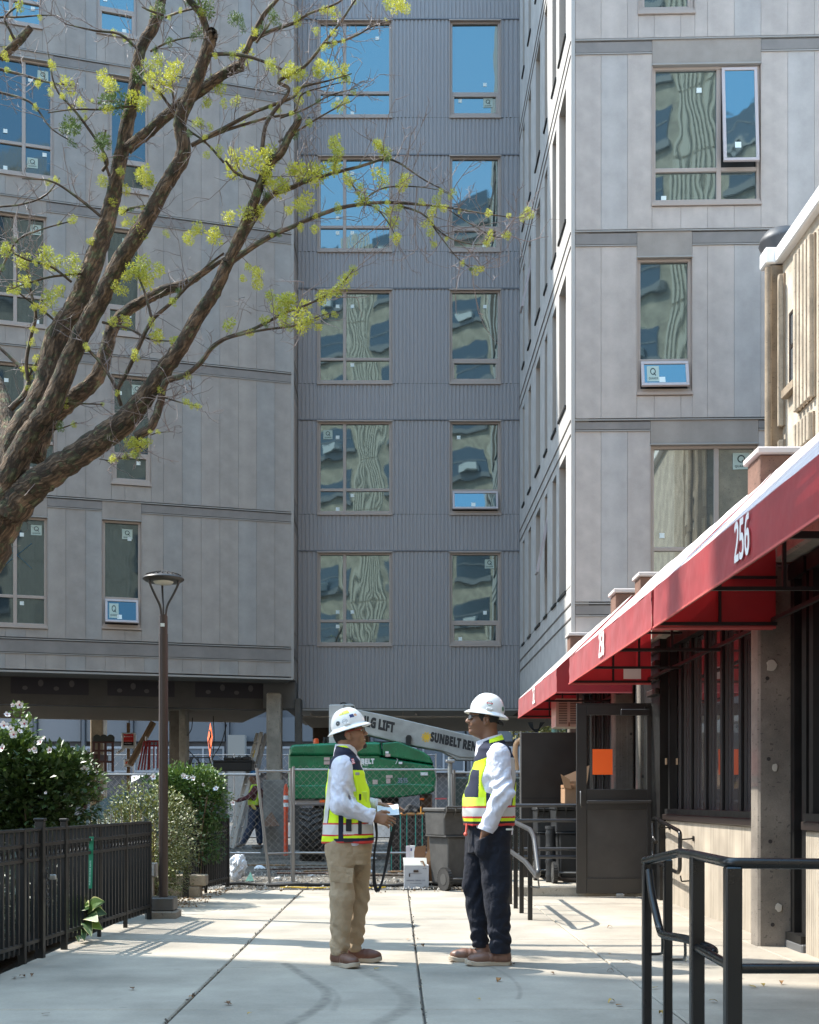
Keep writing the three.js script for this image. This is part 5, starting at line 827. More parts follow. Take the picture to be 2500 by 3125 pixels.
{
  const Z = 14.6, s = Z / F, X = x => (x - CX) * s; wheeledBin('dark grey wheeled bin between the two men', X(1312), X(1418), 0.0, 1.07, Z, binGrey).rotation.y = 0.5;
  wheeledBin('narrow black wheeled bin half hidden behind the bin by the door', X(1640), X(1702), 0.12, 1.07, 14.7, binBlack); wheeledBin('black wheeled bin beside the open glass door', X(1678), X(1772), 0.12, 1.09, 14.15, binBlack);
  const dz = 14.3, ds = dz / F, d = thing('waste_drum', 'black ribbed plastic drum between the two black bins', 'drum', V((1680 - CX) * ds, 0.12, dz)), cx = (1681 - CX) * ds, y1 = EYE + (CY - 2522) * ds;
  const prof = []; for (let k = 0; k <= 24; k++) { const t = k / 24; prof.push(new THREE.Vector2(0.062 + (Math.abs((t * 4) % 1 - 0.5) < 0.08 ? 0.008 : 0), t * (y1 - 0.12))); } mb().add(new THREE.LatheGeometry([new THREE.Vector2(0, 0), ...prof, new THREE.Vector2(0, y1 - 0.12)], 20), T(cx, 0.12, -dz)).build('drum', binBlack, d); mb().tube([V(cx, y1 - 0.03, dz), V(cx, y1 + 0.005, dz)], 0.07, 18).build('rim', M([0.04, 0.04, 0.042], 0.4), d);
}
{ // open cardboard box lying on the black bins
  const Z = 14.25, s = Z / F, X = x => (x - CX) * s, Y = y => EYE + (CY - y) * s, c = thing('cardboard_box', 'torn brown cardboard box on top of the black bins by the door', 'box', V(X(1745), Y(2452), Z + 0.2));
  mb().box(X(1724), X(1782), Y(2452), Y(2405), Z, Z + 0.35, 0.004).build('carton', cardboard, c); mb().box(X(1722), X(1780), Y(2405) + 0.002, Y(2395), Z - 0.01, Z + 0.3, 0.003).build('fold', M([0.30, 0.16, 0.08], 0.85), c);
  const fl = (pts, nm) => { const b = mb(); b.flat(pts); b.flat(pts.map(v => v.clone().add(new THREE.Vector3(0, 0, -0.006)))); b.build(nm, cardboard, c); };
  fl([P(1722, 2404, Z), P(1745, 2408, Z - 0.06), P(1738, 2378, Z - 0.1), P(1711, 2362, Z - 0.08)], 'flap'); fl([P(1738, 2398, Z + 0.02), P(1790, 2400, Z + 0.05), P(1800, 2335, Z + 0.2), P(1722, 2368, Z + 0.15)], 'flap'); fl([P(1730, 2404, Z + 0.04), P(1770, 2408, Z - 0.03), P(1774, 2382, Z - 0.05), P(1736, 2385, Z + 0.02)], 'flap');
}
{ // white printed produce box
  const Z = 14.95, s = Z / F, X = x => (x - CX) * s, Y = y => EYE + (CY - y) * s, b = thing('produce_box', 'white printed produce box standing open beside the grey bin', 'box', V(X(1270), 0, Z + 0.15));
  const card = M([0.66, 0.66, 0.68], 0.8, { map: tMottle });
  mb().box(X(1233), X(1309), -0.02, Y(2641), Z, Z + 0.32, 0.004).build('carton', card, b);
  { const q = [P(1232, 2641, Z), P(1303, 2641, Z), P(1302, 2618, Z + 0.06), P(1230, 2617, Z + 0.06)], k = mb(); k.flat(q); k.flat(q.map(v => v.clone().add(new THREE.Vector3(0, 0, -0.005)))); k.build('flap', M([0.6, 0.58, 0.52], 0.85), b); }
  mb().tube([V(X(1262), Y(2658), Z - 0.003), V(X(1277), Y(2658), Z - 0.003)], 0.016, 10).build('hand_hole', M([0.06, 0.04, 0.03], 0.9), b);
  mb().box(X(1248), X(1252), Y(2676), Y(2666), Z - 0.003, Z - 0.001).build('hand_hole', M([0.05, 0.04, 0.04], 0.9), b);
  { const sh = mb(); sh.bar(P(1283, 2629, Z + 0.02), P(1292, 2629, Z + 0.02), 0.01, 0.015); sh.bar(P(1291, 2629, Z + 0.018), P(1296, 2643, Z - 0.005), 0.014, 0.012); sh.build('tear', cardboard, b); }
  const ink = M([0.10, 0.10, 0.14], 0.8), R = new THREE.Vector3(1, 0, 0), U = new THREE.Vector3(0, 1, 0);
  put('lettering', letters('HANNIS FARMS LTD', V(X(1241), Y(2689), Z - 0.003), R, U, 0.017, 1.1), ink, b); put('lettering', letters('MICHIGAN PRODUCE', V(X(1249), Y(2666), Z - 0.003), R, U, 0.009, 1.3), ink, b); put('lettering', letters('15 KG', V(X(1290), Y(2652), Z - 0.003), R, U, 0.014, 1), ink, b); put('lettering', letters('1174 HIGHWAY ROAD', V(X(1252), Y(2697), Z - 0.003), R, U, 0.009, 1.2), ink, b);
  const c = thing('cardboard_sheets', 'flattened brown cardboard leaning between the white box and the grey bin', 'cardboard', V(X(1295), 0, Z + 0.4));
  const leaf = (pts, z, m = cardboard, nm = 'cardboard_sheet') => { const q = pts.map((p, k) => P(p[0], p[1], z)), k = mb(); k.flat(q); k.flat(q.map(v => v.clone().add(new THREE.Vector3(0, 0, -0.008)))); for (let i = 0; i < q.length; i++) k.flat([q[i], q[(i + 1) % q.length], q[(i + 1) % q.length].clone().add(new THREE.Vector3(0, 0, -0.008)), q[i].clone().add(new THREE.Vector3(0, 0, -0.008))]); k.build(nm, m, c); };
  leaf([[1264, 2690], [1297, 2690], [1300, 2580], [1268, 2584], [1264, 2600]], Z + 0.12, M([0.30, 0.16, 0.085], 0.85, { map: tMottle })); leaf([[1295, 2690], [1326, 2690], [1326, 2545], [1306, 2548]], Z + 0.28); leaf([[1296, 2618], [1318, 2640], [1328, 2600], [1312, 2588]], Z + 0.06, M([0.42, 0.25, 0.14], 0.85)); leaf([[1306, 2650], [1322, 2640], [1326, 2615], [1310, 2630]], Z + 0.045, M([0.26, 0.14, 0.08], 0.85));
  const p = thing('paper_cartons', 'white paper cartons tucked behind the white produce box', 'cartons', V(X(1250), 0, Z + 0.4)); mb().box(X(1240), X(1252), 0.2, Y(2585), Z + 0.34, Z + 0.4).build('carton', M([0.6, 0.55, 0.58], 0.7), p); mb().box(X(1252.5), X(1268), 0.2, Y(2584), Z + 0.37, Z + 0.43).build('carton', white, p); mb().box(X(1254), X(1259), 0.5, Y(2601), Z + 0.366, Z + 0.37).build('print', M([0.15, 0.15, 0.3], 0.7), p);
}
{ // pallet of cored bricks
  const Z = 18.2, s = Z / F, X = x => (x - CX) * s, b = thing('brick_pallet', 'stack of brown cored bricks bound with green straps behind the fence', 'pallet of bricks', V(X(1255), 0, Z + 0.3));
  const bm = [0, 1, 2].map(k => M([0.075 + k * 0.012, 0.058 + k * 0.008, 0.052 + k * 0.006], 0.9, { map: tConcrete })), x0 = X(1190), x1 = X(1336), n = 4, w = (x1 - x0) / n, h = 0.0895, hole = M([0.008, 0.007, 0.007], 1);
  for (let r = 0; r < 10; r++) for (let k = 0; k < n; k++) { const y = 0.02 + r * h, a = x0 + k * w, dz = rr(0, 0.012); const g = mb().box(a + 0.002, a + w - 0.002, y + 0.001, y + h - 0.002, Z + dz, Z + 0.5, 0.005).build('brick', bm[(r * 5 + k * 2) % 3], b); const hb = mb(); for (let q = 0; q < 4; q++) hb.add(new THREE.CircleGeometry(0.014, 10), T(a + w * (q + 0.5) / 4, y + h / 2, -(Z + dz) + 0.002, 0, 0, 0, 0.85, 1.15, 1)); hb.build('core_hole', hole, g); }
  for (const x of [1194.6, 1222, 1241.7, 1268.5, 1288.8]) mb().box(X(x) - 0.008, X(x) + 0.008, 0, 0.02 + 10 * h, Z - 0.006, Z - 0.003).build('strap', M([0.03, 0.30, 0.24], 0.5), b);
  mb().box(x0 - 0.01, x1, 0.02 + 10 * h + 0.001, 0.03 + 10 * h, Z - 0.02, Z + 0.5).build('cover_sheet', M([0.15, 0.16, 0.17], 0.4), b);
  const o = thing('plate_compactor', 'orange and black machine tray lying on the brick stack', 'machine', V(X(1260), 0.95, Z + 0.2)), Y = y => EYE + (CY - y) * s;
  mb().box(X(1222), X(1296), Y(2488), Y(2481), Z, Z + 0.3, 0.01).build('tray', M([0.75, 0.30, 0.02], 0.5), o); mb().box(X(1283), X(1287), Y(2481), Y(2462), Z, Z + 0.05, 0.005).build('handle', M([0.75, 0.30, 0.02], 0.5), o);
  for (let k = 0; k < 5; k++) mb().tube(curve([P(1228 + k * 3, 2481 - k * 3.2, Z + 0.05 * k), P(1250, 2472 - k * 3, Z + 0.04), P(1272 - k, 2478 - k * 3.2, Z + 0.05 * k)], 10), 0.03, 8).build('hose', rubber, o);
}
{ // black steel gate leaf behind the bins
  const Z = 15.2, s = Z / F, X = x => (x - CX) * s, Y = y => EYE + (CY - y) * s, g = thing('steel_gate', 'tall dark brown steel gate leaf behind the black bins', 'gate', V(X(1675), 0, Z));
  mb().box(X(1590), X(1768), -0.02, Y(2235), Z, Z + 0.04, 0.004).build('panel', M([0.03, 0.026, 0.024], 0.5, { roughnessMap: tRough, map: tScuff }), g); mb().box(X(1588), X(1592), -0.04, Y(2232), Z - 0.01, Z + 0.05).build('edge_trim', M([0.16, 0.15, 0.14], 0.5), g); mb().box(X(1592), X(1768), Y(2437), Y(2434), Z - 0.004, Z - 0.001).build('stiffener', M([0.012, 0.012, 0.012], 0.6), g);
}
// ------------------------------------------------------------------ things lying about the yard
const stick = (name, label, cat, pts, w, m, group) => { const o = thing(name, label, cat, V(pts[0].x, 0, -pts[0].z), group); mb().bar(pts[0], pts[1], w, w, undefined, 0.004).build('pole', m, o); return o; };
{ const o = thing('timber_pole', 'tan round timber pole leaning left of the lamp post', 'pole', P(400, 2320, 29)); mb().tube([P(396, 2335, 29), P(468, 2205, 29.3)], 0.085, 12).build('pole', M([0.55, 0.42, 0.28], 0.85, { map: tGrain }), o); }
{ // security sign on its post
  const Z = 29.5, s = Z / F, o = thing('security_sign', 'red and white security sign with a camera beneath on a wooden post', 'sign', P(392, 2345, Z)), X = x => (x - CX) * s, Y = y => EYE + (CY - y) * s;
  mb().box(X(384), X(393), 0, Y(2205), Z + 0.1, Z + 0.17).build('post', wood, o); mb().box(X(370), X(414), Y(2284), Y(2236), Z, Z + 0.09, 0.02).build('cabinet', M([0.7, 0.7, 0.68], 0.6), o);
  const t = canvasTex(128, 160, (c, w, h) => { c.fillStyle = '#d8221c'; c.fillRect(0, 0, w, 96); c.fillStyle = '#fff'; c.font = 'bold 20px sans-serif'; c.fillText('STEALTH', 32, 38); c.beginPath(); c.arc(17, 31, 9, 0, 7); c.fill(); c.font = '8px sans-serif'; c.fillText('24 HOUR VIDEO MONITORING', 4, 88); c.fillStyle = '#1a1414'; c.fillRect(0, 96, w, 44); c.fillStyle = '#fff'; c.font = 'bold 13px sans-serif'; c.fillText('1-855-STEALTH', 10, 120); c.fillStyle = '#ddd'; c.fillRect(0, 140, w, 20); });
  put('poster', sheet(V(X(377), Y(2280), Z - 0.003), V(X(408), Y(2280), Z - 0.003), V(X(408), Y(2240), Z - 0.003), V(X(377), Y(2240), Z - 0.003)), M([0.85, 0.85, 0.85], 0.6, { map: t }), o);
  for (const x of [374, 410]) mb().box(X(x) - 0.03, X(x) + 0.03, Y(2292), Y(2284), Z + 0.02, Z + 0.07).build('foot', M([0.7, 0.7, 0.68], 0.6), o);
  mb().tube([P(358, 2298, Z - 0.2), P(376, 2288, Z)], 0.035, 10).build('camera', white, o); mb().box(X(378), X(398), Y(2340), Y(2316), Z, Z + 0.2, 0.02).build('base_box', white, o); mb().tube([V(X(389), Y(2328), Z - 0.002), V(X(389), Y(2328), Z - 0.03)], 0.04, 12).build('warning_light', orangeMat, o);
}
{ // diamond road sign seen nearly edge on
  const Z = 33, s = Z / F, X = x => (x - CX) * s, Y = y => EYE + (CY - y) * s, o = thing('road_sign', 'orange diamond road work sign turned nearly edge on', 'sign', P(641, 2340, Z)); const q = [V(X(641), Y(2312), Z), V(X(655), Y(2252), Z - 0.35), V(X(642), Y(2205), Z), V(X(627), Y(2252), Z + 0.35)];
  const k = mb(); k.flat(q); k.flat(q.map(v => v.clone().add(new THREE.Vector3(0.01, 0, 0.006)))); k.build('plate', M([0.95, 0.16, 0.03], 0.55), o); const c = mb(); c.tube(curve([V(X(643), Y(2285), Z - 0.12), V(X(639), Y(2262), Z - 0.06), V(X(646), Y(2244), Z - 0.16), V(X(641), Y(2228), Z - 0.08)], 12), 0.022, 6); c.build('symbol', printBlack, o); mb().tube([V(X(645), 0, Z), V(X(645), Y(2312), Z)], 0.03, 8).build('post', M([0.5, 0.5, 0.5], 0.6), o);
}
{ // stacked dark red chair-like frames, crates
  const Z = 27.6, s = Z / F, X = x => (x - CX) * s, Y = y => EYE + (CY - y) * s, o = thing('pallet_jack_frame', 'dark red carved frame standing on a wooden platform', 'frame', V(X(312), 0, Z)); const m = M([0.07, 0.02, 0.016], 0.6);
  for (const x of [282, 298, 318, 340]) mb().box(X(x), X(x + 7), Y(2355), Y(2252), Z, Z + 0.06, 0.005).build('upright', m, o); for (const y of [2262, 2288, 2322]) mb().box(X(282), X(347), Y(y + 6), Y(y), Z - 0.02, Z, 0.004).build('rail', m, o);
  const sh = new THREE.Shape(); sh.moveTo(X(287), Y(2262)); for (let k = 0; k <= 30; k++) { const t = k / 30; sh.lineTo(X(287 + 62 * t), Y(2249) + 0.05 * Math.abs(Math.sin(t * Math.PI * 3))); } sh.lineTo(X(349), Y(2262)); put('crest', new THREE.ExtrudeGeometry(sh, { depth: 0.05, bevelEnabled: true, bevelSize: 0.008, bevelThickness: 0.008, bevelSegments: 1 }).translate(0, 0, -Z), M([0.025, 0.03, 0.025], 0.6), o);
  const w = thing('wooden_platform', 'dark wooden platform under the red frame', 'platform', V(X(240), 0, Z + 0.6)); mb().box(X(196), X(292), Y(2322), Y(2300), Z + 0.3, Z + 1.2, 0.01).build('deck', darkWood, w); for (const x of [200, 240, 280]) mb().box(X(x), X(x) + 0.08, 0, Y(2322), Z + 0.4, Z + 0.5).build('leg', darkWood, w);
  const c = thing('wooden_crate', 'brown crate standing on the dark wooden platform', 'crate', V(X(218), Y(2300), Z + 0.5)); mb().box(X(190), X(247), Y(2308), Y(2290), Z + 0.28, Z + 0.9, 0.01).build('crate', M([0.16, 0.08, 0.05], 0.8, { map: tGrain }), c); mb().box(X(190), X(247), Y(2299.5), Y(2298.5), Z + 0.27, Z + 0.28).build('slat', darkWood, c);
}
{ // red scaffold frames
  const Z = 28.5, o = thing('scaffold_frames', 'bundle of red steel scaffold frames left of the lamp post', 'scaffold', P(450, 2340, Z)), m = M([0.30, 0.012, 0.016], 0.5);
  for (const [a, b] of [[[422, 2340], [440, 2262]], [[432, 2340], [446, 2262]], [[441, 2340], [450, 2262]], [[452, 2340], [456, 2258]], [[456, 2338], [458, 2260]]]) mb().tube([P(a[0], a[1] + 10, Z), P(b[0], b[1], Z)], 0.022, 7).build('tube', m, o); for (const y of [2262, 2276]) mb().tube([P(442, y, Z), P(486, y, Z)], 0.022, 7).build('tube', m, o); for (const x of [470, 482]) mb().tube([P(x, 2345, Z), P(x, 2262, Z)], 0.02, 7).build('tube', m, o); mb().tube([P(447, 2262, Z), P(447, 2248, Z)], 0.03, 7).build('coupling', galv, o);
}
{ // black tool boxes, trestle
  const Z = 27, s = Z / F, X = x => (x - CX) * s, Y = y => EYE + (CY - y) * s, o = thing('tool_box', 'low black steel tool box in the yard left of the ladders', 'tool box', V(X(700), 0, Z)); mb().box(X(650), X(768), Y(2352), Y(2325), Z, Z + 0.8, 0.015).build('box', M([0.018, 0.018, 0.02], 0.6), o); mb().box(X(648), X(770), Y(2325) + 0.002, Y(2320), Z - 0.02, Z + 0.82, 0.01).build('lid', M([0.03, 0.03, 0.032], 0.55), o);
  [[680, 712, 2319, 2311], [715, 736, 2319, 2310], [738, 760, 2319, 2308]].forEach(([a, b, y0, y1], k) => { const q = thing('tool_case', ['wide black case on the tool box, leftmost of three', 'middle black case on the tool box', 'tall black case on the tool box, nearest the ladders'][k], 'case', V(X((a + b) / 2), Y(y0), Z + 0.3)); mb().box(X(a), X(b), Y(y0), Y(y1), Z + 0.1, Z + 0.5, 0.01).build('case', M([0.02, 0.02, 0.022], 0.5), q); mb().tube(rounded([V(X(a + 8), Y(y1), Z + 0.3), V(X(a + 8), Y(y1) + 0.04, Z + 0.3), V(X(b - 8), Y(y1) + 0.04, Z + 0.3), V(X(b - 8), Y(y1), Z + 0.3)], 0.02), 0.01, 6).build('handle', rubber, q); });
  const t = thing('trestle', 'thin black trestle frame beside the tool box', 'trestle', V(X(610), 0, Z)); for (const [a, b] of [[[575, 2350], [582, 2310]], [[610, 2350], [604, 2310]], [[648, 2350], [638, 2308]], [[578, 2345], [588, 2310]]]) mb().bar(P(...a, Z), P(...b, Z), 0.03, 0.03).build('leg', M([0.02, 0.02, 0.02], 0.6), t); for (const y of [2312, 2330]) mb().bar(P(578, y, Z), P(642, y, Z), 0.025, 0.025).build('bar', M([0.02, 0.02, 0.02], 0.6), t);
}
function ladder(label, a, b, z0, z1, w, m) { // foot and head in pixels
  const o = thing('ladder', label, 'ladder', P(a[0], a[1], z0), 'extension ladders leaning on the column'), A = P(a[0], a[1], z0), B = P(b[0], b[1], z1), sd = new THREE.Vector3(0.35, 0, 0.94).multiplyScalar(w / 2);
  for (const k of [-1, 1]) mb().bar(A.clone().addScaledVector(sd, k), B.clone().addScaledVector(sd, k), 0.035, 0.08, new THREE.Vector3(1, 0, 0), 0.004).build('side_rail', m, o);
  for (let k = 1; k < 11; k++) { const c = A.clone().lerp(B, k / 11); mb().tube([c.clone().addScaledVector(sd, -1), c.clone().addScaledVector(sd, 1)], 0.016, 6).build('rung', m, o); }
  return o;
}
{ const al = M([0.40, 0.385, 0.36], 0.45, { metalness: 0.5 }); const l1 = ladder('grey extension ladder with a yellow label leaning against the column', [704, 2588], [792, 2236], 27.2, 27.9, 0.42, al); ladder('second grey ladder, nearer the column', [728, 2588], [806, 2240], 27.3, 28, 0.4, M([0.30, 0.29, 0.28], 0.5, { metalness: 0.4 }));
  const zz = 27.45; mb().bar(P(751, 2352, zz), P(758, 2328, zz), 0.1, 0.012, new THREE.Vector3(0, 0, 1)).build('yellow_label', M([0.75, 0.55, 0.02], 0.6), l1); mb().bar(P(759, 2326, zz), P(764, 2308, zz), 0.1, 0.012, new THREE.Vector3(0, 0, 1)).build('white_label', M([0.6, 0.62, 0.62], 0.6), l1); mb().bar(P(776, 2312, zz + 0.2), P(782, 2290, zz + 0.2), 0.08, 0.012, new THREE.Vector3(0, 0, 1)).build('yellow_label', M([0.75, 0.55, 0.02], 0.6), l1); }
{ const Z = 24.6, s = Z / F, X = x => (x - CX) * s, Y = y => EYE + (CY - y) * s, o = thing('cement_board', 'grey concrete board standing against the column behind the leaning gate', 'board', V(X(835), 0, Z)); mb().box(X(803), X(867), -0.05, Y(2380), Z, Z + 0.1, 0.01).build('board', M([0.30, 0.30, 0.29], 0.9, { map: tConcrete }), o);
  const c = thing('plywood_offcut', 'brown pointed plywood offcut leaning on the grey board', 'board', V(X(830), 0, Z - 0.3)); const k = mb(), q = [P(798, 2522, Z - 0.3), P(855, 2522, Z - 0.3), P(829, 2477, Z - 0.05), P(815, 2492, Z - 0.05)]; k.flat(q); k.flat(q.map(v => v.clone().add(new THREE.Vector3(0, 0, -0.02)))); for (let i = 0; i < 4; i++) k.flat([q[i], q[(i + 1) % 4], q[(i + 1) % 4].clone().add(new THREE.Vector3(0, 0, -0.02)), q[i].clone().add(new THREE.Vector3(0, 0, -0.02))]); k.build('board', M([0.26, 0.16, 0.11], 0.85, { map: tGrain }), c); }
{ const Z = 24, s = Z / F, cx = (873 - CX) * s, Y = y => EYE + (CY - y) * s, o = thing('delineator_post', 'orange delineator post with two white bands beside the green lift', 'delineator post', V(cx, 0, Z)); const m = M([0.75, 0.09, 0.03], 0.6);
  mb().tube([V(cx, -0.02, Z), V(cx, Y(2470), Z)], 0.045, 12).build('post', m, o); mb().tube([V(cx, Y(2470), Z), V(cx, Y(2415), Z), V(cx, Y(2400), Z), V(cx, Y(2392), Z)], [0.05, 0.05, 0.04, 0.015], 12).build('top', m, o); for (const y of [2428, 2450]) mb().tube([V(cx, Y(y + 12), Z), V(cx, Y(y), Z)], 0.053, 12).build('white_band', printWhite, o); }
{ // crumpled white bag
  const Z = 16.2, c = P(724, 2640, Z), o = thing('plastic_bag', 'crumpled white plastic bag behind the chain-link fence', 'bag', V(c.x, 0, Z)); const g = new THREE.IcosahedronGeometry(1, 5), p = g.attributes.position;
  for (let k = 0; k < p.count; k++) { const x = p.getX(k), y = p.getY(k), z = p.getZ(k), n = Math.abs(noise3(x * 2.2 + 7, y * 2.2, z * 2.2 + 3) - 0.5) * 2, n2 = noise3(x * 5, y * 5 + 9, z * 5), r = 0.78 + 0.42 * n + 0.12 * n2; p.setXYZ(k, c.x + x * r * 0.125 + 0.03 * y, Math.max(0.0, c.y - 0.02 + y * r * 0.19), c.z + z * r * 0.13); } g.computeVertexNormals(); put('bag', g, M([0.62, 0.63, 0.65], 0.4), o);
  const f = thing('plastic_scrap', 'scrap of green plastic on the ground by the white bag', 'scrap', P(765, 2675, 15.9)), h = mb(); h.flat([P(748, 2690, 15.9), P(775, 2688, 15.9), P(765, 2660, 16)]); h.flat([P(748, 2690, 15.88), P(775, 2688, 15.88), P(765, 2660, 15.98)]); h.build('scrap', M([0.02, 0.13, 0.09], 0.5), f); }
{ // dark green netting heap
  const g = new THREE.PlaneGeometry(2.6, 2.4, 50, 40), p = g.attributes.position; for (let k = 0; k < p.count; k++) { const x = p.getX(k), y = p.getY(k); const q = clamp(1 - Math.abs(x + 0.1) / 1.3, 0, 1), h = (1.0 + 0.25 * Math.sin(x * 2.3 + 1)) * sstep(0, 0.8, q) * (0.5 + 0.5 * sstep(-1.2, 0.4, y)) + 0.28 * (fbm(x * 2.4 + 9, y * 1.3 + 9, 256, 5, 0.6) - 0.5); p.setXYZ(k, x, h, -y); } g.computeVertexNormals(); g.translate(P(330, 2500, 17.4).x, -0.02, -17.4);
  const o = thing('tarpaulin', 'dark green tarpaulin heaped behind the chain-link fence and shrubs', 'tarpaulin', P(330, 2690, 17.4)); put('tarpaulin', g, M([0.012, 0.03, 0.028], 0.7, { bumpMap: tFolds, bumpScale: 0.02 }), o);
  const w = thing('metal_offcut', 'bright triangular metal offcut on the dark tarpaulin', 'metal sheet', P(420, 2370, 16.8)); const k = mb(); k.flat([P(402, 2364, 16.9), P(442, 2366, 16.5), P(401, 2388, 16.6)]); k.flat([P(402, 2365, 16.92), P(442, 2367, 16.52), P(401, 2389, 16.62)]); k.build('sheet', M([0.5, 0.52, 0.55], 0.4, { metalness: 0.4 }), w); }
{ // planks and timber on the ground behind the fence
  const g = rngFrom(21); for (let k = 0; k < 9; k++) { const z = 16.4 + g() * 3.4, x = -2.4 + g() * 3.2, a = (g() - 0.5) * 0.7, L = 0.5 + g() * 1.2; const o = thing('plank', ['weathered plank lying flat behind the leaning gate', 'grey offcut of timber in the dust', 'thin brown batten on the yard ground', 'split board half buried in dust', 'narrow pale lath beside the fence', 'short dark timber block', 'long lath lying along the fence foot', 'warped board in front of the lift', 'dusty brown board near the brick stack'][k], 'plank', V(x, 0, z)); mb().obox(V(x, 0.03 + g() * 0.04, z), new THREE.Vector3(Math.cos(a) * L / 2, (g() - 0.5) * 0.03, Math.sin(a) * L / 2), new THREE.Vector3(0, 0.012, 0), new THREE.Vector3(-Math.sin(a) * 0.04, 0, Math.cos(a) * 0.04), 0.003).build('board', [wood, M([0.28, 0.24, 0.2], 0.9, { map: tGrain }), darkWood][k % 3], o); }
  const hose = thing('black_hose', 'black hose lying along the foot of the chain-link fence', 'hose', V(0, 0, 15)); mb().tube(curve([...Array(14)].map((_, k) => V(-2.3 + k * 0.25, 0.035 + 0.01 * Math.sin(k * 2), 15.05 + 0.1 * Math.sin(k * 1.3))), 80), 0.022, 8).build('hose', rubber, hose);
  const rope = thing('yellow_rope', 'yellow rope lying in the grit before the fence', 'rope', V(-0.9, 0, 14.9)); mb().tube(curve([...Array(9)].map((_, k) => V(-1.5 + k * 0.17, 0.015, 14.78 + 0.05 * Math.sin(k * 1.7))), 60), 0.009, 6).build('rope', M([0.55, 0.36, 0.03], 0.8), rope);
  const lit = mb(), q = rngFrom(33); for (let k = 0; k < 2600; k++) { const z = 14.62 + q() * q() * 6, x = -2.8 + q() * 4.2, r = 0.006 + q() * q() * 0.028; lit.add(new THREE.TetrahedronGeometry(r, 0), T(x, r * 0.4 + (z > 15 ? 0.0 : 0), -z, q() * 6, q() * 6, q() * 6, 1, 0.5, 1.3)); }
  tag(lit.build('rubble', M([0.34, 0.32, 0.29], 0.95)), 'gravel and rubble strewn behind the sidewalk edge', null, null, 'stuff');
  const pap = rngFrom(91), pm = M([0.66, 0.67, 0.68], 0.7); for (let k = 0; k < 12; k++) { const z = 16.3 + pap() * 6, x = -3 + pap() * 2.6, gg = new THREE.IcosahedronGeometry(0.025 + 0.03 * pap(), 2), a = gg.attributes.position; for (let i = 0; i < a.count; i++) { const n = 0.6 + 0.8 * noise3(a.getX(i) * 20 + k * 9, a.getY(i) * 20, a.getZ(i) * 20); a.setXYZ(i, a.getX(i) * n * 1.6, Math.abs(a.getY(i)) * n, a.getZ(i) * n); } gg.computeVertexNormals(); gg.translate(x, 0.01, -z); tag(put('paper_scrap', gg, pm), 'crumpled white scrap of paper on the yard ground', 'litter', 'white scraps strewn over the yard ground'); } }
{ // bracing wires, hanging cable under the raised block
  const o = thing('hanging_cable', 'black cable drooping in loops below the tower soffit near the red awning', 'cable', P(1635, 2210, 26)); for (let k = 0; k < 4; k++) mb().tube(curve([P(1612 + k * 4, 2204, 26), P(1622 + k * 3, 2222 + k * 3, 26), P(1640, 2226 + k * 3, 26), P(1662 - k * 4, 2204, 26)], 14), 0.012, 6).build('loop', rubber, o);
  const c = thing('hanging_wires', 'thin black wires hanging below the raised block left of the column', 'cable', P(600, 2250, 27)); for (const [a, b] of [[[588, 2190], [572, 2245]], [[651, 2185], [648, 2320]], [[692, 2210], [650, 2312]], [[575, 2290], [640, 2350]]]) mb().tube(curve([P(...a, 27), P((a[0] + b[0]) / 2 + 4, (a[1] + b[1]) / 2 + 8, 27), P(...b, 27)], 10), 0.011, 5).build('wire', rubber, c);
  const d = thing('conduit_pipe', 'bent orange-tan pipe behind the man in dark trousers', 'pipe', P(1690, 2280, 20)); mb().tube(curve([P(1578, 2350, 20), P(1572, 2290, 20), P(1578, 2266, 20), P(1600, 2254, 20)], 20), 0.045, 12).build('pipe', M([0.65, 0.36, 0.18], 0.6), d);
  const gq = thing('transformer_box', 'dull green steel utility box behind the chain-link fence', 'utility box', V(1.4, 0, 19)); const s = 19 / F; mb().box((1388 - CX) * s, (1620 - CX) * s, -0.05, EYE + (CY - 2372) * s, 19, 20, 0.02).build('case', M([0.05, 0.075, 0.068], 0.6, { map: tScuff }), gq); mb().box((1500 - CX) * s, (1502 - CX) * s, 0, EYE + (CY - 2376) * s, 18.99, 19).build('door_seam', rubber, gq);
  const gp = thing('green_post', 'pale green steel post beyond the gate', 'post', P(1692, 2230, 24)); mb().tube([P(1692, 2440, 24), P(1692, 2205, 24)], 0.06, 10).build('post', M([0.25, 0.42, 0.33], 0.6), gp);
}
// ------------------------------------------------------------------ people: smooth fields, meshed on a grid
const v3 = (x, y, z) => [x, y, z];
const smin = (a, b, k) => { const h = Math.max(k - Math.abs(a - b), 0) / k; return Math.min(a, b) - h * h * k * 0.25; };
function coneD(p, c) { // tapered capsule: [ax,ay,az, bx,by,bz, ra, rb]
  const bx = c[3] - c[0], by = c[4] - c[1], bz = c[5] - c[2], x = p[0] - c[0], y = p[1] - c[1], z = p[2] - c[2];
  const t = clamp((x * bx + y * by + z * bz) / (bx * bx + by * by + bz * bz + 1e-9), 0, 1);
  return Math.hypot(x - bx * t, y - by * t, z - bz * t) - (c[6] + (c[7] - c[6]) * t);
}
const cone = (a, b, ra, rb) => [...a, ...b, ra, rb];
const ellD = (p, c, r) => { const x = (p[0] - c[0]) / r[0], y = (p[1] - c[1]) / r[1], z = (p[2] - c[2]) / r[2], k = Math.hypot(x, y, z); return (k - 1) * Math.min(r[0], r[1], r[2]) * (k > 1 ? 1 : 1); };
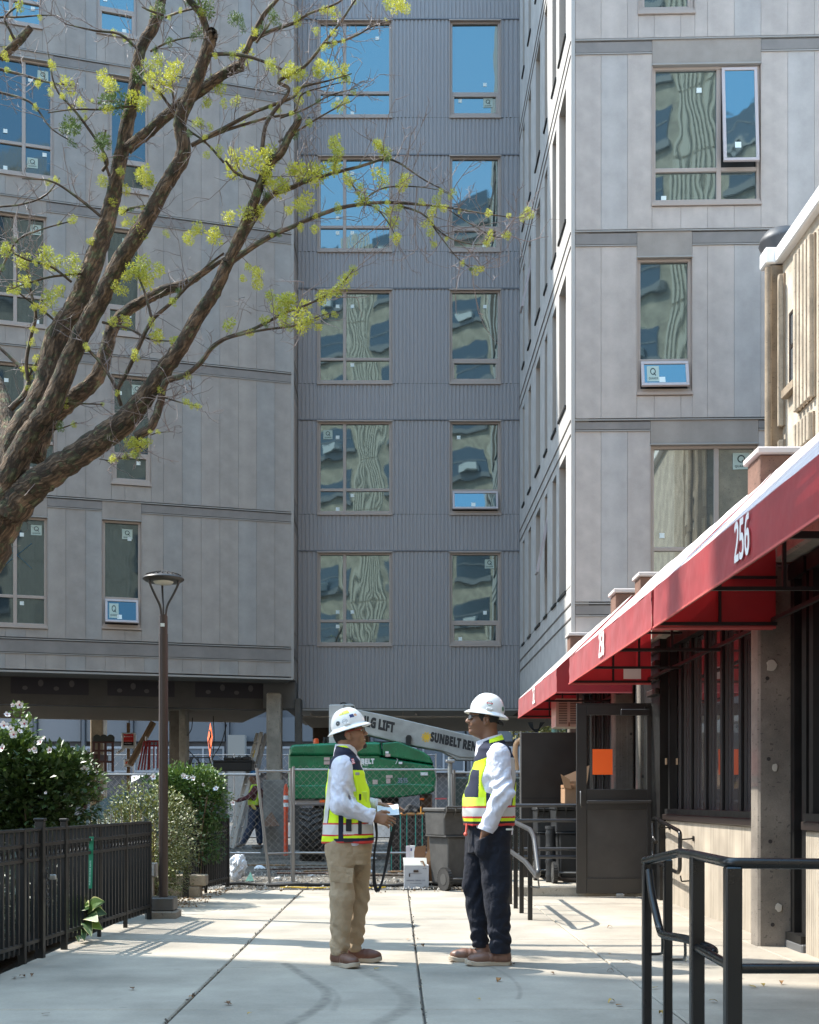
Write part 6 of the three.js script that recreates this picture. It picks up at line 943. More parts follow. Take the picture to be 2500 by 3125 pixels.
function stackD(p, rows, grow = 0, pw = 2) { // rows [y, x0, x1, halfz]: a body of stacked rounded slices
  const y = p[1]; let k = 0; while (k < rows.length - 2 && y > rows[k + 1][0]) k++;
  const a = rows[k], b = rows[k + 1], t = clamp((y - a[0]) / (b[0] - a[0]), 0, 1), s = t * t * (3 - 2 * t);
  const x0 = lerp(a[1], b[1], s) - grow, x1 = lerp(a[2], b[2], s) + grow, hz = lerp(a[3], b[3], s) + grow, cx = (x0 + x1) / 2, ax = (x1 - x0) / 2;
  const q = Math.pow(Math.pow(Math.abs((p[0] - cx) / ax), pw) + Math.pow(Math.abs(p[2] / hz), pw), 1 / pw);
  const d = (q - 1) * Math.min(ax, hz), lo = rows[0][0] - grow - y, hi = y - rows[rows.length - 1][0] - grow;
  return Math.max(d, lo, hi);
}
function meshField(f, lo, hi, h) { // surface nets
  const nx = Math.ceil((hi[0] - lo[0]) / h) + 1, ny = Math.ceil((hi[1] - lo[1]) / h) + 1, nz = Math.ceil((hi[2] - lo[2]) / h) + 1;
  const g = new Float32Array(nx * ny * nz), p = [0, 0, 0];
  for (let k = 0; k < nz; k++) for (let j = 0; j < ny; j++) for (let i = 0; i < nx; i++) { p[0] = lo[0] + i * h; p[1] = lo[1] + j * h; p[2] = lo[2] + k * h; g[(k * ny + j) * nx + i] = f(p); }
  const id = new Int32Array(nx * ny * nz).fill(-1), pos = [], idx = [], at = (i, j, k) => g[(k * ny + j) * nx + i];
  const E = [[0, 1], [2, 3], [4, 5], [6, 7], [0, 2], [1, 3], [4, 6], [5, 7], [0, 4], [1, 5], [2, 6], [3, 7]];
  for (let k = 0; k < nz - 1; k++) for (let j = 0; j < ny - 1; j++) for (let i = 0; i < nx - 1; i++) {
    const v = [at(i, j, k), at(i + 1, j, k), at(i, j + 1, k), at(i + 1, j + 1, k), at(i, j, k + 1), at(i + 1, j, k + 1), at(i, j + 1, k + 1), at(i + 1, j + 1, k + 1)];
    let m = 0; for (let q = 0; q < 8; q++) if (v[q] < 0) m |= 1 << q; if (m === 0 || m === 255) continue;
    let x = 0, y = 0, z = 0, n = 0;
    for (const [a, b] of E) if ((v[a] < 0) !== (v[b] < 0)) { const t = v[a] / (v[a] - v[b]); x += lerp(a & 1, b & 1, t); y += lerp(a >> 1 & 1, b >> 1 & 1, t); z += lerp(a >> 2, b >> 2, t); n++; }
    id[(k * ny + j) * nx + i] = pos.length / 3; pos.push(lo[0] + (i + x / n) * h, lo[1] + (j + y / n) * h, lo[2] + (k + z / n) * h);
  }
  const I = (i, j, k) => id[(k * ny + j) * nx + i];
  const quad = (a, b, c, d, fl) => { if (a < 0 || b < 0 || c < 0 || d < 0) return; if (fl) idx.push(a, c, b, a, d, c); else idx.push(a, b, c, a, c, d); };
  for (let k = 1; k < nz - 1; k++) for (let j = 1; j < ny - 1; j++) for (let i = 1; i < nx - 1; i++) {
    const s = at(i, j, k) < 0;
    if (s !== at(i + 1, j, k) < 0) quad(I(i, j - 1, k - 1), I(i, j, k - 1), I(i, j, k), I(i, j - 1, k), !s);
    if (s !== at(i, j + 1, k) < 0) quad(I(i - 1, j, k - 1), I(i - 1, j, k), I(i, j, k), I(i, j, k - 1), !s);
    if (s !== at(i, j, k + 1) < 0) quad(I(i - 1, j - 1, k), I(i, j - 1, k), I(i, j, k), I(i - 1, j, k), !s);
  }
  const o = new THREE.BufferGeometry(); o.setAttribute('position', new THREE.Float32BufferAttribute(pos, 3)); o.setIndex(idx); o.computeVertexNormals();
  const uv = []; for (let q = 0; q < pos.length; q += 3) uv.push(pos[q] + pos[q + 2] * 0.7, pos[q + 1]); o.setAttribute('uv', new THREE.Float32BufferAttribute(uv, 2)); return o;
}
function splitBy(geo, fn) { // triangles sorted by what they are made of
  const p = geo.attributes.position, ix = geo.index, out = {};
  for (let k = 0; k < ix.count; k += 3) { const a = ix.getX(k), b = ix.getX(k + 1), c = ix.getX(k + 2); const q = [(p.getX(a) + p.getX(b) + p.getX(c)) / 3, (p.getY(a) + p.getY(b) + p.getY(c)) / 3, (p.getZ(a) + p.getZ(b) + p.getZ(c)) / 3]; (out[fn(q)] ||= []).push(a, b, c); }
  const r = {};
  for (const key in out) { const map = new Map(), P2 = [], N = [], U = [], I = []; for (const v of out[key]) { if (!map.has(v)) { map.set(v, map.size); P2.push(p.getX(v), p.getY(v), p.getZ(v)); N.push(geo.attributes.normal.getX(v), geo.attributes.normal.getY(v), geo.attributes.normal.getZ(v)); U.push(geo.attributes.uv.getX(v), geo.attributes.uv.getY(v)); } I.push(map.get(v)); } const g = new THREE.BufferGeometry(); g.setAttribute('position', new THREE.Float32BufferAttribute(P2, 3)); g.setAttribute('normal', new THREE.Float32BufferAttribute(N, 3)); g.setAttribute('uv', new THREE.Float32BufferAttribute(U, 2)); g.setIndex(I); r[key] = g; }
  return r;
}
const fold = (p, f, a) => { const n = noise3(p[0] * f + 11, p[1] * f * 0.8 + 7, p[2] * f + 3); return a * (Math.abs(n - 0.5) * 4 - 0.7); };
const tCrease = tex(256, (u, v) => Math.abs(fbm(u * 7, v * 5, 7, 4, 0.55, 5) - 0.5) * 2, 2, false);
const skinA = M([0.235, 0.118, 0.068], 0.5), skinB = M([0.19, 0.093, 0.054], 0.5), hairM = M([0.012, 0.01, 0.009], 0.7), hatM = M([0.70, 0.70, 0.69], 0.28, { physical: true, clearcoat: 0.4 }), shirtM = M([0.60, 0.60, 0.67], 0.85, { bumpMap: tCrease, bumpScale: 0.012 }), limeM = M([0.60, 0.79, 0.012], 0.8, { bumpMap: tFolds, bumpScale: 0.02 }), navyM = M([0.008, 0.012, 0.032], 0.9), silverM = M([0.52, 0.51, 0.49], 0.4), redM = M([0.50, 0.03, 0.025], 0.7), blackCloth = M([0.01, 0.01, 0.012], 0.8), limePale = M([0.66, 0.88, 0.08], 0.6), meshGrey = M([0.33, 0.36, 0.33], 0.8);
const khaki = M([0.34, 0.255, 0.165], 0.9, { bumpMap: tCrease, bumpScale: 0.012 }), darkTrouser = M([0.005, 0.0065, 0.014], 0.95, { bumpMap: tCrease, bumpScale: 0.012 }), leather = M([0.115, 0.05, 0.03], 0.5), sole = M([0.40, 0.33, 0.25], 0.7), eyeWhite = M([0.7, 0.68, 0.65], 0.2), eyeDark = M([0.01, 0.008, 0.006], 0.15), lipM = M([0.28, 0.10, 0.075], 0.5), glassClear = M([0.9, 0.9, 0.9], 0.02, { physical: true, transmission: 0.9, thickness: 0 });
const rotHead = (tilt, yaw, face) => { // from head frame (x forward) to person frame
  const ct = Math.cos(tilt), st = Math.sin(tilt), cy = Math.cos(yaw), sy = Math.sin(yaw);
  const fwd = q => { let x = q[0] * ct - q[1] * st, y = q[0] * st + q[1] * ct, z = q[2]; const X = x * cy + z * sy, Z = -x * sy + z * cy; return [face * X, y, face * Z]; };
  const inv = q => { const a = face * q[0], z0 = face * q[2]; const x = a * cy - z0 * sy, z = a * sy + z0 * cy; return [x * ct + q[1] * st, -x * st + q[1] * ct, z]; };
  return { fwd, inv };
};
function headField(q, smile) { // head frame: x forward, y up, chin near (0.07, -0.115)
  let d = ellD(q, [-0.008, 0.022, 0], [0.1, 0.095, 0.077]);
  d = smin(d, ellD(q, [0.03, -0.045, 0], [0.06, 0.078, 0.058]), 0.03);
  d = smin(d, coneD(q, [0.03, -0.09, 0, 0.072, -0.1, 0, 0.045, 0.02]), 0.025);
  d = smin(d, ellD(q, [0.083, 0.018, 0], [0.014, 0.012, 0.05]), 0.02);
  const az = Math.abs(q[2]), m = [q[0], q[1], az];
  d = smin(d, ellD(m, [0.062, -0.034, 0.04], [0.026, 0.026, 0.022]), 0.025);
  d = Math.max(d, -ellD(m, [0.104, 0.0, 0.032], [0.02, 0.013, 0.02]) * 0.8);
  d = smin(d, coneD(q, [0.092, 0.008, 0, 0.112, -0.03, 0, 0.008, 0.0125]), 0.014);
  d = smin(d, ellD(m, [0.1, -0.034, 0.012], [0.013, 0.009, 0.008]), 0.008);
  d = smin(d, ellD(q, [0.088, -0.058, 0], [0.013, 0.006, 0.024]), 0.008);
  d = smin(d, ellD(q, [0.086, -0.073, 0], [0.012, 0.007, 0.021]), 0.008);
  d = Math.max(d, -ellD(q, [0.104, -0.0655, 0], [0.016, smile ? 0.0032 : 0.0016, 0.024]));
  if (smile) d = Math.max(d, -ellD(m, [0.09, -0.052, 0.036], [0.012, 0.02, 0.003]) * 0.5);
  // ear
  let e = ellD(m, [-0.008, -0.014, 0.078], [0.02, 0.033, 0.011]); e = Math.max(e, -ellD(m, [-0.004, -0.011, 0.089], [0.011, 0.021, 0.008])); e = smin(e, ellD(m, [0.0, -0.04, 0.079], [0.008, 0.008, 0.007]), 0.01);
  return smin(d, e, 0.008);
}
function handField(o) { // wrist, dir, back (normal of the back of the hand), thumb: +1 or -1 side, curl: four finger bends, spread
  const W = new THREE.Vector3(...o.wrist), D = new THREE.Vector3(...o.dir).normalize(), N = new THREE.Vector3(...o.back); N.addScaledVector(D, -N.dot(D)).normalize(); const S = D.clone().cross(N).multiplyScalar(o.thumb);
  const at = (d, s, n) => W.clone().addScaledVector(D, d).addScaledVector(S, s).addScaledVector(N, n).toArray(); const palm = [], fing = [];
  const ks = [[0.092, 0.028], [0.096, 0.008], [0.091, -0.012], [0.082, -0.03]], L = [[0.042, 0.026, 0.02], [0.046, 0.029, 0.021], [0.043, 0.027, 0.02], [0.034, 0.021, 0.018]];
  ks.forEach(([d, s], k) => { palm.push(cone(at(0.005, s * 0.55, 0), at(d, s, 0.002), 0.0165, 0.0125)); let a = at(d, s, 0.002), ang = 0; const ch = []; L[k].forEach((l, q) => { ang += (o.curl[k] ?? 0.4) * (q === 0 ? 0.8 : 1); const dir = D.clone().multiplyScalar(Math.cos(ang)).addScaledVector(N, -Math.sin(ang)).addScaledVector(S, (1.2 - k) * 0.05 * (o.spread ?? 1)); const b = [a[0] + dir.x * l, a[1] + dir.y * l, a[2] + dir.z * l]; ch.push(cone(a, b, 0.0095 - q * 0.0008, 0.0088 - q * 0.001)); a = b; }); fing.push(ch); });
  const t0 = at(0.022, 0.022, -0.004), t1 = at(0.056, 0.05, -0.012 - (o.oppose ?? 0) * 0.02), t2 = at(0.085, 0.058, -0.02 - (o.oppose ?? 0) * 0.035), t3 = at(0.106, 0.056, -0.024 - (o.oppose ?? 0) * 0.045);
  const th = [cone(t0, t1, 0.016, 0.0125), cone(t1, t2, 0.0115, 0.0105), cone(t2, t3, 0.0103, 0.0085)];
  const f = p => { let d = 1; for (const c of palm) d = smin(d, coneD(p, c), 0.014); for (const ch of fing) { let q = 1; for (const c of ch) q = smin(q, coneD(p, c), 0.004); d = smin(d, q, 0.005); } let q = 1; for (const c of th) q = smin(q, coneD(p, c), 0.006); d = smin(d, q, 0.012); return smin(d, coneD(p, cone(at(-0.06, 0, 0), at(0.01, 0, 0), 0.029, 0.025)), 0.02); };
  const c = at(0.08, 0, -0.02); return { f, lo: c.map(v => v - 0.15), hi: c.map(v => v + 0.15) };
}
function shoeMeshes(g, heel, dir, len, m, sm) { // heel point on the ground, direction of the toe
  const d = new THREE.Vector3(dir[0], 0, dir[1]).normalize(), s = new THREE.Vector3(-d.z, 0, d.x), toL = p => { const x = p[0] - heel[0], z = p[2] - heel[1]; return [x * d.x + z * d.z, p[1], x * s.x + z * s.z]; };
  const half = t => 0.034 + 0.016 * sstep(0.25, 0.7, t) - 0.006 * sstep(0.1, 0.3, t) * (1 - sstep(0.4, 0.6, t));
  const up = p => { const q = toL(p); let e = coneD(q, [0.05, 0.052, 0, 0.055, 0.13, 0, 0.042, 0.044]); e = smin(e, coneD(q, [0.05, 0.05, 0, len * 0.62, 0.05, 0, 0.04, 0.04]), 0.03); e = smin(e, ellD(q, [len * 0.74, 0.048, 0], [0.072, 0.038, 0.047]), 0.03); e = Math.max(e, 0.026 - q[1], q[1] - 0.125); return e + 0.0016 * Math.sin(q[0] * 160) * sstep(0.09, 0.14, q[0]) * (1 - sstep(0.15, 0.2, q[0])); };
  const so = p => { const q = toL(p), t = q[0] / len, h = half(clamp(t, 0, 1)); const c = clamp(q[0], h, len - h * 0.9); const r = Math.hypot(q[0] - c, q[2]) - h; const lift = 0.012 * sstep(0.75, 1.0, t); return Math.max(r, lift - q[1], q[1] - 0.031 - lift) ; };
  const box = [Math.min(heel[0], heel[0] + d.x * len) - 0.08, Math.max(heel[0], heel[0] + d.x * len) + 0.08, Math.min(heel[1], heel[1] + d.z * len) - 0.08, Math.max(heel[1], heel[1] + d.z * len) + 0.08];
  const a = meshField(up, [box[0], 0.0, box[2]], [box[1], 0.16, box[3]], 0.005), b = meshField(so, [box[0], -0.01, box[2]], [box[1], 0.055, box[3]], 0.004);
  const u = g(a, 'shoe', m); g(b, 'shoe_sole', sm, u);
  const lace = mb(), at = (x, y, z) => new THREE.Vector3(heel[0] + d.x * x + s.x * z, y, heel[1] + d.z * x + s.z * z);
  for (let k = 0; k < 4; k++) lace.tube([at(0.105 + k * 0.018, 0.105 - k * 0.007, -0.022), at(0.11 + k * 0.018, 0.113 - k * 0.008, 0), at(0.105 + k * 0.018, 0.105 - k * 0.007, 0.022)], 0.0025, 5); g(lace.geo(), 'shoelace', M([0.2, 0.12, 0.07], 0.8), u);
}
function hardHat(g, c, tilt, face, yaw, stickers) { // centre of the brim plane, tilted up at the front
  const R = rotHead(tilt, yaw, face), nT = 72, prof = []; for (let k = 0; k <= 16; k++) { const a = k / 16 * Math.PI / 2; prof.push([Math.sin(a), Math.cos(a)]); }
  const surf = (u, th, off = 0) => { // u 0 top .. 1 foot of the dome .. 1.35 brim edge
    const c2 = Math.cos(th), s2 = Math.sin(th); let x, y, z;
    if (u <= 1) { const a = u * Math.PI / 2, r = Math.pow(Math.sin(a), 0.86), h = Math.cos(a); x = 0.119 * r * c2; z = 0.1 * r * s2; y = 0.02 + 0.126 * h; const rib = Math.exp(-Math.pow(z / 0.014, 2)) * 0.006 + 0.0035 * Math.exp(-Math.pow((Math.abs(z) - 0.042) / 0.007, 2)); y += rib * sstep(0.95, 0.6, u) * 1; if (u > 0.6) { x += rib * 0.7 * Math.sign(c2) * sstep(0.6, 0.8, u) * sstep(1.0, 0.9, u); } }
    else { const t = (u - 1) / 0.35, b = t * (0.034 + 0.008 * c2 * c2); x = (0.119 + b) * c2; z = (0.1 + b * 0.85) * s2; y = 0.02 - 0.02 * t - 0.008 * t * t; }
    const l = 1 - off; return [x * l, y - off * 0.1, z * l];
  };
  const build = (off) => { const p = [], ix = [], us = []; for (let k = 0; k <= 18; k++) us.push(Math.max(0.001, k / 18)); for (let k = 1; k <= 6; k++) us.push(1 + 0.35 * k / 6); for (const u of us) for (let s = 0; s <= nT; s++) { const q = R.fwd(surf(u, s / nT * 6.28318, off)); p.push(c[0] + q[0], c[1] + q[1], c[2] + q[2]); } const W = nT + 1; for (let j = 0; j < us.length - 1; j++) for (let s = 0; s < nT; s++) { const a = j * W + s; ix.push(a, a + 1, a + W, a + 1, a + W + 1, a + W); } return { p, ix, rows: us.length, W }; };
  const A = build(0), B = build(0.03), n = A.p.length / 3, ix = [...A.ix]; for (let k = 0; k < B.ix.length; k += 3) ix.push(B.ix[k] + n, B.ix[k + 2] + n, B.ix[k + 1] + n);
  const e = (A.rows - 1) * A.W; for (let s = 0; s < nT; s++) ix.push(e + s, e + s + 1, n + e + s, e + s + 1, n + e + s + 1, n + e + s);
  const geo = new THREE.BufferGeometry(); geo.setAttribute('position', new THREE.Float32BufferAttribute([...A.p, ...B.p], 3)); geo.setIndex(ix); geo.computeVertexNormals(); geo.setAttribute('uv', new THREE.Float32BufferAttribute(new Float32Array(n * 4), 2));
  const hat = g(geo, 'hard_hat', hatM);
  // patch on the dome: u, theta span, and material
  for (const [u0, u1, t0, t1, tx, nm] of stickers) { const P2 = [], I = [], U = [], S = 10; for (let j = 0; j <= S; j++) for (let i = 0; i <= S; i++) { const q = R.fwd(surf(lerp(u0, u1, j / S), lerp(t0, t1, i / S), -0.008)); P2.push(c[0] + q[0], c[1] + q[1], c[2] + q[2]); U.push(i / S, 1 - j / S); } for (let j = 0; j < S; j++) for (let i = 0; i < S; i++) { const a = j * (S + 1) + i; I.push(a, a + 1, a + S + 1, a + 1, a + S + 2, a + S + 1); } const sg = new THREE.BufferGeometry(); sg.setAttribute('position', new THREE.Float32BufferAttribute(P2, 3)); sg.setAttribute('uv', new THREE.Float32BufferAttribute(U, 2)); sg.setIndex(I); sg.computeVertexNormals(); g(sg, nm || 'sticker', M([0.85, 0.85, 0.85], 0.4, { map: tx, alphaTest: 0.5 }), hat); }
  for (const s2 of [-1, 1]) { const w = mb(); const q = R.fwd([0.0, 0.032, s2 * 0.103]), dx = R.fwd([0.022, 0, 0]), dy = R.fwd([0, 0.008, 0]), dz = R.fwd([0, 0, 0.005]); w.obox(new THREE.Vector3(c[0] + q[0], c[1] + q[1], c[2] + q[2]), new THREE.Vector3(...dx), new THREE.Vector3(...dy), new THREE.Vector3(...dz), 0.003); g(w.geo(), 'slot', hatM, hat); }
  return { R, hat };
}
function person(name, label, X, Z, scale = 1) {
  const o = thing(name, label, 'person', V(X, 0, Z)); o.scale.setScalar(scale);
  const g = (geo, nm, m, parent = o) => { const k = new THREE.Mesh(geo, m); k.name = nm; parent.add(k); return shadows(k); };
  return { o, g };
}
const roundTex = (bg, ring, text, fg) => canvasTex(96, 96, (x) => { x.clearRect(0, 0, 96, 96); x.fillStyle = bg; x.beginPath(); x.arc(48, 48, 46, 0, 7); x.fill(); x.strokeStyle = ring; x.lineWidth = 6; x.beginPath(); x.arc(48, 48, 40, 0, 7); x.stroke(); x.fillStyle = fg; x.font = 'bold 24px sans-serif'; x.textAlign = 'center'; x.fillText(text, 48, 56); });
function bodyGeo(parts) { return mergeGeometries(parts.map(q => { const k = q.clone(); return k; })); }
function eyesAndGlasses(g, R, hc, frameM, tempM, lensM) {
  const at = (x, y, z) => { const q = R.fwd([x, y, z]); return new THREE.Vector3(hc[0] + q[0], hc[1] + q[1], hc[2] + q[2]); };
  for (const s of [-1, 1]) { const e = mb(); e.add(new THREE.SphereGeometry(0.0115, 14, 10), T(...at(0.081, 0.0, s * 0.031).toArray())); const w = g(e.geo(), 'eye', eyeWhite); const i = mb(); i.add(new THREE.SphereGeometry(0.006, 10, 8), T(...at(0.0885, 0.0, s * 0.031).toArray())); g(i.geo(), 'iris', eyeDark, w); const b = mb(); b.tube(curve([at(0.094, 0.019, s * 0.014), at(0.093, 0.025, s * 0.032), at(0.082, 0.021, s * 0.05)], 8), 0.0035, 5); g(b.geo(), 'eyebrow', hairM); }
  const fr = mb(); for (const s of [-1, 1]) { fr.tube([...Array(15)].map((_, k) => { const a = k / 14 * 6.283; return at(0.112 - 0.012 * Math.pow(Math.abs(Math.sin(0)), 1) - 0.14 * Math.pow((0.034 + 0.024 * Math.cos(a)) / 0.06, 2) * 0.12, 0.0 + 0.017 * Math.sin(a), s * (0.034 + 0.024 * Math.cos(a))); }), 0.0022, 5, false); }
  fr.tube([at(0.112, 0.006, -0.012), at(0.114, 0.008, 0), at(0.112, 0.006, 0.012)], 0.002, 5); const f = g(fr.geo(), 'glasses', frameM);
  const te = mb(); for (const s of [-1, 1]) te.tube(curve([at(0.096, 0.006, s * 0.06), at(0.07, 0.009, s * 0.075), at(0.02, 0.012, s * 0.08), at(-0.012, 0.008, s * 0.083), at(-0.028, -0.012, s * 0.082)], 12), 0.0034, 6); g(te.geo(), 'temple', tempM, f);
  const ln = mb(); for (const s of [-1, 1]) { const pts = [...Array(14)].map((_, k) => { const a = k / 14 * 6.283; return at(0.11 - 0.14 * Math.pow((0.034 + 0.022 * Math.cos(a)) / 0.06, 2) * 0.12, 0.016 * Math.sin(a), s * (0.034 + 0.022 * Math.cos(a))); }); ln.flat(pts); } g(ln.geo(), 'lens', lensM, f);
}
function stretchToMan(rows, sdf) { return sdf; }
// --- shorter man on the left, facing right, holding a tablet
{
  const S = 435, { o, g } = person('person', 'man facing right in stickered white hard hat, lime vest and khaki trousers, holding a tablet', (1080 - CX) / S, F / S);
  const hc = [-0.03, 1.611, 0], R = rotHead(0.27, -0.06, 1);
  const torso = [[0.80, -0.185, 0.115, 0.165], [0.9, -0.19, 0.115, 0.165], [1.05, -0.175, 0.11, 0.155], [1.2, -0.175, 0.095, 0.165], [1.33, -0.165, 0.07, 0.175], [1.42, -0.145, 0.04, 0.155], [1.475, -0.12, 0.01, 0.09], [1.51, -0.105, 0.0, 0.06]];
  const armN = [cone([-0.08, 1.37, 0.15], [-0.095, 1.11, 0.22], 0.06, 0.058), cone([-0.095, 1.11, 0.22], [0.125, 1.035, 0.15], 0.058, 0.042)], armF = [cone([-0.04, 1.37, -0.15], [0.0, 1.13, -0.235], 0.06, 0.056), cone([0.0, 1.13, -0.235], [0.165, 1.105, -0.13], 0.056, 0.042)];
  const legs = [cone([-0.085, 0.86, 0.085], [-0.082, 0.47, 0.09], 0.098, 0.074), cone([-0.082, 0.47, 0.09], [-0.095, 0.05, 0.085], 0.074, 0.058), cone([0.015, 0.86, -0.085], [0.028, 0.47, -0.085], 0.095, 0.07), cone([0.028, 0.47, -0.085], [0.0, 0.05, -0.08], 0.07, 0.054)];
  // skin
  const neck = cone([-0.055, 1.55, 0], [-0.065, 1.42, 0], 0.055, 0.062);
  const bodyF = p => { let d = stackD(p, torso, -0.03); for (const c of legs) d = smin(d, coneD(p, c) + 0.025, 0.03); for (const c of [...armN, ...armF]) d = smin(d, coneD(p, c) + 0.022, 0.03); d = smin(d, coneD(p, neck), 0.02); return smin(d, ellD(p, [hc[0], hc[1] + 0.0, 0], [0.07, 0.08, 0.06]), 0.02); };
  const headF = p => { const q = R.inv([p[0] - hc[0], p[1] - hc[1], p[2] - hc[2]]); return smin(headField(q, true), coneD(p, neck), 0.025); };
  const hN = handField({ wrist: [0.135, 1.032, 0.145], dir: [0.9, -0.22, -0.12], back: [0.12, 0.3, 0.95], thumb: -1, curl: [0.35, 0.42, 0.48, 0.5], oppose: -0.6 });
  const hF = handField({ wrist: [0.17, 1.105, -0.125], dir: [0.97, -0.06, 0.12], back: [0.0, 0.92, -0.35], thumb: 1, curl: [0.22, 0.2, 0.2, 0.22], oppose: 0.2 });
  g(bodyGeo([meshField(bodyF, [-0.32, 0.0, -0.36], [0.3, 1.72, 0.36], 0.012), meshField(headF, [hc[0] - 0.16, 1.46, -0.13], [hc[0] + 0.17, 1.76, 0.13], 0.0034), meshField(hN.f, hN.lo, hN.hi, 0.0034), meshField(hF.f, hF.lo, hF.hi, 0.0034)]), 'body', skinA);
  // hair, goatee, face
  g(meshField(p => { const q = R.inv([p[0] - hc[0], p[1] - hc[1], p[2]]); const d = ellD(q, [-0.012, 0.018, 0], [0.104, 0.097, 0.081]); const cut = Math.max(q[0] - 0.062 + 0.5 * Math.max(0, -q[1]), -0.075 - q[1] - 0.2 * q[0], ellD([q[0], q[1], Math.abs(q[2])], [0.025, -0.03, 0.08], [0.045, 0.05, 0.03]) * -1); return Math.max(d, cut) + 0.002 * noise3(p[0] * 90, p[1] * 90, p[2] * 90); }, [hc[0] - 0.14, 1.5, -0.11], [hc[0] + 0.12, 1.76, 0.11], 0.005), 'hair', hairM);
  g(meshField(p => { const q = R.inv([p[0] - hc[0], p[1] - hc[1], p[2]]); return Math.max(ellD(q, [0.078, -0.108, 0], [0.02, 0.021, 0.024]), -0.13 - q[1]) + 0.003 * noise3(p[0] * 120, p[1] * 120, p[2] * 120); }, [0, 1.46, -0.05], [0.12, 1.58, 0.05], 0.003), 'goatee', hairM);
  { const at = (x, y, z) => { const q = R.fwd([x, y, z]); return new THREE.Vector3(hc[0] + q[0], hc[1] + q[1], q[2]); }; const t = mb(); t.tube(curve([at(0.083, -0.062, -0.03), at(0.094, -0.066, 0), at(0.083, -0.062, 0.03)], 8), 0.0028, 6); g(t.geo(), 'teeth', eyeWhite); }
  eyesAndGlasses(g, R, hc, M([0.02, 0.02, 0.02], 0.4), M([0.35, 0.02, 0.01], 0.4), glassClear);
  // shirt
  const elbowFold = p => { const q = Math.exp(-Math.pow((p[1] - 1.13) / 0.13, 2)); return 0.0065 * q * Math.sin(p[1] * 70 + p[0] * 75 + 11 * noise3(p[0] * 9, p[1] * 9, p[2] * 9)); };
  const sleeveN = [cone([-0.075, 1.375, 0.155], [-0.093, 1.11, 0.22], 0.07, 0.062), cone([-0.095, 1.11, 0.222], [0.135, 1.033, 0.148], 0.063, 0.047)], sleeveF = [cone([-0.04, 1.385, -0.15], [0.0, 1.13, -0.235], 0.072, 0.062), cone([0.0, 1.13, -0.235], [0.165, 1.107, -0.13], 0.06, 0.046)];
  const shirtF = p => { let d = Math.max(stackD(p, torso, 0.006), p[1] - 1.475); for (const c of sleeveN) d = smin(d, coneD(p, c), 0.04); for (const c of sleeveF) d = smin(d, coneD(p, c), 0.04); const x = p[0] + p[2] * 0.0; if (Math.abs(d) < 0.03) d += fold(p, 9, 0.0075) + 0.5 * fold([p[1], p[2], p[0]], 21, 0.004) + elbowFold(p); d = Math.max(d, 0.83 - p[1]); if (p[2] > 0.02) d = Math.max(d, (p[0] - 0.142) * 0.95 - (p[1] - 1.03) * 0.3 ); if (p[2] < -0.02 && p[0] > 0.05) d = Math.max(d, p[0] - 0.168); return d; };
  const shirt = g(meshField(shirtF, [-0.3, 0.82, -0.36], [0.25, 1.5, 0.36], 0.0065), 'shirt', shirtM);
  { // collar
    const colF = p => { const q = [p[0], p[1], p[2]], t = (p[1] - 1.45) / 0.09, cx = -0.06 + 0.01 * t, r = Math.hypot((q[0] - cx) / 0.078, q[2] / 0.068), top = 1.535 + 0.25 * (-(q[0] - cx)) * 0.2 - 0.02 * sstep(0.02, 0.07, q[0] - cx), w = Math.abs(r - 1 + 0.06 * t) * 0.07 - 0.0065; return Math.max(w, 1.44 - p[1], p[1] - top, -(ellD(q, [0.05, 1.49, 0], [0.05, 0.06, 0.02]))); };
    g(meshField(colF, [-0.17, 1.43, -0.1], [0.07, 1.57, 0.1], 0.005), 'collar', shirtM, shirt);
    const c = mb(); c.tube([new THREE.Vector3(0.12, 1.028, 0.15).add(new THREE.Vector3(0.002, 0.0, 0)), new THREE.Vector3(0.141, 1.022, 0.147)], [0.0525, 0.0515], 20); g(c.geo(), 'cuff', shirtM, shirt); const c2 = mb(); c2.tube([new THREE.Vector3(0.15, 1.108, -0.14), new THREE.Vector3(0.172, 1.106, -0.127)], [0.05, 0.049], 20); g(c2.geo(), 'cuff', shirtM, shirt);
  }
  // vest
  const vrows = [[0.848, -0.226, 0.138, 0.2], [0.95, -0.222, 0.135, 0.195], [1.05, -0.212, 0.128, 0.185], [1.18, -0.195, 0.112, 0.182], [1.32, -0.182, 0.084, 0.2], [1.41, -0.165, 0.05, 0.2], [1.465, -0.135, 0.02, 0.125], [1.535, -0.12, 0.0, 0.082]];
  const vestF = p => { let d = stackD(p, vrows, 0, 2.3); if (Math.abs(d) < 0.03) d += fold(p, 6.5, 0.007); for (const s of [-1, 1]) { const c = s > 0 ? cone([-0.085, 1.375, 0.225], [-0.045, 1.17, 0.22], 0.082, 0.094) : cone([-0.04, 1.375, -0.225], [-0.02, 1.2, -0.22], 0.082, 0.094); d = Math.max(d, -coneD(p, c)); } d = Math.max(d, -coneD(p, cone([-0.05, 1.6, 0], [-0.045, 1.44, 0], 0.075, 0.068)), -coneD(p, cone([0.0, 1.5, 0], [0.1, 1.3, 0], 0.055, 0.02))); d = Math.max(d, p[1] - 1.525 - 0.9 * Math.min(0, -0.02 - p[0] - 0.03)); return d; };
  const vgeo = meshField(vestF, [-0.27, 0.83, -0.25], [0.2, 1.56, 0.25], 0.0058);
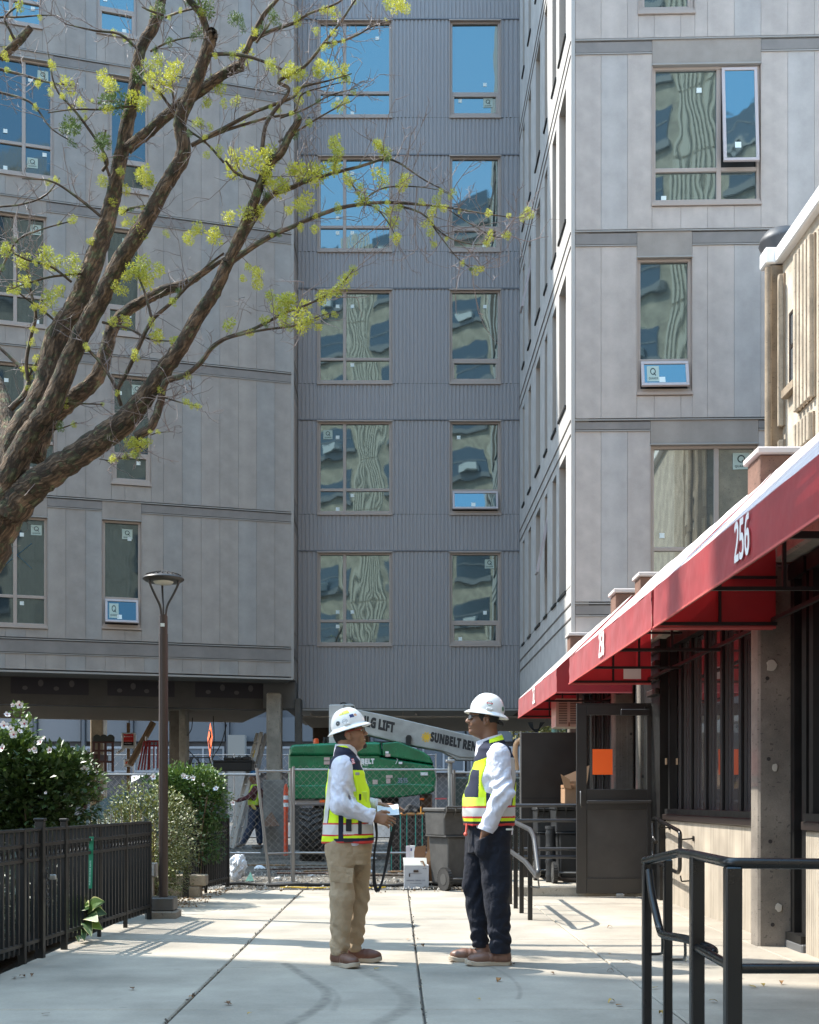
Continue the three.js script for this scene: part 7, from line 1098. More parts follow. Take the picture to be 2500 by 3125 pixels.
  const vreg = p => { const [x, y, z] = p, yy = y - 0.02 * (x + 0.05); if (yy < 0.862) return 'red'; if (yy < 0.884 && x > -0.13) return 'navy'; if (y > 1.49 - 0.25 * x && x < -0.02 && z > -0.3) return y > 1.5 - 0.2 * x ? 'lime' : 'navy'; if (y > 1.352 + 0.12 * Math.max(0, -x - 0.08)) return 'navy'; const front = x > 0.1 - 0.62 * (y - 1.05) * (y > 1.05 ? 0.16 : 0.02) && Math.abs(z) < 0.055; if (z > 0 && x > -0.098 && x < -0.066 && y < 1.16) return 'navy'; if (front && Math.abs(z) < 0.03) return 'navy'; if (yy > 0.979 && yy < 0.99) return 'red'; if (yy > 0.9 && yy < 0.911) return 'red'; if (yy >= 0.911 && yy <= 0.979) return 'silver'; const sx = lerp(-0.196, -0.15, clamp((y - 0.98) / 0.4, 0, 1)); if (y > 0.98 && Math.abs(x - sx) < 0.016) return 'silver'; if (y > 0.98 && x > sx && x - sx < 0.024) return 'black'; return 'lime'; };
  const mats = { red: redM, navy: navyM, lime: limeM, silver: silverM, black: blackCloth }, nm = { red: 'red_piping', navy: 'navy_panel', lime: 'vest', silver: 'reflective_band', black: 'black_edging' };
  const sp = splitBy(vgeo, vreg); const vest = g(sp.lime, 'vest', limeM); for (const k in sp) if (k !== 'lime') g(sp[k], nm[k], mats[k], vest);
  const surfZ = (F2, x, y) => { for (let z = 0.36; z > -0.2; z -= 0.002) if (F2([x, y, z]) < 0) return z; return 0.1; };
  const onVest = (x0, x1, y0, y1, m, nm2, d = 0.006) => { const b = mb(), z0 = surfZ(vestF, x0 + 0.003, (y0 + y1) / 2), z1 = surfZ(vestF, x1 - 0.003, (y0 + y1) / 2); const zt = surfZ(vestF, (x0 + x1) / 2, y1) - (z0 + z1) / 2; const c = new THREE.Vector3((x0 + x1) / 2, (y0 + y1) / 2, (z0 + z1) / 2 + d * 0.4); const u = new THREE.Vector3((x1 - x0) / 2, 0, (z1 - z0) / 2), v = new THREE.Vector3(0, (y1 - y0) / 2, clamp(zt, -0.02, 0.02)), n = u.clone().cross(v).setLength(d / 2); b.obox(c, u, v, n, 0.002); g(b.geo(), nm2, m, vest); };
  const xm = v => (v - 496) / 938, ym = v => (1920 - v) / 938;
  onVest(xm(452), xm(488), ym(1045), ym(968), blackCloth, 'clip_strap', 0.012); onVest(xm(531), xm(553), ym(1065), ym(968), blackCloth, 'clip_strap', 0.012); onVest(xm(440), xm(497), ym(1117), ym(1096), blackCloth, 'hook_patch', 0.006); onVest(xm(500), xm(585), ym(905), ym(790), M([0.55, 0.72, 0.05], 0.65), 'chest_pocket', 0.01); onVest(xm(536), xm(548), ym(845), ym(805), blackCloth, 'pen', 0.012); onVest(xm(512), xm(538), ym(684), ym(666), M([0.3, 0.28, 0.3], 0.6), 'badge', 0.004);
  { const t = canvasTex(64, 48, (x, w, h) => { for (let k = 0; k < 7; k++) { x.fillStyle = k % 2 ? '#e8d5d5' : '#c44a52'; x.fillRect(0, k * 7, w, 7); } x.fillStyle = '#3c4a86'; x.fillRect(0, 0, 28, 28); }); const x0 = xm(478), x1 = xm(506), y0 = ym(617), y1 = ym(578), z = y => surfZ(vestF, (x0 + x1) / 2, y) + 0.004; const zz = Math.max(z(y0), z(y1)); const s2 = sheet(new THREE.Vector3(x0 + 0.006, y0, zz), new THREE.Vector3(x1 + 0.006, y0 + 0.008, zz - 0.004), new THREE.Vector3(x1 - 0.006, y1 + 0.003, zz - 0.008), new THREE.Vector3(x0 - 0.006, y1 - 0.005, zz - 0.004)); g(s2, 'flag_patch', M([0.85, 0.85, 0.85], 0.8, { map: t }), vest); }
  // trousers
  const prow = [[0.70, -0.18, 0.11, 0.15], [0.8, -0.2, 0.118, 0.175], [0.92, -0.195, 0.115, 0.168]];
  const trF = p => { let d = stackD(p, prow, 0, 2.2); const near = smin(coneD(p, cone([-0.088, 0.84, 0.085], [-0.08, 0.47, 0.092], 0.104, 0.078)), coneD(p, cone([-0.08, 0.47, 0.092], [-0.1, 0.09, 0.085], 0.079, 0.062)), 0.03), far = smin(coneD(p, cone([0.022, 0.84, -0.085], [0.03, 0.47, -0.085], 0.1, 0.072)), coneD(p, cone([0.03, 0.47, -0.085], [-0.0, 0.1, -0.08], 0.073, 0.054)), 0.03); d = smin(d, smin(near, far, 0.006), 0.03); if (Math.abs(d) < 0.03) { const k = Math.exp(-Math.pow((p[1] - 0.16) / 0.1, 2)), k2 = Math.exp(-Math.pow((p[1] - 0.45) / 0.16, 2)); d += fold(p, 7, 0.007) + 0.008 * k * Math.sin(p[1] * 70 + p[0] * 30 + 12 * noise3(p[0] * 9, p[1] * 9, p[2] * 9)) + 0.5 * fold([p[1], p[0], p[2]], 17, 0.004) + 0.005 * k2 * Math.sin(p[1] * 40 + p[0] * 55 + 10 * noise3(p[0] * 6, p[1] * 6, p[2] * 6)); } return Math.max(d, 0.072 - p[1], p[1] - 0.9); };
  const tr = g(meshField(trF, [-0.25, 0.05, -0.24], [0.19, 0.92, 0.24], 0.0065), 'trousers', khaki);
  { const zz = y => surfZ(trF, -0.09, y) + 0.004; const b = mb(); b.obox(new THREE.Vector3(-0.075, 0.63, zz(0.63)), new THREE.Vector3(0.075, -0.008, -0.01), new THREE.Vector3(0.003, 0.05, 0.004), new THREE.Vector3(0, 0, 0.0025), 0.002); b.obox(new THREE.Vector3(-0.073, 0.668, zz(0.668) + 0.002), new THREE.Vector3(0.078, -0.008, -0.01), new THREE.Vector3(0.002, 0.018, 0.003), new THREE.Vector3(0, 0, 0.0025), 0.002); g(b.geo(), 'cargo_pocket', khaki, tr); }
  shoeMeshes(g, [-0.148, 0.045], [0.62, 0.72], 0.275, leather, sole); shoeMeshes(g, [-0.075, -0.09], [0.99, 0.12], 0.27, M([0.13, 0.052, 0.033], 0.5), sole);
  const yl = canvasTex(160, 80, (x, w, h) => { x.fillStyle = '#e2dc4e'; x.fillRect(0, 0, w, h); x.fillStyle = '#6a6a30'; x.font = 'bold 34px sans-serif'; x.fillText('238', 14, 66); x.font = '12px sans-serif'; x.fillText('SAFETY', 14, 24); }), bl = canvasTex(128, 64, (x, w, h) => { x.fillStyle = '#f0f0f0'; x.fillRect(0, 0, w, h); x.fillStyle = '#27346b'; x.fillRect(5, 5, 64, h - 10); x.fillStyle = '#d89a70'; x.fillRect(74, 10, 46, 40); });
  const dark = roundTex('#20282c', '#8a949a', 'Q', '#cfd6da'), pale = roundTex('#e2e4e6', '#7d858a', 'SITE', '#5a6268');
  hardHat(g, [-0.032, 1.645, 0], 0.29, 1, 0, [[0.36, 0.56, 2.02, 1.18, yl], [0.62, 0.78, 1.32, 0.72, bl], [0.74, 0.93, 2.32, 1.98, dark], [0.74, 0.92, 1.86, 1.5, pale]]);
  { const s2 = mb(); s2.tube(curve([[-0.105, 1.615, 0.03], [-0.125, 1.585, 0.0], [-0.105, 1.615, -0.03]].map(q => new THREE.Vector3(...q)), 10), 0.01, 6); s2.obox(new THREE.Vector3(-0.122, 1.575, 0), new THREE.Vector3(0.01, 0.012, 0), new THREE.Vector3(-0.012, 0.022, 0), new THREE.Vector3(0, 0, 0.02), 0.003); g(s2.geo(), 'hat_strap', blackCloth); }
  // the tablet and its strap: held, so things of their own
  const base = o.position, tb = thing('tablet', 'white-screened tablet in a black case held by the man in khaki trousers', 'tablet', new THREE.Vector3(base.x + 0.24, 1.07, base.z));
  const c4 = [[0.165, 1.032, 0.105], [0.315, 1.03, 0.1], [0.323, 1.118, -0.1], [0.158, 1.096, -0.1]].map(q => new THREE.Vector3(...q).add(base)); const mid = c4.reduce((a, b) => a.add(b), new THREE.Vector3()).multiplyScalar(0.25), u = c4[1].clone().add(c4[2]).sub(c4[0]).sub(c4[3]).multiplyScalar(0.25), v = c4[2].clone().add(c4[3]).sub(c4[0]).sub(c4[1]).multiplyScalar(0.25); v.addScaledVector(u, -u.dot(v) / u.lengthSq()); const n = u.clone().cross(v).setLength(0.008); if (n.y < 0) n.negate();
  mb().obox(mid, u, v, n, 0.004).build('case', M([0.02, 0.02, 0.022], 0.5), tb); mb().obox(mid.clone().addScaledVector(n, 1.02), u.clone().multiplyScalar(0.95), v.clone().multiplyScalar(0.95), n.clone().multiplyScalar(0.12), 0.001).build('bezel', M([0.75, 0.76, 0.77], 0.3), tb); mb().obox(mid.clone().addScaledVector(n, 1.15), u.clone().multiplyScalar(0.84), v.clone().multiplyScalar(0.86), n.clone().multiplyScalar(0.06)).build('screen', M([0.66, 0.70, 0.74], 0.15), tb);
  const st = thing('shoulder_strap', 'long black strap hanging in a loop from the tablet', 'strap', new THREE.Vector3(base.x + 0.2, 0.7, base.z)); const pp = [[640, 985, 0.06], [648, 1080, 0.07], [634, 1180, 0.08], [629, 1290, 0.08], [636, 1400, 0.07], [652, 1440, 0.05], [672, 1410, 0.03], [700, 1310, 0.0], [722, 1200, -0.02], [742, 1100, -0.03], [766, 1010, -0.05]].map(q => new THREE.Vector3(base.x + xm(q[0]), ym(q[1]), base.z + q[2])); const cv = curve(pp, 60), sb = mb(); for (let k = 0; k < cv.length - 1; k++) sb.bar(cv[k], cv[k + 1].clone().lerp(cv[k], -0.15), 0.022 - 0.006 * Math.sin(k * 0.2), 0.003, new THREE.Vector3(0.3 + 0.5 * Math.sin(k * 0.12), 0.1, 0.9)); sb.build('webbing', blackCloth, st);
}
// --- taller man on the right, facing left, hand in pocket
{
  const S = 435, { o, g } = person('person', 'taller man facing left in white hard hat, lime vest and dark navy trousers, hand pocketed', (1490 - CX) / S, F / S);
  const hc = [-0.036, 1.716, 0], R = rotHead(0.1, 0.16, -1);
  const xm = v => (v - 1380) / 938, ym = v => (1920 - v) / 938;
  const torso = [[0.9, -0.13, 0.16, 0.17], [1.05, -0.16, 0.165, 0.18], [1.2, -0.15, 0.165, 0.175], [1.35, -0.105, 0.165, 0.19], [1.46, -0.07, 0.155, 0.175], [1.53, -0.045, 0.12, 0.105], [1.575, -0.035, 0.075, 0.062]];
  const armN = [cone([0.06, 1.47, 0.175], [0.085, 1.195, 0.235], 0.07, 0.06), cone([0.085, 1.195, 0.235], [-0.03, 0.945, 0.2], 0.058, 0.042)], armF = [cone([0.03, 1.47, -0.175], [0.09, 1.2, -0.24], 0.07, 0.06), cone([0.09, 1.2, -0.24], [-0.0, 0.96, -0.19], 0.058, 0.042)];
  const legs = [cone([0.035, 0.92, 0.085], [0.055, 0.52, 0.09], 0.1, 0.075), cone([0.055, 0.52, 0.09], [0.085, 0.05, 0.09], 0.075, 0.058), cone([-0.05, 0.92, -0.085], [-0.085, 0.53, -0.095], 0.1, 0.07), cone([-0.085, 0.53, -0.095], [-0.05, 0.06, -0.1], 0.07, 0.055)];
  const neck = cone([-0.0, 1.66, 0], [0.02, 1.51, 0], 0.058, 0.066);
  const bodyF = p => { let d = stackD(p, torso, -0.03); for (const c of legs) d = smin(d, coneD(p, c) + 0.025, 0.03); for (const c of [...armN, ...armF]) d = smin(d, coneD(p, c) + 0.022, 0.03); d = smin(d, coneD(p, neck), 0.02); return smin(d, ellD(p, hc, [0.07, 0.08, 0.06]), 0.02); };
  const headF = p => { const q = R.inv([p[0] - hc[0], p[1] - hc[1], p[2] - hc[2]]); return smin(headField(q, false), coneD(p, neck), 0.03); };
  const hN = handField({ wrist: [-0.03, 0.94, 0.198], dir: [-0.1, -0.98, -0.16], back: [0.3, -0.1, 0.95], thumb: -1, curl: [0.25, 0.25, 0.25, 0.25], oppose: 1.2 }), hF = handField({ wrist: [0.0, 0.96, -0.19], dir: [-0.1, -0.99, 0], back: [0.2, 0, -0.97], thumb: 1, curl: [0.3, 0.3, 0.3, 0.3] });
  g(bodyGeo([meshField(bodyF, [-0.26, 0.0, -0.36], [0.3, 1.82, 0.36], 0.012), meshField(headF, [hc[0] - 0.17, 1.56, -0.13], [hc[0] + 0.17, 1.86, 0.13], 0.0034), meshField(hN.f, hN.lo, hN.hi, 0.0036), meshField(hF.f, hF.lo, hF.hi, 0.0045)]), 'body', skinB);
  g(meshField(p => { const q = R.inv([p[0] - hc[0], p[1] - hc[1], p[2]]), m = [q[0], q[1], Math.abs(q[2])]; const d = ellD(q, [-0.012, 0.016, 0], [0.104, 0.098, 0.081]); const cut = Math.max(q[0] - 0.05 + 0.3 * Math.max(0, -q[1]), -0.07 - q[1], -ellD(m, [-0.008, -0.014, 0.085], [0.024, 0.04, 0.02])); return Math.max(d, Math.min(cut, 1)) + 0.002 * noise3(p[0] * 90, p[1] * 90, p[2] * 90); }, [hc[0] - 0.14, 1.6, -0.11], [hc[0] + 0.14, 1.86, 0.11], 0.005), 'hair', hairM);
  eyesAndGlasses(g, R, hc, M([0.012, 0.012, 0.012], 0.4), M([0.012, 0.012, 0.012], 0.4), M([0.05, 0.05, 0.05], 0.05, { physical: true, transmission: 0.6, thickness: 0 }));
  const sleeveN = [cone([0.055, 1.46, 0.16], [0.085, 1.195, 0.232], 0.074, 0.063), cone([0.085, 1.195, 0.232], [-0.028, 0.95, 0.2], 0.062, 0.049)], sleeveF = [cone([0.03, 1.465, -0.16], [0.09, 1.2, -0.24], 0.084, 0.072), cone([0.09, 1.2, -0.24], [0.0, 0.96, -0.19], 0.07, 0.052)];
  const shirtF = p => { let d = Math.max(stackD(p, torso, 0.006), p[1] - 1.53); for (const c of sleeveN) d = smin(d, coneD(p, c), 0.04); for (const c of sleeveF) d = smin(d, coneD(p, c), 0.04); if (Math.abs(d) < 0.03) { const k = Math.exp(-Math.pow((p[1] - 1.2) / 0.14, 2)); d += fold(p, 8.5, 0.009) + 0.5 * fold([p[1], p[2], p[0]], 21, 0.004) + 0.007 * k * Math.sin(p[1] * 65 - p[0] * 75 + 12 * noise3(p[0] * 8, p[1] * 8, p[2] * 8)); } return Math.max(d, 0.935 - p[1] - 0.28 * (p[0] + 0.03)); };
  const shirt = g(meshField(shirtF, [-0.22, 0.9, -0.36], [0.24, 1.56, 0.36], 0.0065), 'shirt', shirtM);
  { const colF = p => { const t = (p[1] - 1.5) / 0.1, cx = 0.005 - 0.0 * t, r = Math.hypot((p[0] - cx) / 0.088, p[2] / 0.074), top = 1.585 + 0.32 * (p[0] - cx), w = Math.abs(r - 1 + 0.07 * t) * 0.075 - 0.007; return Math.max(w, 1.47 - p[1] - 0.2 * (cx - p[0]), p[1] - top, -ellD(p, [-0.09, 1.54, 0], [0.05, 0.07, 0.018])); }; g(meshField(colF, [-0.13, 1.45, -0.1], [0.13, 1.64, 0.1], 0.005), 'collar', shirtM, shirt); const c = mb(); c.tube([new THREE.Vector3(-0.024, 0.962, 0.202), new THREE.Vector3(-0.034, 0.938, 0.2)], [0.057, 0.056], 20); g(c.geo(), 'cuff', shirtM, shirt); }
  const vrows = [[0.972, -0.172, 0.182, 0.2], [1.05, -0.184, 0.188, 0.205], [1.14, -0.186, 0.19, 0.2], [1.3, -0.135, 0.188, 0.2], [1.42, -0.095, 0.18, 0.205], [1.5, -0.072, 0.155, 0.185], [1.545, -0.05, 0.118, 0.115], [1.6, -0.03, 0.098, 0.085]];
  const vestF = p => { let d = stackD(p, vrows, 0, 2.3); if (Math.abs(d) < 0.03) d += fold(p, 6.5, 0.008); for (const s of [-1, 1]) d = Math.max(d, -coneD(p, cone([0.055, 1.44, s * 0.235], [0.02, 1.27, s * 0.225], 0.085, 0.095))); d = Math.max(d, -coneD(p, cone([-0.0, 1.7, 0], [0.005, 1.5, 0], 0.082, 0.076)), -coneD(p, cone([-0.07, 1.56, 0], [-0.16, 1.36, 0], 0.055, 0.02))); return Math.max(d, p[1] - 1.56 - 0.35 * Math.min(p[0] + 0.02, 0.14)); };
  const vgeo = meshField(vestF, [-0.23, 0.95, -0.25], [0.23, 1.62, 0.25], 0.0058);
  const vreg = p => { const [x, y, z] = p, yy = y - 0.012 * (x + 0.05); if (yy < 0.984) return 'red'; if (yy < 1.0) return 'black'; if (y > 1.535 && x > 0.0) return y > 1.545 + 0.28 * (x - 0.02) && y < 1.585 + 0.28 * (x - 0.02) ? 'lime' : 'navy'; if (y > 1.44 - 0.35 * Math.max(0, -x - 0.02)) return 'navy'; if (z > 0 && x > -0.03 && x < 0.0 && y < 1.2) return 'navy'; if (Math.abs(yy - 1.1) < 0.0065 || Math.abs(yy - 1.027) < 0.0065) return 'red'; if (yy > 1.033 && yy < 1.094) return 'silver'; if (z > 0.03 && x > -0.172 && x < -0.072 - 0.05 * (1.37 - y) && y > 1.165 && y < 1.372 - 0.2 * (x + 0.17)) return 'navy'; if (z > 0.03 && x < -0.04 && y > 1.1 && y <= 1.165) return 'pale'; const sx = lerp(0.128, 0.168, clamp((y - 1.1) / 0.2, 0, 1)) - 0.012 * clamp((y - 1.34) / 0.1, 0, 1); const q = x - sx; if (z > 0 && y > 1.1 && Math.abs(q) < 0.018) return 'silver'; if (z > 0 && y > 1.1 && Math.abs(q) < 0.025) return 'black'; if (Math.abs(z) < 0.022 && x < -0.02) return 'navy'; return 'lime'; };
  const mats = { red: redM, navy: navyM, lime: limeM, silver: silverM, black: blackCloth, pale: limePale }, nm = { red: 'red_piping', navy: 'navy_panel', silver: 'reflective_band', black: 'black_edging', pale: 'pocket_flap' };
  const sp = splitBy(vgeo, vreg), vest = g(sp.lime, 'vest', limeM); for (const k in sp) if (k !== 'lime') g(sp[k], nm[k], mats[k], vest);
  { const b = mb(); b.tube(curve([[-0.155, 0.985, 0.1], [-0.158, 0.94, 0.1], [-0.162, 0.915, 0.1]].map(q => new THREE.Vector3(...q)), 6), 0.008, 6); b.add(new THREE.SphereGeometry(0.014, 10, 8), T(-0.164, 0.91, 0.1)); g(b.geo(), 'lanyard_end', M([0.7, 0.12, 0.08], 0.6), vest); }
  const prow = [[0.78, -0.14, 0.13, 0.165], [0.9, -0.14, 0.16, 0.185], [1.0, -0.15, 0.17, 0.185]];
  const trF = p => { let d = stackD(p, prow, 0, 2.2); const near = smin(coneD(p, cone([0.03, 0.89, 0.085], [0.052, 0.52, 0.092], 0.12, 0.09)), coneD(p, cone([0.052, 0.52, 0.092], [0.078, 0.1, 0.09], 0.09, 0.069)), 0.03), far = smin(coneD(p, cone([-0.045, 0.88, -0.085], [-0.085, 0.53, -0.092], 0.108, 0.08)), coneD(p, cone([-0.085, 0.53, -0.092], [-0.045, 0.13, -0.1], 0.08, 0.06)), 0.03); d = smin(d, smin(near, far, 0.006), 0.03); if (Math.abs(d) < 0.03) { const k = Math.exp(-Math.pow((p[1] - 0.2) / 0.09, 2)), k2 = Math.exp(-Math.pow((p[1] - 0.5) / 0.2, 2)); d += fold(p, 6, 0.007) + 0.008 * k * Math.sin(p[1] * 70 + p[0] * 30 + 12 * noise3(p[0] * 9, p[1] * 9, p[2] * 9)) + 0.5 * fold([p[1], p[0], p[2]], 17, 0.004) + 0.006 * k2 * Math.sin(p[1] * 30 - p[0] * 45 + 10 * noise3(p[0] * 6, p[1] * 6, p[2] * 6)); } const pk = Math.max(coneD(p, cone([-0.03, 0.92, 0.176], [-0.042, 0.80, 0.148], 0.06, 0.062)), p[1] - 0.905 - 0.5 * (p[0] + 0.02)); d = smin(d, pk, 0.025); return Math.max(d, (p[2] > 0 ? 0.085 : 0.1) - p[1], p[1] - 0.99); };
  const tr = g(meshField(trF, [-0.21, 0.06, -0.25], [0.23, 1.0, 0.27], 0.0065), 'trousers', darkTrouser);
  { const b = mb(); b.obox(new THREE.Vector3(0.135, 0.945, 0.16), new THREE.Vector3(0.025, 0, -0.016), new THREE.Vector3(0, 0.006, 0), new THREE.Vector3(0.003, 0, 0.005), 0.002); g(b.geo(), 'paper_edge', paper, tr); }
  shoeMeshes(g, [0.158, 0.075], [-1, 0.1], 0.325, M([0.15, 0.075, 0.05], 0.45), sole); shoeMeshes(g, [0.03, -0.1], [-0.99, -0.02], 0.3, M([0.15, 0.075, 0.05], 0.45), sole);
  const os = canvasTex(128, 128, (x) => { x.clearRect(0, 0, 128, 128); x.fillStyle = '#eef0ee'; x.beginPath(); x.arc(64, 64, 60, 0, 7); x.fill(); x.strokeStyle = '#3c8a6c'; x.lineWidth = 10; x.beginPath(); x.arc(64, 64, 50, 0, 7); x.stroke(); x.fillStyle = '#c23530'; x.fillRect(2, 46, 124, 36); x.fillStyle = '#fff'; x.font = 'bold 30px sans-serif'; x.textAlign = 'center'; x.fillText('OSHA', 64, 75); });
  const gr = roundTex('#2c6a4a', '#d8e6dc', 'C', '#e8f0ea');
  hardHat(g, [-0.01, 1.746, 0], 0.17, -1, 0.05, [[0.62, 0.84, -1.74, -1.34, os], [0.74, 0.93, -2.72, -2.45, gr]]);
  { const s2 = mb(); s2.tube(curve([[0.07, 1.70, 0.06], [0.1, 1.675, 0.0], [0.07, 1.70, -0.06]].map(q => new THREE.Vector3(...q)), 10), 0.011, 6); g(s2.geo(), 'hat_strap', blackCloth); }
}
// --- worker walking behind the fence
{
  const S = 132, { o, g } = person('person', 'worker walking left behind the chain-link fence in maroon sleeves, lime vest and jeans', (775 - CX) / S, F / S);
  const hc = [0.0, 1.665, 0], R = rotHead(-0.05, 0, -1), maroon = M([0.085, 0.018, 0.024], 0.85), jeans = M([0.02, 0.035, 0.07], 0.85), boot = M([0.12, 0.11, 0.1], 0.7);
  const torso = [[0.9, -0.1, 0.12, 0.15], [1.1, -0.11, 0.12, 0.16], [1.3, -0.09, 0.14, 0.19], [1.44, -0.05, 0.13, 0.17], [1.52, -0.02, 0.09, 0.07]];
  const arms = [cone([0.06, 1.4, 0.18], [-0.1, 1.2, 0.24], 0.065, 0.055), cone([-0.1, 1.2, 0.24], [-0.36, 1.12, 0.2], 0.052, 0.04), cone([0.08, 1.4, -0.18], [0.24, 1.2, -0.22], 0.065, 0.055), cone([0.24, 1.2, -0.22], [0.2, 1.0, -0.2], 0.052, 0.04)];
  const legs = [cone([0.0, 0.92, 0.08], [-0.06, 0.52, 0.09], 0.1, 0.075), cone([-0.06, 0.52, 0.09], [-0.24, 0.14, 0.09], 0.075, 0.055), cone([0.03, 0.92, -0.08], [0.1, 0.52, -0.09], 0.1, 0.075), cone([0.1, 0.52, -0.09], [0.13, 0.12, -0.09], 0.075, 0.055)];
  const neck = cone([0.01, 1.62, 0], [0.03, 1.47, 0], 0.055, 0.06);
  const bF = p => { let d = stackD(p, torso, -0.02); for (const c of [...arms, ...legs]) d = smin(d, coneD(p, c) + 0.015, 0.03); d = smin(d, coneD(p, neck), 0.02); return smin(d, headField(R.inv([p[0] - hc[0], p[1] - hc[1], p[2]]), false), 0.02); };
  const hN = handField({ wrist: [-0.37, 1.115, 0.2], dir: [-1, -0.1, 0], back: [0, 0.7, 0.7], thumb: 1, curl: [0.3, 0.35, 0.4, 0.4] }), hF = handField({ wrist: [0.19, 0.98, -0.2], dir: [-0.3, -0.95, 0], back: [0.5, 0, -0.8], thumb: 1, curl: [0.4, 0.4, 0.4, 0.4] });
  g(bodyGeo([meshField(bF, [-0.4, 0.05, -0.32], [0.35, 1.8, 0.34], 0.013), meshField(hN.f, hN.lo, hN.hi, 0.006), meshField(hF.f, hF.lo, hF.hi, 0.006)]), 'body', skinB);
  g(meshField(p => { let d = Math.max(stackD(p, torso, 0.01), p[1] - 1.5); for (const c of arms) d = smin(d, coneD(p, c), 0.03); d += fold(p, 8, 0.006); return Math.max(d, -0.35 - p[0], 0.88 - p[1]); }, [-0.4, 0.85, -0.3], [0.34, 1.55, 0.32], 0.012), 'shirt', maroon);
  g(meshField(p => { let d = Math.max(stackD(p, torso, 0.03), 1.02 - p[1], p[1] - 1.5); for (const s of [-1, 1]) d = Math.max(d, -coneD(p, cone([0.06, 1.42, s * 0.21], [0.02, 1.2, s * 0.23], 0.09, 0.1))); return Math.max(d, -coneD(p, cone([0.02, 1.6, 0], [0.02, 1.45, 0], 0.08, 0.075)), -coneD(p, cone([0.2, 1.5, 0], [0.2, 1.0, 0], 0.13, 0.13))); }, [-0.16, 1.0, -0.24], [0.2, 1.54, 0.24], 0.012), 'vest', M([0.42, 0.60, 0.03], 0.7));
  g(meshField(p => { let d = stackD(p, [[0.8, -0.1, 0.12, 0.15], [0.98, -0.11, 0.125, 0.16]], 0.012); for (const c of legs) d = smin(d, coneD(p, c) - 0.012, 0.02); d += fold(p, 7, 0.006); return Math.max(d, p[1] - 0.98, 0.13 - p[1]); }, [-0.36, 0.1, -0.24], [0.26, 1.0, 0.24], 0.012), 'trousers', jeans);
  g(meshField(p => Math.min(Math.max(coneD(p, [-0.235, 0.13, 0.09, -0.36, 0.09, 0.09, 0.055, 0.045]), p[1] - 0.2), Math.max(coneD(p, [0.14, 0.06, -0.09, -0.02, 0.05, -0.09, 0.055, 0.045]), 0.0 - p[1])), [-0.45, -0.02, -0.18], [0.25, 0.24, 0.18], 0.01), 'boots', boot);
  const glove = mb(); glove.add(new THREE.SphereGeometry(0.06, 12, 10), T(0.02, 0.98, 0.21, 0, 0, 0.7, 0.7, 1.4, 0.5)); g(glove.geo(), 'work_glove', M([0.45, 0.36, 0.08], 0.8));
  const hatG = new THREE.SphereGeometry(0.115, 24, 12, 0, 6.2832, 0, Math.PI / 2); hatG.scale(1.12, 1.15, 0.98); hatG.translate(0.0, 1.69, 0); g(hatG, 'hard_hat', M([0.02, 0.10, 0.22], 0.35)); const br = mb(); br.obox(new THREE.Vector3(-0.14, 1.695, 0), new THREE.Vector3(0.04, -0.004, 0), new THREE.Vector3(0, 0.004, 0), new THREE.Vector3(0, 0, 0.075), 0.003); g(br.geo(), 'hat_brim', M([0.02, 0.10, 0.22], 0.35));
}
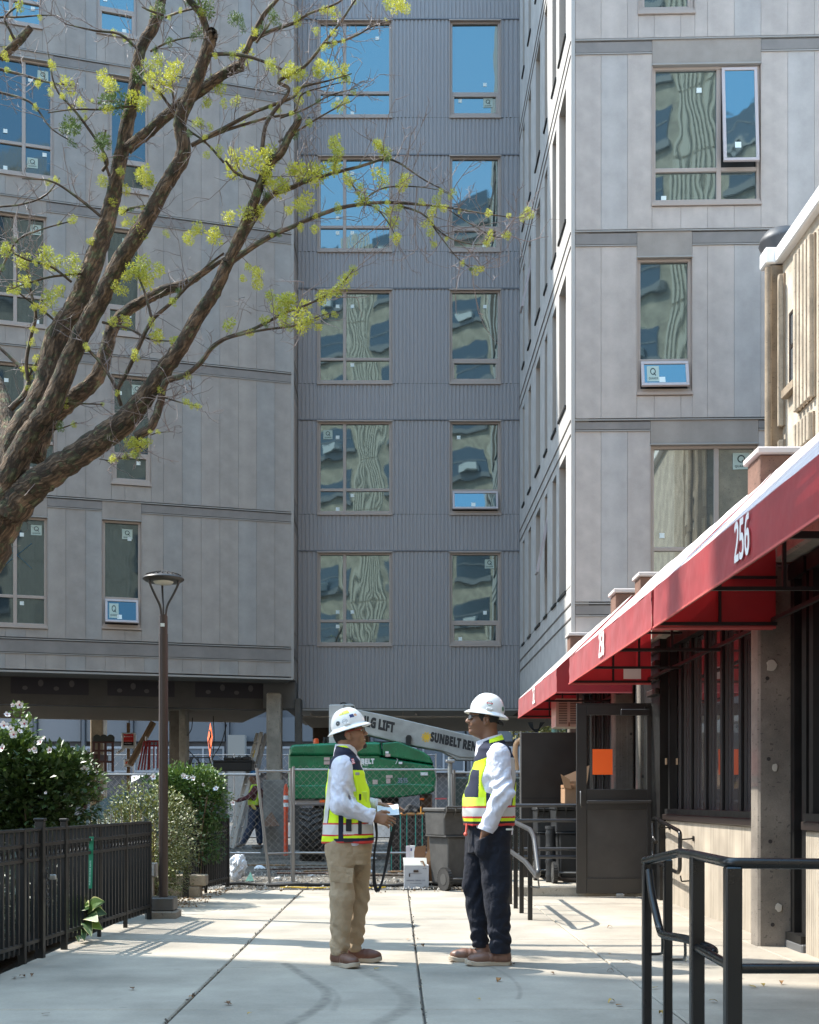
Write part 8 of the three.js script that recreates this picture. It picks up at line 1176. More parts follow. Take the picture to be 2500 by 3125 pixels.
// ------------------------------------------------------------------ the budding tree
{
  const g = rngFrom(1234), tree = thing('budding_tree', 'big leaning tree with bare forked limbs and yellow-green leaf clusters at the left', 'tree', V(-3.7, 0, 10.2));
  const bark = M([0.52, 0.44, 0.365], 0.95, { map: tBark, bumpMap: tBarkBump, bumpScale: 0.03 }), barkThin = M([0.40, 0.335, 0.29], 0.85, { map: tBark }), twigM = M([0.19, 0.15, 0.14], 0.6);
  const limbs = [];
  const limb = (name, list, d0, d1, m = bark) => { // [px, py, radius px]
    const pts = list.map((q, k) => P(q[0], q[1], lerp(d0, d1, k / (list.length - 1)))); const n = list.length * 7, cv = curve(pts, n), rad = []; let acc = [0]; for (let k = 1; k < pts.length; k++) acc.push(acc[k - 1] + 1);
    const lens = [0]; for (let k = 1; k < pts.length; k++) lens.push(lens[k - 1] + pts[k].distanceTo(pts[k - 1]));
    let L = 0; for (let k = 0; k <= n; k++) { if (k) L += cv[k].distanceTo(cv[k - 1]); let i = 0; const t = Math.min(L, lens[lens.length - 1] - 1e-6); while (i < lens.length - 2 && t > lens[i + 1]) i++; const f = clamp((t - lens[i]) / (lens[i + 1] - lens[i]), 0, 1); const z = lerp(d0, d1, (i + f) / (list.length - 1)); rad.push(0.94 * lerp(list[i][2], list[i + 1][2], f) * z / F); }
    for (let k = 1; k < n; k++) cv[k].add(new THREE.Vector3((g() - 0.5), (g() - 0.5), (g() - 0.5)).multiplyScalar(rad[k] * 0.14));
    const big = rad[0] > 0.03, sg = big ? 16 : 7, ph = g() * 50;
    const b = mb(); b.tube(cv, rad, sg, true, (s, k) => 1 + 0.1 * (vnoise(s * 0.8 + ph, k * 0.5, 256) - 0.5) + (big ? 0.12 * (vnoise(s * 2.1 + ph, k * 2.7, 256) - 0.5) : 0)); const o = b.build(name, m, tree); limbs.push({ cv, rad }); return o;
  };
  const c1 = (a, r) => a.map(q => [...z1(q[0], q[1]), q[2] / 1.917]), c2 = a => a.map(q => [...z2(q[0], q[1]), q[2] / 1.917]), c3 = a => a.map(q => [...z3(q[0], q[1]), q[2] / 1.917]);
  limb('trunk', [[-300, 2790, 105], [-260, 2400, 92], [-170, 2000, 84], [-75, 1740, 76], [5, 1570, 68], [62, 1475, 60]], 10.3, 10.0);
  limb('limb', [...c2([[70, 1150, 100], [100, 850, 88], [250, 600, 80]]), ...c1([[340, 1980, 78], [470, 1750, 66], [560, 1500, 58], [640, 1250, 50], [690, 1000, 45], [740, 750, 42], [790, 500, 38], [820, 300, 33], [905, 140, 34], [940, 20, 30], [960, -80, 26]])], 10.0, 9.7);
  limb('limb', [...c2([[30, 1100, 78], [180, 820, 72], [300, 650, 66]]), ...c1([[440, 2030, 58], [590, 1750, 54], [720, 1500, 50], [850, 1300, 48], [990, 1050, 44], [1075, 900, 46], [1055, 700, 40], [1110, 570, 40], [1200, 330, 38], [1235, 210, 40]])], 9.9, 9.2);
  limb('limb', c1([[1215, 200, 24], [1180, 90, 22], [1110, 0, 20], [1060, -80, 18]]), 9.2, 9.1);
  limb('limb', c1([[1235, 215, 40], [1238, 195, 38], [1240, 188, 20]]), 9.2, 9.2);
  limb('limb', c1([[745, 870, 34], [870, 770, 34], [1020, 640, 34], [1150, 550, 32], [1330, 420, 30], [1415, 385, 32]]), 9.75, 9.4);
  limb('branch', c1([[1400, 390, 20], [1470, 230, 18], [1550, 80, 15], [1620, 0, 12], [1680, -80, 8]]), 9.4, 9.2, barkThin);
  limb('branch', c1([[1470, 235, 12], [1590, 180, 11], [1725, 130, 9]]).concat(c3([[180, 80, 7], [340, 20, 6], [420, -40, 5]])), 9.35, 9.1, barkThin);
  limb('limb', [...c2([[60, 1290, 105], [160, 1150, 95], [260, 1070, 85], [420, 960, 78], [600, 840, 76], [740, 730, 72], [850, 600, 58], [950, 450, 52], [1060, 300, 46], [1170, 110, 42]]), ...c1([[1250, 1720, 40], [1330, 1540, 38]])], 10.0, 9.2);
  limb('limb', c1([[1330, 1545, 34], [1400, 1390, 32], [1480, 1200, 30], [1530, 1060, 28], [1600, 930, 27]]).concat(c3([[10, 900, 24], [60, 800, 24], [115, 710, 22], [128, 680, 12]])), 9.2, 9.0);
  limb('branch', c1([[1345, 1535, 20], [1500, 1430, 17], [1650, 1345, 15]]).concat(c3([[0, 1360, 14], [200, 1275, 13], [330, 1225, 12], [460, 1198, 11], [600, 1185, 10], [760, 1190, 9], [1000, 1215, 6], [1250, 1257, 4], [1440, 1270, 2.4], [1470, 1245, 1.6]])), 9.2, 8.9, barkThin);
  limb('branch', c1([[1360, 1500, 22], [1500, 1260, 20], [1580, 1150, 18], [1725, 1090, 14]]).concat(c3([[150, 1065, 12], [290, 1020, 11], [470, 975, 9], [630, 930, 8], [700, 950, 6], [850, 1050, 4.5], [1000, 1130, 2.6]])), 9.2, 9.0, barkThin);
  limb('branch', c3([[460, 1200, 6], [600, 1105, 5], [760, 1090, 4], [930, 1110, 2.4], [1010, 1140, 1.5]]), 9.0, 8.9, barkThin);
  limb('branch', c3([[700, 1200, 7], [840, 1250, 6], [940, 1350, 5], [1020, 1400, 4], [1150, 1430, 3], [1260, 1420, 1.6]]), 9.0, 8.8, barkThin); limb('branch', c3([[880, 1290, 5], [960, 1400, 4], [1060, 1520, 3], [1150, 1575, 2.4], [1230, 1550, 1.4]]), 8.95, 8.8, barkThin); limb('branch', c3([[1000, 1230, 4], [1140, 1320, 3], [1290, 1390, 2.2], [1375, 1365, 1.3]]), 8.9, 8.8, barkThin);
  limb('branch', c3([[460, 1195, 5], [560, 1210, 5], [640, 1300, 4], [690, 1390, 3]]), 9.0, 8.9, barkThin); limb('branch', c3([[380, 1010, 5], [430, 1080, 4.5], [490, 1170, 4]]), 9.0, 8.95, barkThin); limb('branch', c3([[640, 935, 5], [600, 870, 4.5], [555, 820, 3]]), 9.0, 9.0, barkThin); limb('branch', c3([[320, 1015, 5], [345, 900, 4.5], [320, 830, 4]]), 9.0, 9.0, barkThin);
  limb('branch', [...c2([[800, 830, 30], [890, 760, 28], [940, 620, 24], [970, 510, 20], [1080, 470, 16], [1170, 400, 15], [1240, 310, 14], [1310, 260, 12], [1480, 200, 10]]), ...c3([[40, 1830, 8], [150, 1790, 7], [290, 1720, 6], [380, 1650, 5], [440, 1575, 3]])], 9.6, 9.0, barkThin);
  limb('branch', [...c2([[1310, 260, 8], [1480, 215, 8], [1650, 190, 7], [1725, 180, 6]]), ...c3([[150, 1890, 6], [240, 1850, 4], [340, 1820, 2.4]])], 9.2, 9.0, barkThin);
  limb('limb', [...c2([[200, 960, 62], [230, 850, 62], [300, 720, 58], [430, 610, 52], [570, 480, 46], [620, 330, 42], [650, 220, 40]]), ...c1([[700, 1860, 36], [830, 1765, 32], [960, 1700, 32], [1060, 1670, 28], [1140, 1630, 22], [1250, 1555, 16], [1330, 1500, 8]])], 10.1, 10.4);
  limb('branch', [...c2([[710, 650, 12], [690, 560, 13], [740, 460, 13], [800, 330, 13], [890, 150, 12], [1020, 30, 11]]), ...c1([[1100, 1670, 10], [1210, 1560, 8], [1310, 1480, 6]])], 9.7, 9.3, barkThin);
  limb('branch', c2([[690, 560, 11], [600, 410, 10], [520, 320, 9], [480, 260, 5]]), 9.7, 9.6, barkThin); limb('branch', c1([[890, 1870, 10], [850, 1720, 8], [800, 1590, 6], [760, 1500, 4]]), 9.6, 9.6, barkThin);
  limb('limb', c2([[40, 880, 48], [50, 760, 48], [20, 620, 46], [-40, 480, 42], [-160, 300, 36]]), 10.0, 10.6);
  limb('branch', [...c2([[60, 670, 20], [150, 570, 18], [170, 480, 16], [130, 430, 14], [0, 310, 10], [-80, 240, 6]])], 10.0, 10.2, barkThin); limb('branch', [...c2([[165, 500, 12], [155, 400, 12], [180, 250, 11], [210, 120, 10]]), ...c1([[180, 1700, 8], [165, 1600, 6], [120, 1530, 4]])], 10.0, 9.9, barkThin); limb('branch', [...c2([[170, 470, 8], [260, 330, 7], [330, 220, 5]])], 10.0, 9.8, barkThin);
  limb('branch', c1([[1120, 850, 13], [1330, 740, 12], [1500, 650, 11], [1725, 560, 9]]).concat(c3([[120, 520, 8], [300, 470, 5], [430, 430, 3]])), 9.3, 9.0, barkThin); limb('branch', c1([[1130, 845, 10], [1330, 760, 9], [1560, 690, 8], [1725, 650, 7]]).concat(c3([[130, 560, 5], [260, 510, 4], [420, 480, 2.5], [490, 510, 1.5]])), 9.3, 9.1, barkThin);
  limb('branch', c1([[1530, 900, 14], [1560, 720, 13], [1690, 520, 11]]).concat(c3([[0, 480, 11], [150, 390, 10], [260, 260, 9], [370, 120, 8], [450, 0, 6], [500, -60, 5]])), 9.1, 9.0, barkThin); limb('branch', c3([[270, 250, 7], [350, 245, 7], [450, 210, 6], [560, 150, 4.5], [640, 125, 3]]), 9.0, 8.9, barkThin); limb('branch', c3([[0, 830, 7], [120, 760, 6], [250, 680, 5], [380, 610, 4], [430, 590, 3]]), 9.1, 9.0, barkThin); limb('branch', c3([[10, 690, 6], [150, 640, 5], [300, 560, 4], [460, 515, 2.5]]), 9.1, 9.0, barkThin);
  limb('branch', c1([[1230, 320, 12], [1330, 315, 11], [1450, 330, 10], [1570, 370, 8], [1700, 430, 7]]), 9.2, 9.1, barkThin); limb('branch', c1([[1310, 950, 8], [1200, 830, 7], [1100, 760, 6]]), 9.3, 9.3, barkThin); limb('branch', c1([[1500, 1060, 10], [1380, 1010, 9], [1320, 940, 7]]), 9.1, 9.0, barkThin);
  limb('branch', c1([[600, 1000, 10], [630, 950, 9], [570, 830, 9], [440, 650, 8], [330, 520, 6], [280, 300, 3]]), 9.7, 9.5, barkThin); limb('branch', c1([[640, 1030, 9], [600, 880, 7], [620, 760, 6]]), 9.7, 9.6, barkThin); limb('branch', c1([[590, 1265, 10], [460, 1160, 9], [300, 1060, 6], [130, 1045, 3]]), 9.7, 9.6, barkThin);
  limb('branch', c1([[480, 1600, 8], [300, 1620, 7], [150, 1660, 5], [40, 1700, 3]]), 9.8, 9.7, barkThin); limb('branch', c1([[420, 1650, 8], [300, 1560, 8], [160, 1520, 6], [20, 1450, 4]]), 9.8, 9.6, barkThin); limb('branch', c1([[350, 1900, 8], [230, 1800, 7], [120, 1720, 5], [60, 1650, 3]]), 9.9, 9.8, barkThin);
  limb('branch', c1([[800, 280, 9], [700, 200, 8], [560, 180, 6], [380, 140, 3]]), 9.7, 9.6, barkThin); limb('branch', c1([[880, 300, 7], [980, 250, 6], [1100, 220, 4], [1190, 215, 2]]), 9.7, 9.6, barkThin); limb('branch', c1([[780, 620, 7], [600, 640, 6], [430, 640, 5], [280, 660, 3]]), 9.7, 9.5, barkThin); limb('branch', c1([[1000, 630, 9], [930, 540, 8], [870, 500, 6]]), 9.5, 9.4, barkThin); limb('branch', c1([[1010, 650, 7], [1015, 580, 6], [1005, 520, 5]]), 9.5, 9.4, barkThin);
  limb('branch', c1([[710, 1250, 9], [760, 1220, 8], [870, 1200, 6], [960, 1190, 3]]), 9.6, 9.5, barkThin); limb('branch', c1([[970, 100, 8], [1050, 70, 7], [1180, 40, 5]]), 9.6, 9.2, barkThin); limb('branch', c1([[960, 90, 7], [870, 60, 6], [830, 40, 4]]), 9.6, 9.5, barkThin); limb('branch', c1([[1500, 250, 8], [1590, 120, 6], [1610, 90, 4]]), 9.3, 9.2, barkThin);
  limb('branch', c2([[600, 160, 8], [760, 200, 7], [880, 260, 6], [1010, 270, 4]]), 9.7, 9.5, barkThin); limb('branch', c2([[270, 795, 6], [360, 780, 5], [450, 745, 2.4]]), 9.9, 9.8, barkThin); limb('branch', c2([[340, 640, 7], [440, 635, 6], [600, 640, 4]]), 9.9, 9.8, barkThin); limb('branch', c2([[780, 850, 6], [830, 900, 5], [850, 920, 3]]), 9.6, 9.5, barkThin); limb('branch', c2([[580, 960, 3], [650, 968, 4], [740, 950, 4], [800, 940, 3]]), 9.6, 9.5, barkThin); limb('branch', c2([[880, 820, 4], [930, 805, 3], [1010, 800, 1.8]]), 9.5, 9.4, barkThin); limb('branch', c2([[960, 600, 5], [1080, 635, 4], [1170, 650, 2]]), 9.5, 9.4, barkThin);
  limb('branch', c1([[0, 340, 22], [60, 290, 24], [130, 220, 24], [180, 160, 20]]), 10.2, 10.2); limb('branch', c1([[90, 240, 10], [60, 180, 8], [30, 110, 7], [120, 20, 5]]), 10.2, 10.1, barkThin); limb('branch', c1([[-20, 400, 10], [140, 440, 8], [280, 480, 6], [420, 500, 4]]), 10.1, 9.9, barkThin); limb('branch', c1([[0, 540, 8], [180, 600, 7], [300, 750, 5], [440, 840, 3]]), 10.1, 9.9, barkThin); limb('branch', c1([[0, 1210, 6], [150, 1190, 6], [270, 1140, 5], [350, 1040, 3]]), 10.1, 9.9, barkThin); limb('branch', c1([[-20, 1640, 7], [60, 1470, 6], [110, 1400, 6], [250, 1340, 5], [430, 1290, 3]]), 10.1, 9.9, barkThin); limb('branch', c1([[-20, 100, 7], [100, 100, 6], [240, 90, 4], [345, 90, 2.5]]), 10.2, 10, barkThin);
  // fine twigs: short crooked shoots along every thin branch
  const tw = mb();
  const shoot = (a, d, L, r, lv) => { const pts = [a.clone()], n = 4; const q = d.clone().normalize(); for (let k = 0; k < n; k++) { q.add(new THREE.Vector3(g() - 0.5, g() - 0.42, g() - 0.5).multiplyScalar(0.62)).normalize(); pts.push(pts[k].clone().addScaledVector(q, L / n)); } tw.tube(pts, pts.map((_, k) => r * (1 - 0.15 * k)), 4, false); if (lv > 0) for (let k = 1; k <= n; k++) if (g() < 0.75) { const s = new THREE.Vector3(g() - 0.5, g() - 0.5, g() - 0.5).normalize().multiplyScalar(1.0).add(q); shoot(pts[k], s, L * (0.25 + 0.35 * g()), r * 0.72, lv - 1); } };
  for (const { cv, rad } of limbs) { const big = rad[0] > 0.06; const L = cv.length; for (let k = 2; k < L; k++) { const pr = big ? 0.05 : 0.21; if (g() < pr) { const t = cv[Math.min(k + 1, L - 1)].clone().sub(cv[k - 1]).normalize(), s = new THREE.Vector3(g() - 0.5, g() - 0.4, g() - 0.5).normalize(); s.addScaledVector(t, 0.6); shoot(cv[k], s, 0.14 + 0.34 * g(), 0.0042, g() < 0.6 ? 2 : 1); } } }
  tag(tw.build('twigs', twigM, tree), null, null, null, 'stuff');
  // leaf clusters: bristling tufts of small bracts
  const leafGeo = (n, seed, elong) => { const q = rngFrom(seed), b = mb(); for (let k = 0; k < n; k++) { const sub = Math.floor(q() * 6), sc = new THREE.Vector3(Math.cos(sub * 1.05) * 0.5 * elong, Math.sin(sub * 2.2) * 0.42, Math.sin(sub * 1.05) * 0.42); const d = new THREE.Vector3(q() - 0.5, q() - 0.5, q() - 0.5).normalize(), c = sc.clone().addScaledVector(d, 0.2 + 0.32 * q()), L = 0.18 + 0.24 * q(), w = 0.045 + 0.04 * q(); const s = d.clone().cross(new THREE.Vector3(q() - 0.5, q() - 0.5, q() - 0.5)).normalize(), e = c.clone().addScaledVector(d, L), m1 = c.clone().addScaledVector(d, L * 0.55); b.flat([c, m1.clone().addScaledVector(s, w), e, m1.clone().addScaledVector(s, -w)]); } return b.geo(); };
  const vars = [leafGeo(380, 1, 1.3), leafGeo(420, 2, 1.7), leafGeo(340, 3, 1.0), leafGeo(440, 4, 2.0)];
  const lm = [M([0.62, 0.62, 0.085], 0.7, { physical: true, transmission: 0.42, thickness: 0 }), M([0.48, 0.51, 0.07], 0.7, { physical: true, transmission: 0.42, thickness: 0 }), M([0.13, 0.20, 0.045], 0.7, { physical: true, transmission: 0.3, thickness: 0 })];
  const allPts = limbs.flatMap(l => l.cv);
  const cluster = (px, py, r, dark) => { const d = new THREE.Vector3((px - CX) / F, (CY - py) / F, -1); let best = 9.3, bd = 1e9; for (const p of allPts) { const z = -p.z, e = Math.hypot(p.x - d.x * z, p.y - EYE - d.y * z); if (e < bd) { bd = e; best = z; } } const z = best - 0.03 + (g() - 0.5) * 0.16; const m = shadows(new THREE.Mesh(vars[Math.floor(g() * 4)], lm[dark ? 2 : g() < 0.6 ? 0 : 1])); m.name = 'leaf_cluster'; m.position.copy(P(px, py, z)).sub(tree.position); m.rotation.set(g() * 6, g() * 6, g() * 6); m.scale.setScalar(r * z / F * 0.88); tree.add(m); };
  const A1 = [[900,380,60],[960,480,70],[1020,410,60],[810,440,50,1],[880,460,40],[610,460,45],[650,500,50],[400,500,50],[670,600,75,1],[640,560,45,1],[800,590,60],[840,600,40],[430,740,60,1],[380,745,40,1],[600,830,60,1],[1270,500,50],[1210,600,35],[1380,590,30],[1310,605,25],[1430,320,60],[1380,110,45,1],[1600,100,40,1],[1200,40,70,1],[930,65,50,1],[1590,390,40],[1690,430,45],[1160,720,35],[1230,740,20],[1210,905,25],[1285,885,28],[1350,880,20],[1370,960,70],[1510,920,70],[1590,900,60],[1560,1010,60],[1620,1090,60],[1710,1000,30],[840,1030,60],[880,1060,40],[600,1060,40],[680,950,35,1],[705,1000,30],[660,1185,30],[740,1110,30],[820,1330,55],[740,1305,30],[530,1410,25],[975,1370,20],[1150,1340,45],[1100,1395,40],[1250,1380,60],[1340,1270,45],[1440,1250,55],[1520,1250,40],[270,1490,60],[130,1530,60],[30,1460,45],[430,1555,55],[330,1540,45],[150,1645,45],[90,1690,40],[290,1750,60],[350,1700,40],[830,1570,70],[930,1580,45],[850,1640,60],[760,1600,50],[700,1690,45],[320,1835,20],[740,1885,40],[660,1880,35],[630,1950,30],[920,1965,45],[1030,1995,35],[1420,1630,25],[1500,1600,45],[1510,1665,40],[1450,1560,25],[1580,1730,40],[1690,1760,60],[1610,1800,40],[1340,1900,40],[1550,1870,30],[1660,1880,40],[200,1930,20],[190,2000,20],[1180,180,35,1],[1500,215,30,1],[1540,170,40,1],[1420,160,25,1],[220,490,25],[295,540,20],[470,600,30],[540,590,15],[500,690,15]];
  const A3 = [[690,20,60],[730,30,40],[640,10,40],[60,420,45],[130,430,40],[230,420,40],[300,400,50],[380,430,50],[330,840,50],[350,890,50],[120,1000,60],[180,1030,70],[240,1010,70],[90,990,40],[330,970,50],[590,860,35],[630,900,40],[600,1040,50],[740,1050,45],[720,1090,40],[410,1050,40],[480,1110,35],[490,1170,40],[150,1180,55],[140,1220,45],[60,1230,30],[30,1080,50],[640,1240,35],[670,1300,45],[690,1390,40],[930,1180,30],[900,1240,35],[870,1310,30],[890,1360,30],[910,1430,25],[1060,1235,15],[390,1640,50],[440,1580,30],[340,1700,40],[250,1740,45],[40,1770,60],[150,1790,45],[30,1840,50],[130,1880,60],[180,1880,40],[235,1910,30],[210,1340,30],[330,1840,20],[700,1215,25],[130,1330,25],[320,70,40],[270,60,25],[240,370,35],[350,620,35],[440,540,20],[180,720,25],[380,240,16],[220,180,25]];
  const A2 = [[760,860,35],[830,870,45],[870,860,25],[660,960,30],[735,945,25],[780,935,25],[800,890,40],[1090,625,25],[1120,650,20],[880,800,15],[920,250,45],[1030,275,40],[600,640,15]];
  for (const { cv, rad } of limbs) if (rad[0] < 0.045) for (let k = 3; k < cv.length; k += 4) if (g() < 0.34) { const p = cv[k], z = -p.z, j = () => (g() - 0.5) * 14; cluster(CX + p.x * F / z + j(), CY - (p.y - EYE) * F / z + j(), 7 + 9 * g(), g() < 0.2); }
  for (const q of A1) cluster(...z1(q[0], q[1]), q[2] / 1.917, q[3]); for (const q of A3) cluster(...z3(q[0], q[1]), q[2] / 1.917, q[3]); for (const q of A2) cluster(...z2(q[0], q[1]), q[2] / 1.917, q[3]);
}
// ------------------------------------------------------------------ shrubs in the planting bed
function leafMass(g, blobs, n, size, jitter = 1, shell = 0.55) {  // leaves spread through ellipsoids [x, y, z, rx, ry, rz]
  const b = mb(); const vol = blobs.map(q => q[3] * q[4] * q[5]), tot = vol.reduce((a, c) => a + c, 0);
  for (const [i, q] of blobs.entries()) for (let k = 0; k < n * vol[i] / tot; k++) {
    const d = new THREE.Vector3(g() - 0.5, g() - 0.5, g() - 0.5).normalize(), r = Math.pow(g(), 1 - shell) * (0.86 + 0.3 * noise3(d.x * 2.6 + q[0] * 9, d.y * 2.6 + 5, d.z * 2.6 + q[2]));
    const c = V(q[0], q[1], q[2]).add(new THREE.Vector3(d.x * q[3] * r, d.y * q[4] * r, d.z * q[5] * r)); if (c.y < 0.03) continue;
    const ax = d.clone().multiplyScalar(0.8).add(new THREE.Vector3(g() - 0.5, g() - 0.35, g() - 0.5).multiplyScalar(1.3 * jitter)).normalize(), s = ax.clone().cross(new THREE.Vector3(g() - 0.5, 1, g() - 0.5)).normalize(), L = size * (0.6 + 0.8 * g()), w = L * 0.32, up = s.clone().cross(ax).normalize();
    const e = c.clone().addScaledVector(ax, L), m = c.clone().addScaledVector(ax, L * 0.5); b.flat([c, m.clone().addScaledVector(s, w).addScaledVector(up, w * 0.35), e]); b.flat([c, e, m.clone().addScaledVector(s, -w).addScaledVector(up, w * 0.35)]);
  }
  return b;
}
const leafM = (c, t = 0.3) => M(c, 0.45, { physical: true, transmission: t, thickness: 0 });
function stems(g, x, z, n, h, r, m, parent) { const b = mb(); for (let k = 0; k < n; k++) { const a = g() * 6.28, q = g(); b.tube(curve([V(x + 0.06 * Math.cos(a), 0, z + 0.06 * Math.sin(a)), V(x + q * r * 0.4 * Math.cos(a), h * 0.5, z + q * r * 0.4 * Math.sin(a)), V(x + q * r * Math.cos(a), h, z + q * r * Math.sin(a))], 6), 0.008, 5, false); } b.build('stem', m, parent); }
function blossom(p, r, parent, c, seed) { const g = rngFrom(seed), b = mb(), n = 5, ax = new THREE.Vector3(g() - 0.5, g() * 0.5, 0.4 + g()).normalize(), s = ax.clone().cross(new THREE.Vector3(0, 1, 0)).normalize(), t = s.clone().cross(ax); for (let k = 0; k < n; k++) { const a = k / n * 6.283 + g() * 0.3, d = s.clone().multiplyScalar(Math.cos(a)).addScaledVector(t, Math.sin(a)), e = s.clone().multiplyScalar(-Math.sin(a)).addScaledVector(t, Math.cos(a)); const at = (u, w, o) => p.clone().addScaledVector(d, u * r).addScaledVector(e, w * r).addScaledVector(ax, o * r); b.flat([at(0.1, 0, 0), at(0.55, -0.45, 0.25), at(1, -0.2, 0.45), at(1.02, 0.22, 0.42), at(0.55, 0.45, 0.3)]); } const o = b.build('flower', c, parent); const k = mb(); k.add(new THREE.SphereGeometry(r * 0.22, 8, 6), T(p.x + ax.x * r * 0.12, p.y + ax.y * r * 0.12, p.z + ax.z * r * 0.12)); k.build('flower_heart', M([0.42, 0.05, 0.09], 0.7), o); }
const stemM = M([0.12, 0.09, 0.06], 0.85), petal = M([0.84, 0.81, 0.81], 0.6, { physical: true, transmission: 0.25, thickness: 0 });
{ // hibiscus at the far left
  const g = rngFrom(51), z = 11.3, o = thing('hibiscus_bush', 'large dark hibiscus bush with white blossoms behind the iron fence', 'bush', P(110, 2790, z)), s = z / F, b = (px, py, rx, ry, rz, dz = 0) => [(px - CX) * s, EYE + (CY - py) * s, z + dz, rx, ry, rz];
  const core = [b(110, 2440, 0.62, 0.52, 0.45), b(20, 2380, 0.4, 0.5, 0.4), b(190, 2370, 0.36, 0.3, 0.34), b(60, 2550, 0.6, 0.4, 0.4)];
  leafMass(g, core, 8200, 0.075).build('foliage', leafM([0.05, 0.095, 0.025], 0.3), o); leafMass(g, [b(150, 2340, 0.4, 0.18, 0.36), b(30, 2300, 0.3, 0.24, 0.34), b(70, 2250, 0.14, 0.28, 0.14), b(60, 2180, 0.07, 0.16, 0.07), b(262, 2385, 0.22, 0.12, 0.16), b(240, 2430, 0.2, 0.06, 0.14), b(290, 2440, 0.1, 0.035, 0.08), b(235, 2415, 0.18, 0.05, 0.1)], 2300, 0.062).build('young_foliage', leafM([0.15, 0.24, 0.045], 0.4), o);
  stems(g, (90 - CX) * s, z, 16, 1.1, 0.5, stemM, o); { const t = mb(); t.tube(curve([b(190, 2400, 0, 0, 0), b(250, 2440, 0, 0, 0), b(310, 2445, 0, 0, 0)].map(q => V(q[0], q[1], q[2])), 8), 0.006, 5, false); t.tube(curve([b(180, 2380), b(230, 2375), b(300, 2358)].map(q => V(q[0], q[1], q[2])), 8), 0.006, 5, false); t.tube(curve([b(60, 2360), b(66, 2250), b(25 + 40, 2140)].map(q => V(q[0], q[1], q[2])), 8), 0.006, 5, false); t.build('stem', stemM, o); }
  [[60, 2151, 19], [40, 2152, 11], [22, 2182, 16], [12, 2215, 22], [75, 2209, 22], [34, 2226, 18], [42, 2242, 20], [8, 2285, 22], [60, 2232, 14], [124, 2266, 18], [104, 2286, 14], [108, 2293, 12], [153, 2289, 16], [136, 2252, 9], [222, 2338, 17], [258, 2350, 22], [296, 2357, 12], [270, 2416, 15], [289, 2417, 16], [316, 2420, 11], [20, 2330, 9], [140, 2420, 8], [90, 2290, 8]].forEach((q, k) => blossom(P(q[0], q[1], z - 0.42 + (q[0] > 200 ? 0.35 : 0) + 0.1 * (k % 3)), q[2] * s * 0.62, o, petal, 300 + k));
}
{ // clipped dome
  const g = rngFrom(52), z = 12.6, s = z / F, o = thing('boxwood_bush', 'rounded clipped olive-green bush behind the lamp post', 'bush', P(470, 2760, z)); const q = [(468 - CX) * s, EYE + (CY - 2555) * s, z, 0.55, 0.5, 0.5], lo = [(480 - CX) * s, EYE + (CY - 2640) * s, z, 0.42, 0.42, 0.42];
  leafMass(g, [q, lo], 7500, 0.034, 1, 0.78).build('foliage', leafM([0.13, 0.15, 0.045], 0.3), o); leafMass(g, [[q[0] - 0.05, q[1] + 0.06, z - 0.05, 0.47, 0.58, 0.46]], 2600, 0.03, 1, 0.85).build('painted_sun_foliage', leafM([0.27, 0.30, 0.09], 0.4), o); stems(g, q[0], z, 14, 0.8, 0.36, stemM, o);  // second, paler leaf colour paints sunlight onto the upper leaves
}
{ // loose shrub with white flowers
  const g = rngFrom(53), z = 13.9, s = z / F, o = thing('flowering_shrub', 'loose bright green shrub with small white flowers right of the lamp post', 'bush', P(600, 2730, z)), b = (px, py, rx, ry, rz) => [(px - CX) * s, EYE + (CY - py) * s, z, rx, ry, rz];
  leafMass(g, [b(590, 2430, 0.42, 0.36, 0.4), b(660, 2460, 0.2, 0.24, 0.25), b(540, 2420, 0.3, 0.3, 0.3), b(600, 2560, 0.38, 0.36, 0.36), b(470, 2400, 0.24, 0.14, 0.2)], 6500, 0.045).build('foliage', leafM([0.055, 0.12, 0.025], 0.25), o); leafMass(g, [b(580, 2385, 0.42, 0.2, 0.36), b(640, 2410, 0.24, 0.2, 0.26), b(530, 2370, 0.1, 0.22, 0.1), b(690, 2440, 0.08, 0.14, 0.1)], 2600, 0.042).build('young_foliage', leafM([0.17, 0.27, 0.05], 0.4), o); stems(g, (595 - CX) * s, z, 14, 1.2, 0.4, stemM, o);
  [[565, 2371, 8], [577, 2374, 8], [590, 2376, 9], [560, 2366, 7], [660, 2408, 9], [468, 2371, 9], [712, 2450, 8], [620, 2395, 6]].forEach((q, k) => blossom(P(q[0], q[1], z - 0.3), q[2] * s, o, petal, 400 + k));
}
{ // low dark growth along the foot of the fence
  const g = rngFrom(58), bl = []; for (let k = 0; k < 14; k++) bl.push([-3.25 - 0.5 * g(), 0.24, 6.2 + k * 0.42, 0.5, 0.36 + 0.12 * g(), 0.36]);
  tag(leafMass(g, bl, 9000, 0.075).build('ground_cover', leafM([0.035, 0.06, 0.02], 0.2)), 'low dark green growth in the bed behind the iron fence', null, null, 'stuff');
}
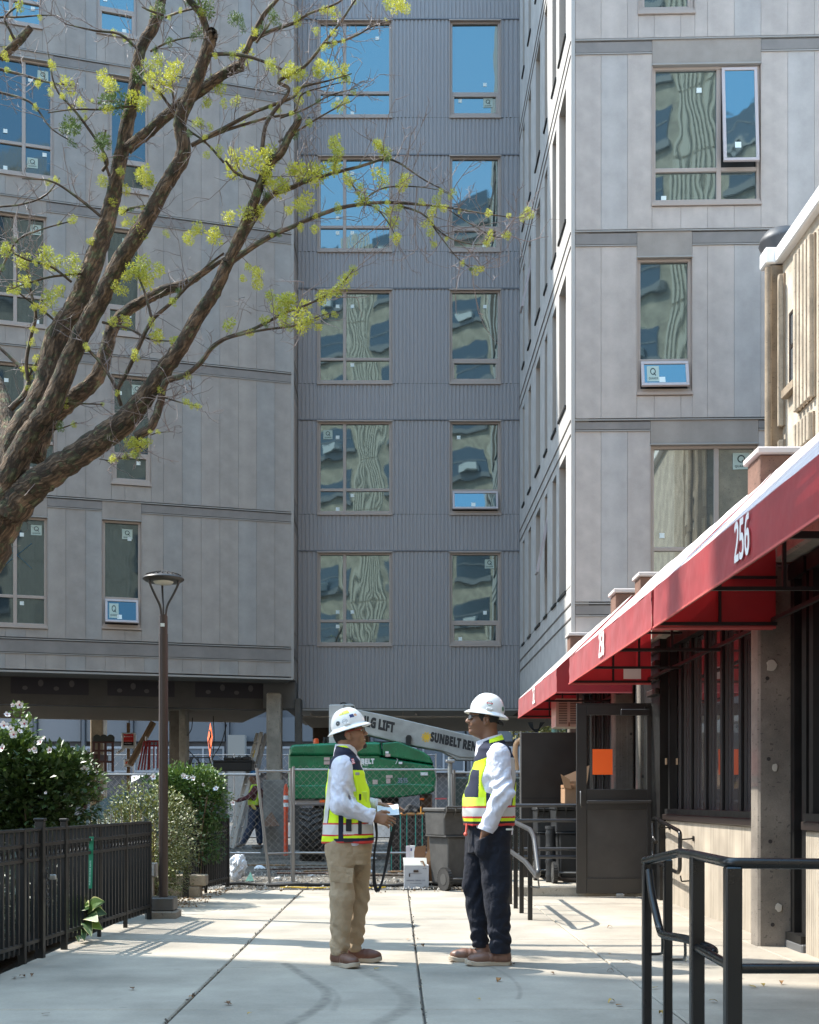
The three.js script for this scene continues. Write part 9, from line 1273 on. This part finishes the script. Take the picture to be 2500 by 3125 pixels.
{ // spiky upright plants before the dome
  const g = rngFrom(54), z = 12.0, s = z / F; [[280, 2452, 2530], [300, 2490, 2525], [322, 2470, 2525], [352, 2478, 2525], [372, 2462, 2525], [396, 2455, 2525], [412, 2452, 2525], [428, 2470, 2525], [466, 2505, 2560], [470, 2512, 2600], [262, 2498, 2525]].forEach((q, k) => {
    const o = thing('upright_plant', ['leftmost spiky yellow-green plant above the black fence', 'short spiky plant second from the left above the fence', 'spiky plant at the left foot of the clipped bush', 'thin spiky plant before the clipped bush', 'tall spiky plant before the clipped bush', 'tallest spiky plant before the clipped bush', 'yellowish spiky plant near the middle of the clipped bush', 'spiky plant left of the lamp pole', 'small spiky plant beside the lamp pole', 'tiny spiky plant low beside the lamp pole', 'small spiky plant left of the tall leftmost one'][k], 'plant', P(q[0], 2790, z), 'spiky plants'), b = mb(), p0 = P(q[0], q[2] + 60, z), p1 = P(q[0] + (g() - 0.5) * 10, q[1], z);
    for (let i = 0; i < 44; i++) { const t = 0.1 + 0.9 * i / 44, c = p0.clone().lerp(p1, t), a = i * 2.4, L = 0.055 * (1.15 - t * 0.75), d = new THREE.Vector3(Math.cos(a), 0.75, Math.sin(a)).normalize(), sd = new THREE.Vector3(-Math.sin(a), 0, Math.cos(a)); b.flat([c, c.clone().addScaledVector(d, L * 0.5).addScaledVector(sd, L * 0.16), c.clone().addScaledVector(d, L), c.clone().addScaledVector(d, L * 0.5).addScaledVector(sd, -L * 0.16)]); }
    b.build('foliage', leafM([0.32, 0.31, 0.06], 0.35), o); mb().tube([new THREE.Vector3(p0.x, 0, p0.z), p0, p1], 0.005, 5).build('stem', stemM, o);
  });
}
function hosta(label, base, list, m) { // broad leaves: [dx, dy, length, droop angle]
  const o = thing('hosta_plant', label, 'plant', base, 'hosta plants'), rim = leafM([0.45, 0.45, 0.18], 0.3);
  list.forEach(([px0, py0, px1, py1, w, z0, z1], k) => { const a = P(px0, py0, z0), c = P(px1, py1, z1), mid = a.clone().lerp(c, 0.45).add(new THREE.Vector3(0, 0.035, 0.02)), cv = curve([a, mid, c], 10), b = mb(), ed = mb(); const sd = c.clone().sub(a).cross(new THREE.Vector3(0.2, 0.5, 1)).normalize(); const prof = t => w * Math.sin(Math.PI * Math.pow(t, 0.75)) ; const L = [], R = [], L2 = [], R2 = []; for (let i = 0; i <= 10; i++) { const t = i / 10, h = prof(t), n = new THREE.Vector3(0, 0.12, 0.25); L.push(cv[i].clone().addScaledVector(sd, h).addScaledVector(n, h * 0.7)); R.push(cv[i].clone().addScaledVector(sd, -h).addScaledVector(n, h * 0.7)); L2.push(cv[i].clone().addScaledVector(sd, h * 1.22).addScaledVector(n, h * 0.8)); R2.push(cv[i].clone().addScaledVector(sd, -h * 1.22).addScaledVector(n, h * 0.8)); } for (let i = 0; i < 10; i++) { b.flat([cv[i], cv[i + 1], L[i + 1], L[i]]); b.flat([cv[i], R[i], R[i + 1], cv[i + 1]]); ed.flat([L[i], L[i + 1], L2[i + 1], L2[i]]); ed.flat([R[i], R2[i], R2[i + 1], R[i + 1]]); } const lf = b.build('leaf', m[k % m.length], o); ed.build('leaf_edge', rim, lf); });
  const st = mb(); list.forEach(q => st.tube([P(q[0], q[1], q[5]), new THREE.Vector3(base.x, 0.02, base.z)], 0.005, 5, false)); st.build('stalk', leafM([0.12, 0.2, 0.05]), o); return o;
}
{ const m = [leafM([0.06, 0.13, 0.03]), leafM([0.22, 0.33, 0.05], 0.4), leafM([0.09, 0.17, 0.04]), leafM([0.04, 0.09, 0.03])], z = 9.35;
  hosta('broad-leaved variegated plant pushing out through the black iron fence', P(250, 2860, z + 0.1), [[240, 2800, 226, 2712, 0.03, z, z - 0.1], [245, 2790, 256, 2730, 0.035, z, z - 0.1], [262, 2785, 322, 2752, 0.05, z, z - 0.18], [258, 2800, 328, 2790, 0.052, z, z - 0.2], [240, 2810, 219, 2775, 0.045, z, z - 0.1], [250, 2820, 316, 2838, 0.05, z, z - 0.2], [238, 2810, 222, 2840, 0.05, z, z - 0.15], [248, 2820, 240, 2876, 0.05, z, z - 0.2], [256, 2800, 280, 2860, 0.045, z, z - 0.22], [250, 2780, 272, 2775, 0.05, z, z - 0.15], [262, 2800, 300, 2815, 0.05, z, z - 0.25], [244, 2790, 230, 2745, 0.04, z, z - 0.12], [250, 2830, 258, 2872, 0.045, z, z - 0.25], [266, 2790, 312, 2770, 0.055, z, z - 0.1]], m);
  const z2b = 13.1; hosta('small yellow-green plant behind the lamp pole', P(508, 2680, z2b), [[508, 2660, 462, 2590, 0.05, z2b, z2b], [508, 2660, 520, 2628, 0.05, z2b, z2b], [508, 2665, 532, 2655, 0.045, z2b, z2b - 0.1], [508, 2668, 538, 2680, 0.045, z2b, z2b - 0.1], [508, 2665, 470, 2640, 0.05, z2b, z2b], [505, 2655, 462, 2615, 0.045, z2b, z2b]], [leafM([0.3, 0.36, 0.06], 0.4), leafM([0.16, 0.26, 0.05], 0.4)]); }
{ // trees along the street beyond
  const g = rngFrom(60); [[1630, 2222, 52, 'yellowing street tree far beyond the raised tower', [0.24, 0.22, 0.05]], [1690, 2225, 55, 'dark green street tree beyond the black gate', [0.035, 0.08, 0.025]]].forEach(q => { const z = q[2], o = thing('street_tree', q[3], 'tree', P(q[0], 2515, z), 'trees along the street'), c = P(q[0], q[1], z); const bl = [[c.x, c.y, z, 1.0, 0.8, 1], [c.x + 0.7, c.y + 0.3, z, 0.8, 0.7, 1], [c.x - 0.5, c.y + 0.5, z, 0.8, 0.7, 1]]; leafMass(g, bl, 2600, 0.16).build('crown', leafM(q[4], 0.3), o); mb().tube([V(c.x, 0, z), V(c.x, c.y, z)], [0.14, 0.08], 8).build('trunk', stemM, o); });
}
{ // grit caught in the slab joints
  const g = rngFrom(73), b = mb(); for (const x of [-1.19, 0.15]) for (let k = 0; k < 130; k++) { const z = 4.6 + g() * 9.9, r = 0.003 + 0.009 * g() * g(); b.add(new THREE.TetrahedronGeometry(r, 0), T(x + (g() - 0.5) * 0.016 * (1 + 2 * noise3(z * 2, x, 3)), 0.003, -z, g() * 6, g() * 6, g() * 6, 1, 0.4, 2.2)); }
  tag(b.build('joint_grit', M([0.09, 0.075, 0.06], 0.95)), 'dark grit caught in the joints of the sidewalk', null, null, 'stuff');
}
// ------------------------------------------------------------------ fallen leaves on the walk
{
  const g = rngFrom(70), ms = [M([0.28, 0.14, 0.05], 0.8), M([0.38, 0.25, 0.06], 0.8), M([0.16, 0.09, 0.05], 0.85)];
  const leafG = [0, 1, 2].map(k => { const b = mb(); const n = 5; for (let i = 0; i < n; i++) { const x0 = i / n - 0.5, x1 = (i + 1) / n - 0.5, w = t => 0.3 * Math.sin(Math.PI * (t + 0.5)) + 0.01, y = t => 0.14 * Math.cos(t * (2 + k)) * (k + 0.5); for (const s of [-1, 1]) b.flat([new THREE.Vector3(x0, y(x0), 0), new THREE.Vector3(x1, y(x1), 0), new THREE.Vector3(x1, y(x1) + 0.04, s * w(x1)), new THREE.Vector3(x0, y(x0) + 0.04, s * w(x0))]); } return b.geo(); });
  const spots = [[44, 2988], [68, 2984], [98, 2980], [140, 3098], [403, 3022], [583, 3047], [695, 3067], [762, 3098], [697, 3066], [1150, 2960], [1260, 2890], [1290, 2889], [1280, 3015], [1461, 3054], [1522, 2996], [1378, 2938], [1565, 2947], [1861, 2832], [1861, 2914], [1912, 2938], [1863, 2967], [2000, 3018], [2088, 2934], [1866, 3061], [1889, 3072], [2177, 3060], [2260, 2986], [2296, 3015], [2328, 3010], [2385, 3004], [2202, 2996], [1160, 2727], [1137, 2732], [1003, 2775], [1685, 2974], [2020, 3098], [1245, 2870], [1272, 2868]];
  spots.forEach(([x, y], k) => { const z = GZ(y), m = shadows(new THREE.Mesh(leafG[k % 3], ms[Math.floor(g() * 3)])); m.name = numbered('fallen_leaf'); m.position.copy(V((x - CX) * z / F, 0.008, z)); m.rotation.set((g() - 0.5) * 0.4, g() * 6.28, (g() - 0.5) * 0.4); m.scale.setScalar(0.032 + 0.026 * g()); scene.add(m); tag(m, 'curled dry leaf lying on the pale sidewalk', 'leaf', 'dry leaves scattered on the sidewalk'); });
  const w = mb(); const q = rngFrom(71); for (let k = 0; k < 420; k++) { const z = 12.2 + q() * 2.5, side = q() < 0.5, x = side ? lerp(-2.6, -2.1, q()) : lerp(-2.4, 1.2, q()); if (!side && z < 14.2) continue; w.add(new THREE.TetrahedronGeometry(0.006 + 0.014 * q(), 0), T(x, 0.008, -z, q() * 6, q() * 6, q() * 6, 1, 0.5, 1.4)); } tag(w.build('leaf_litter', M([0.2, 0.13, 0.07], 0.9)), 'dry leaf litter along the edge of the sidewalk', null, null, 'stuff');
}
renderer.render(scene, camera);
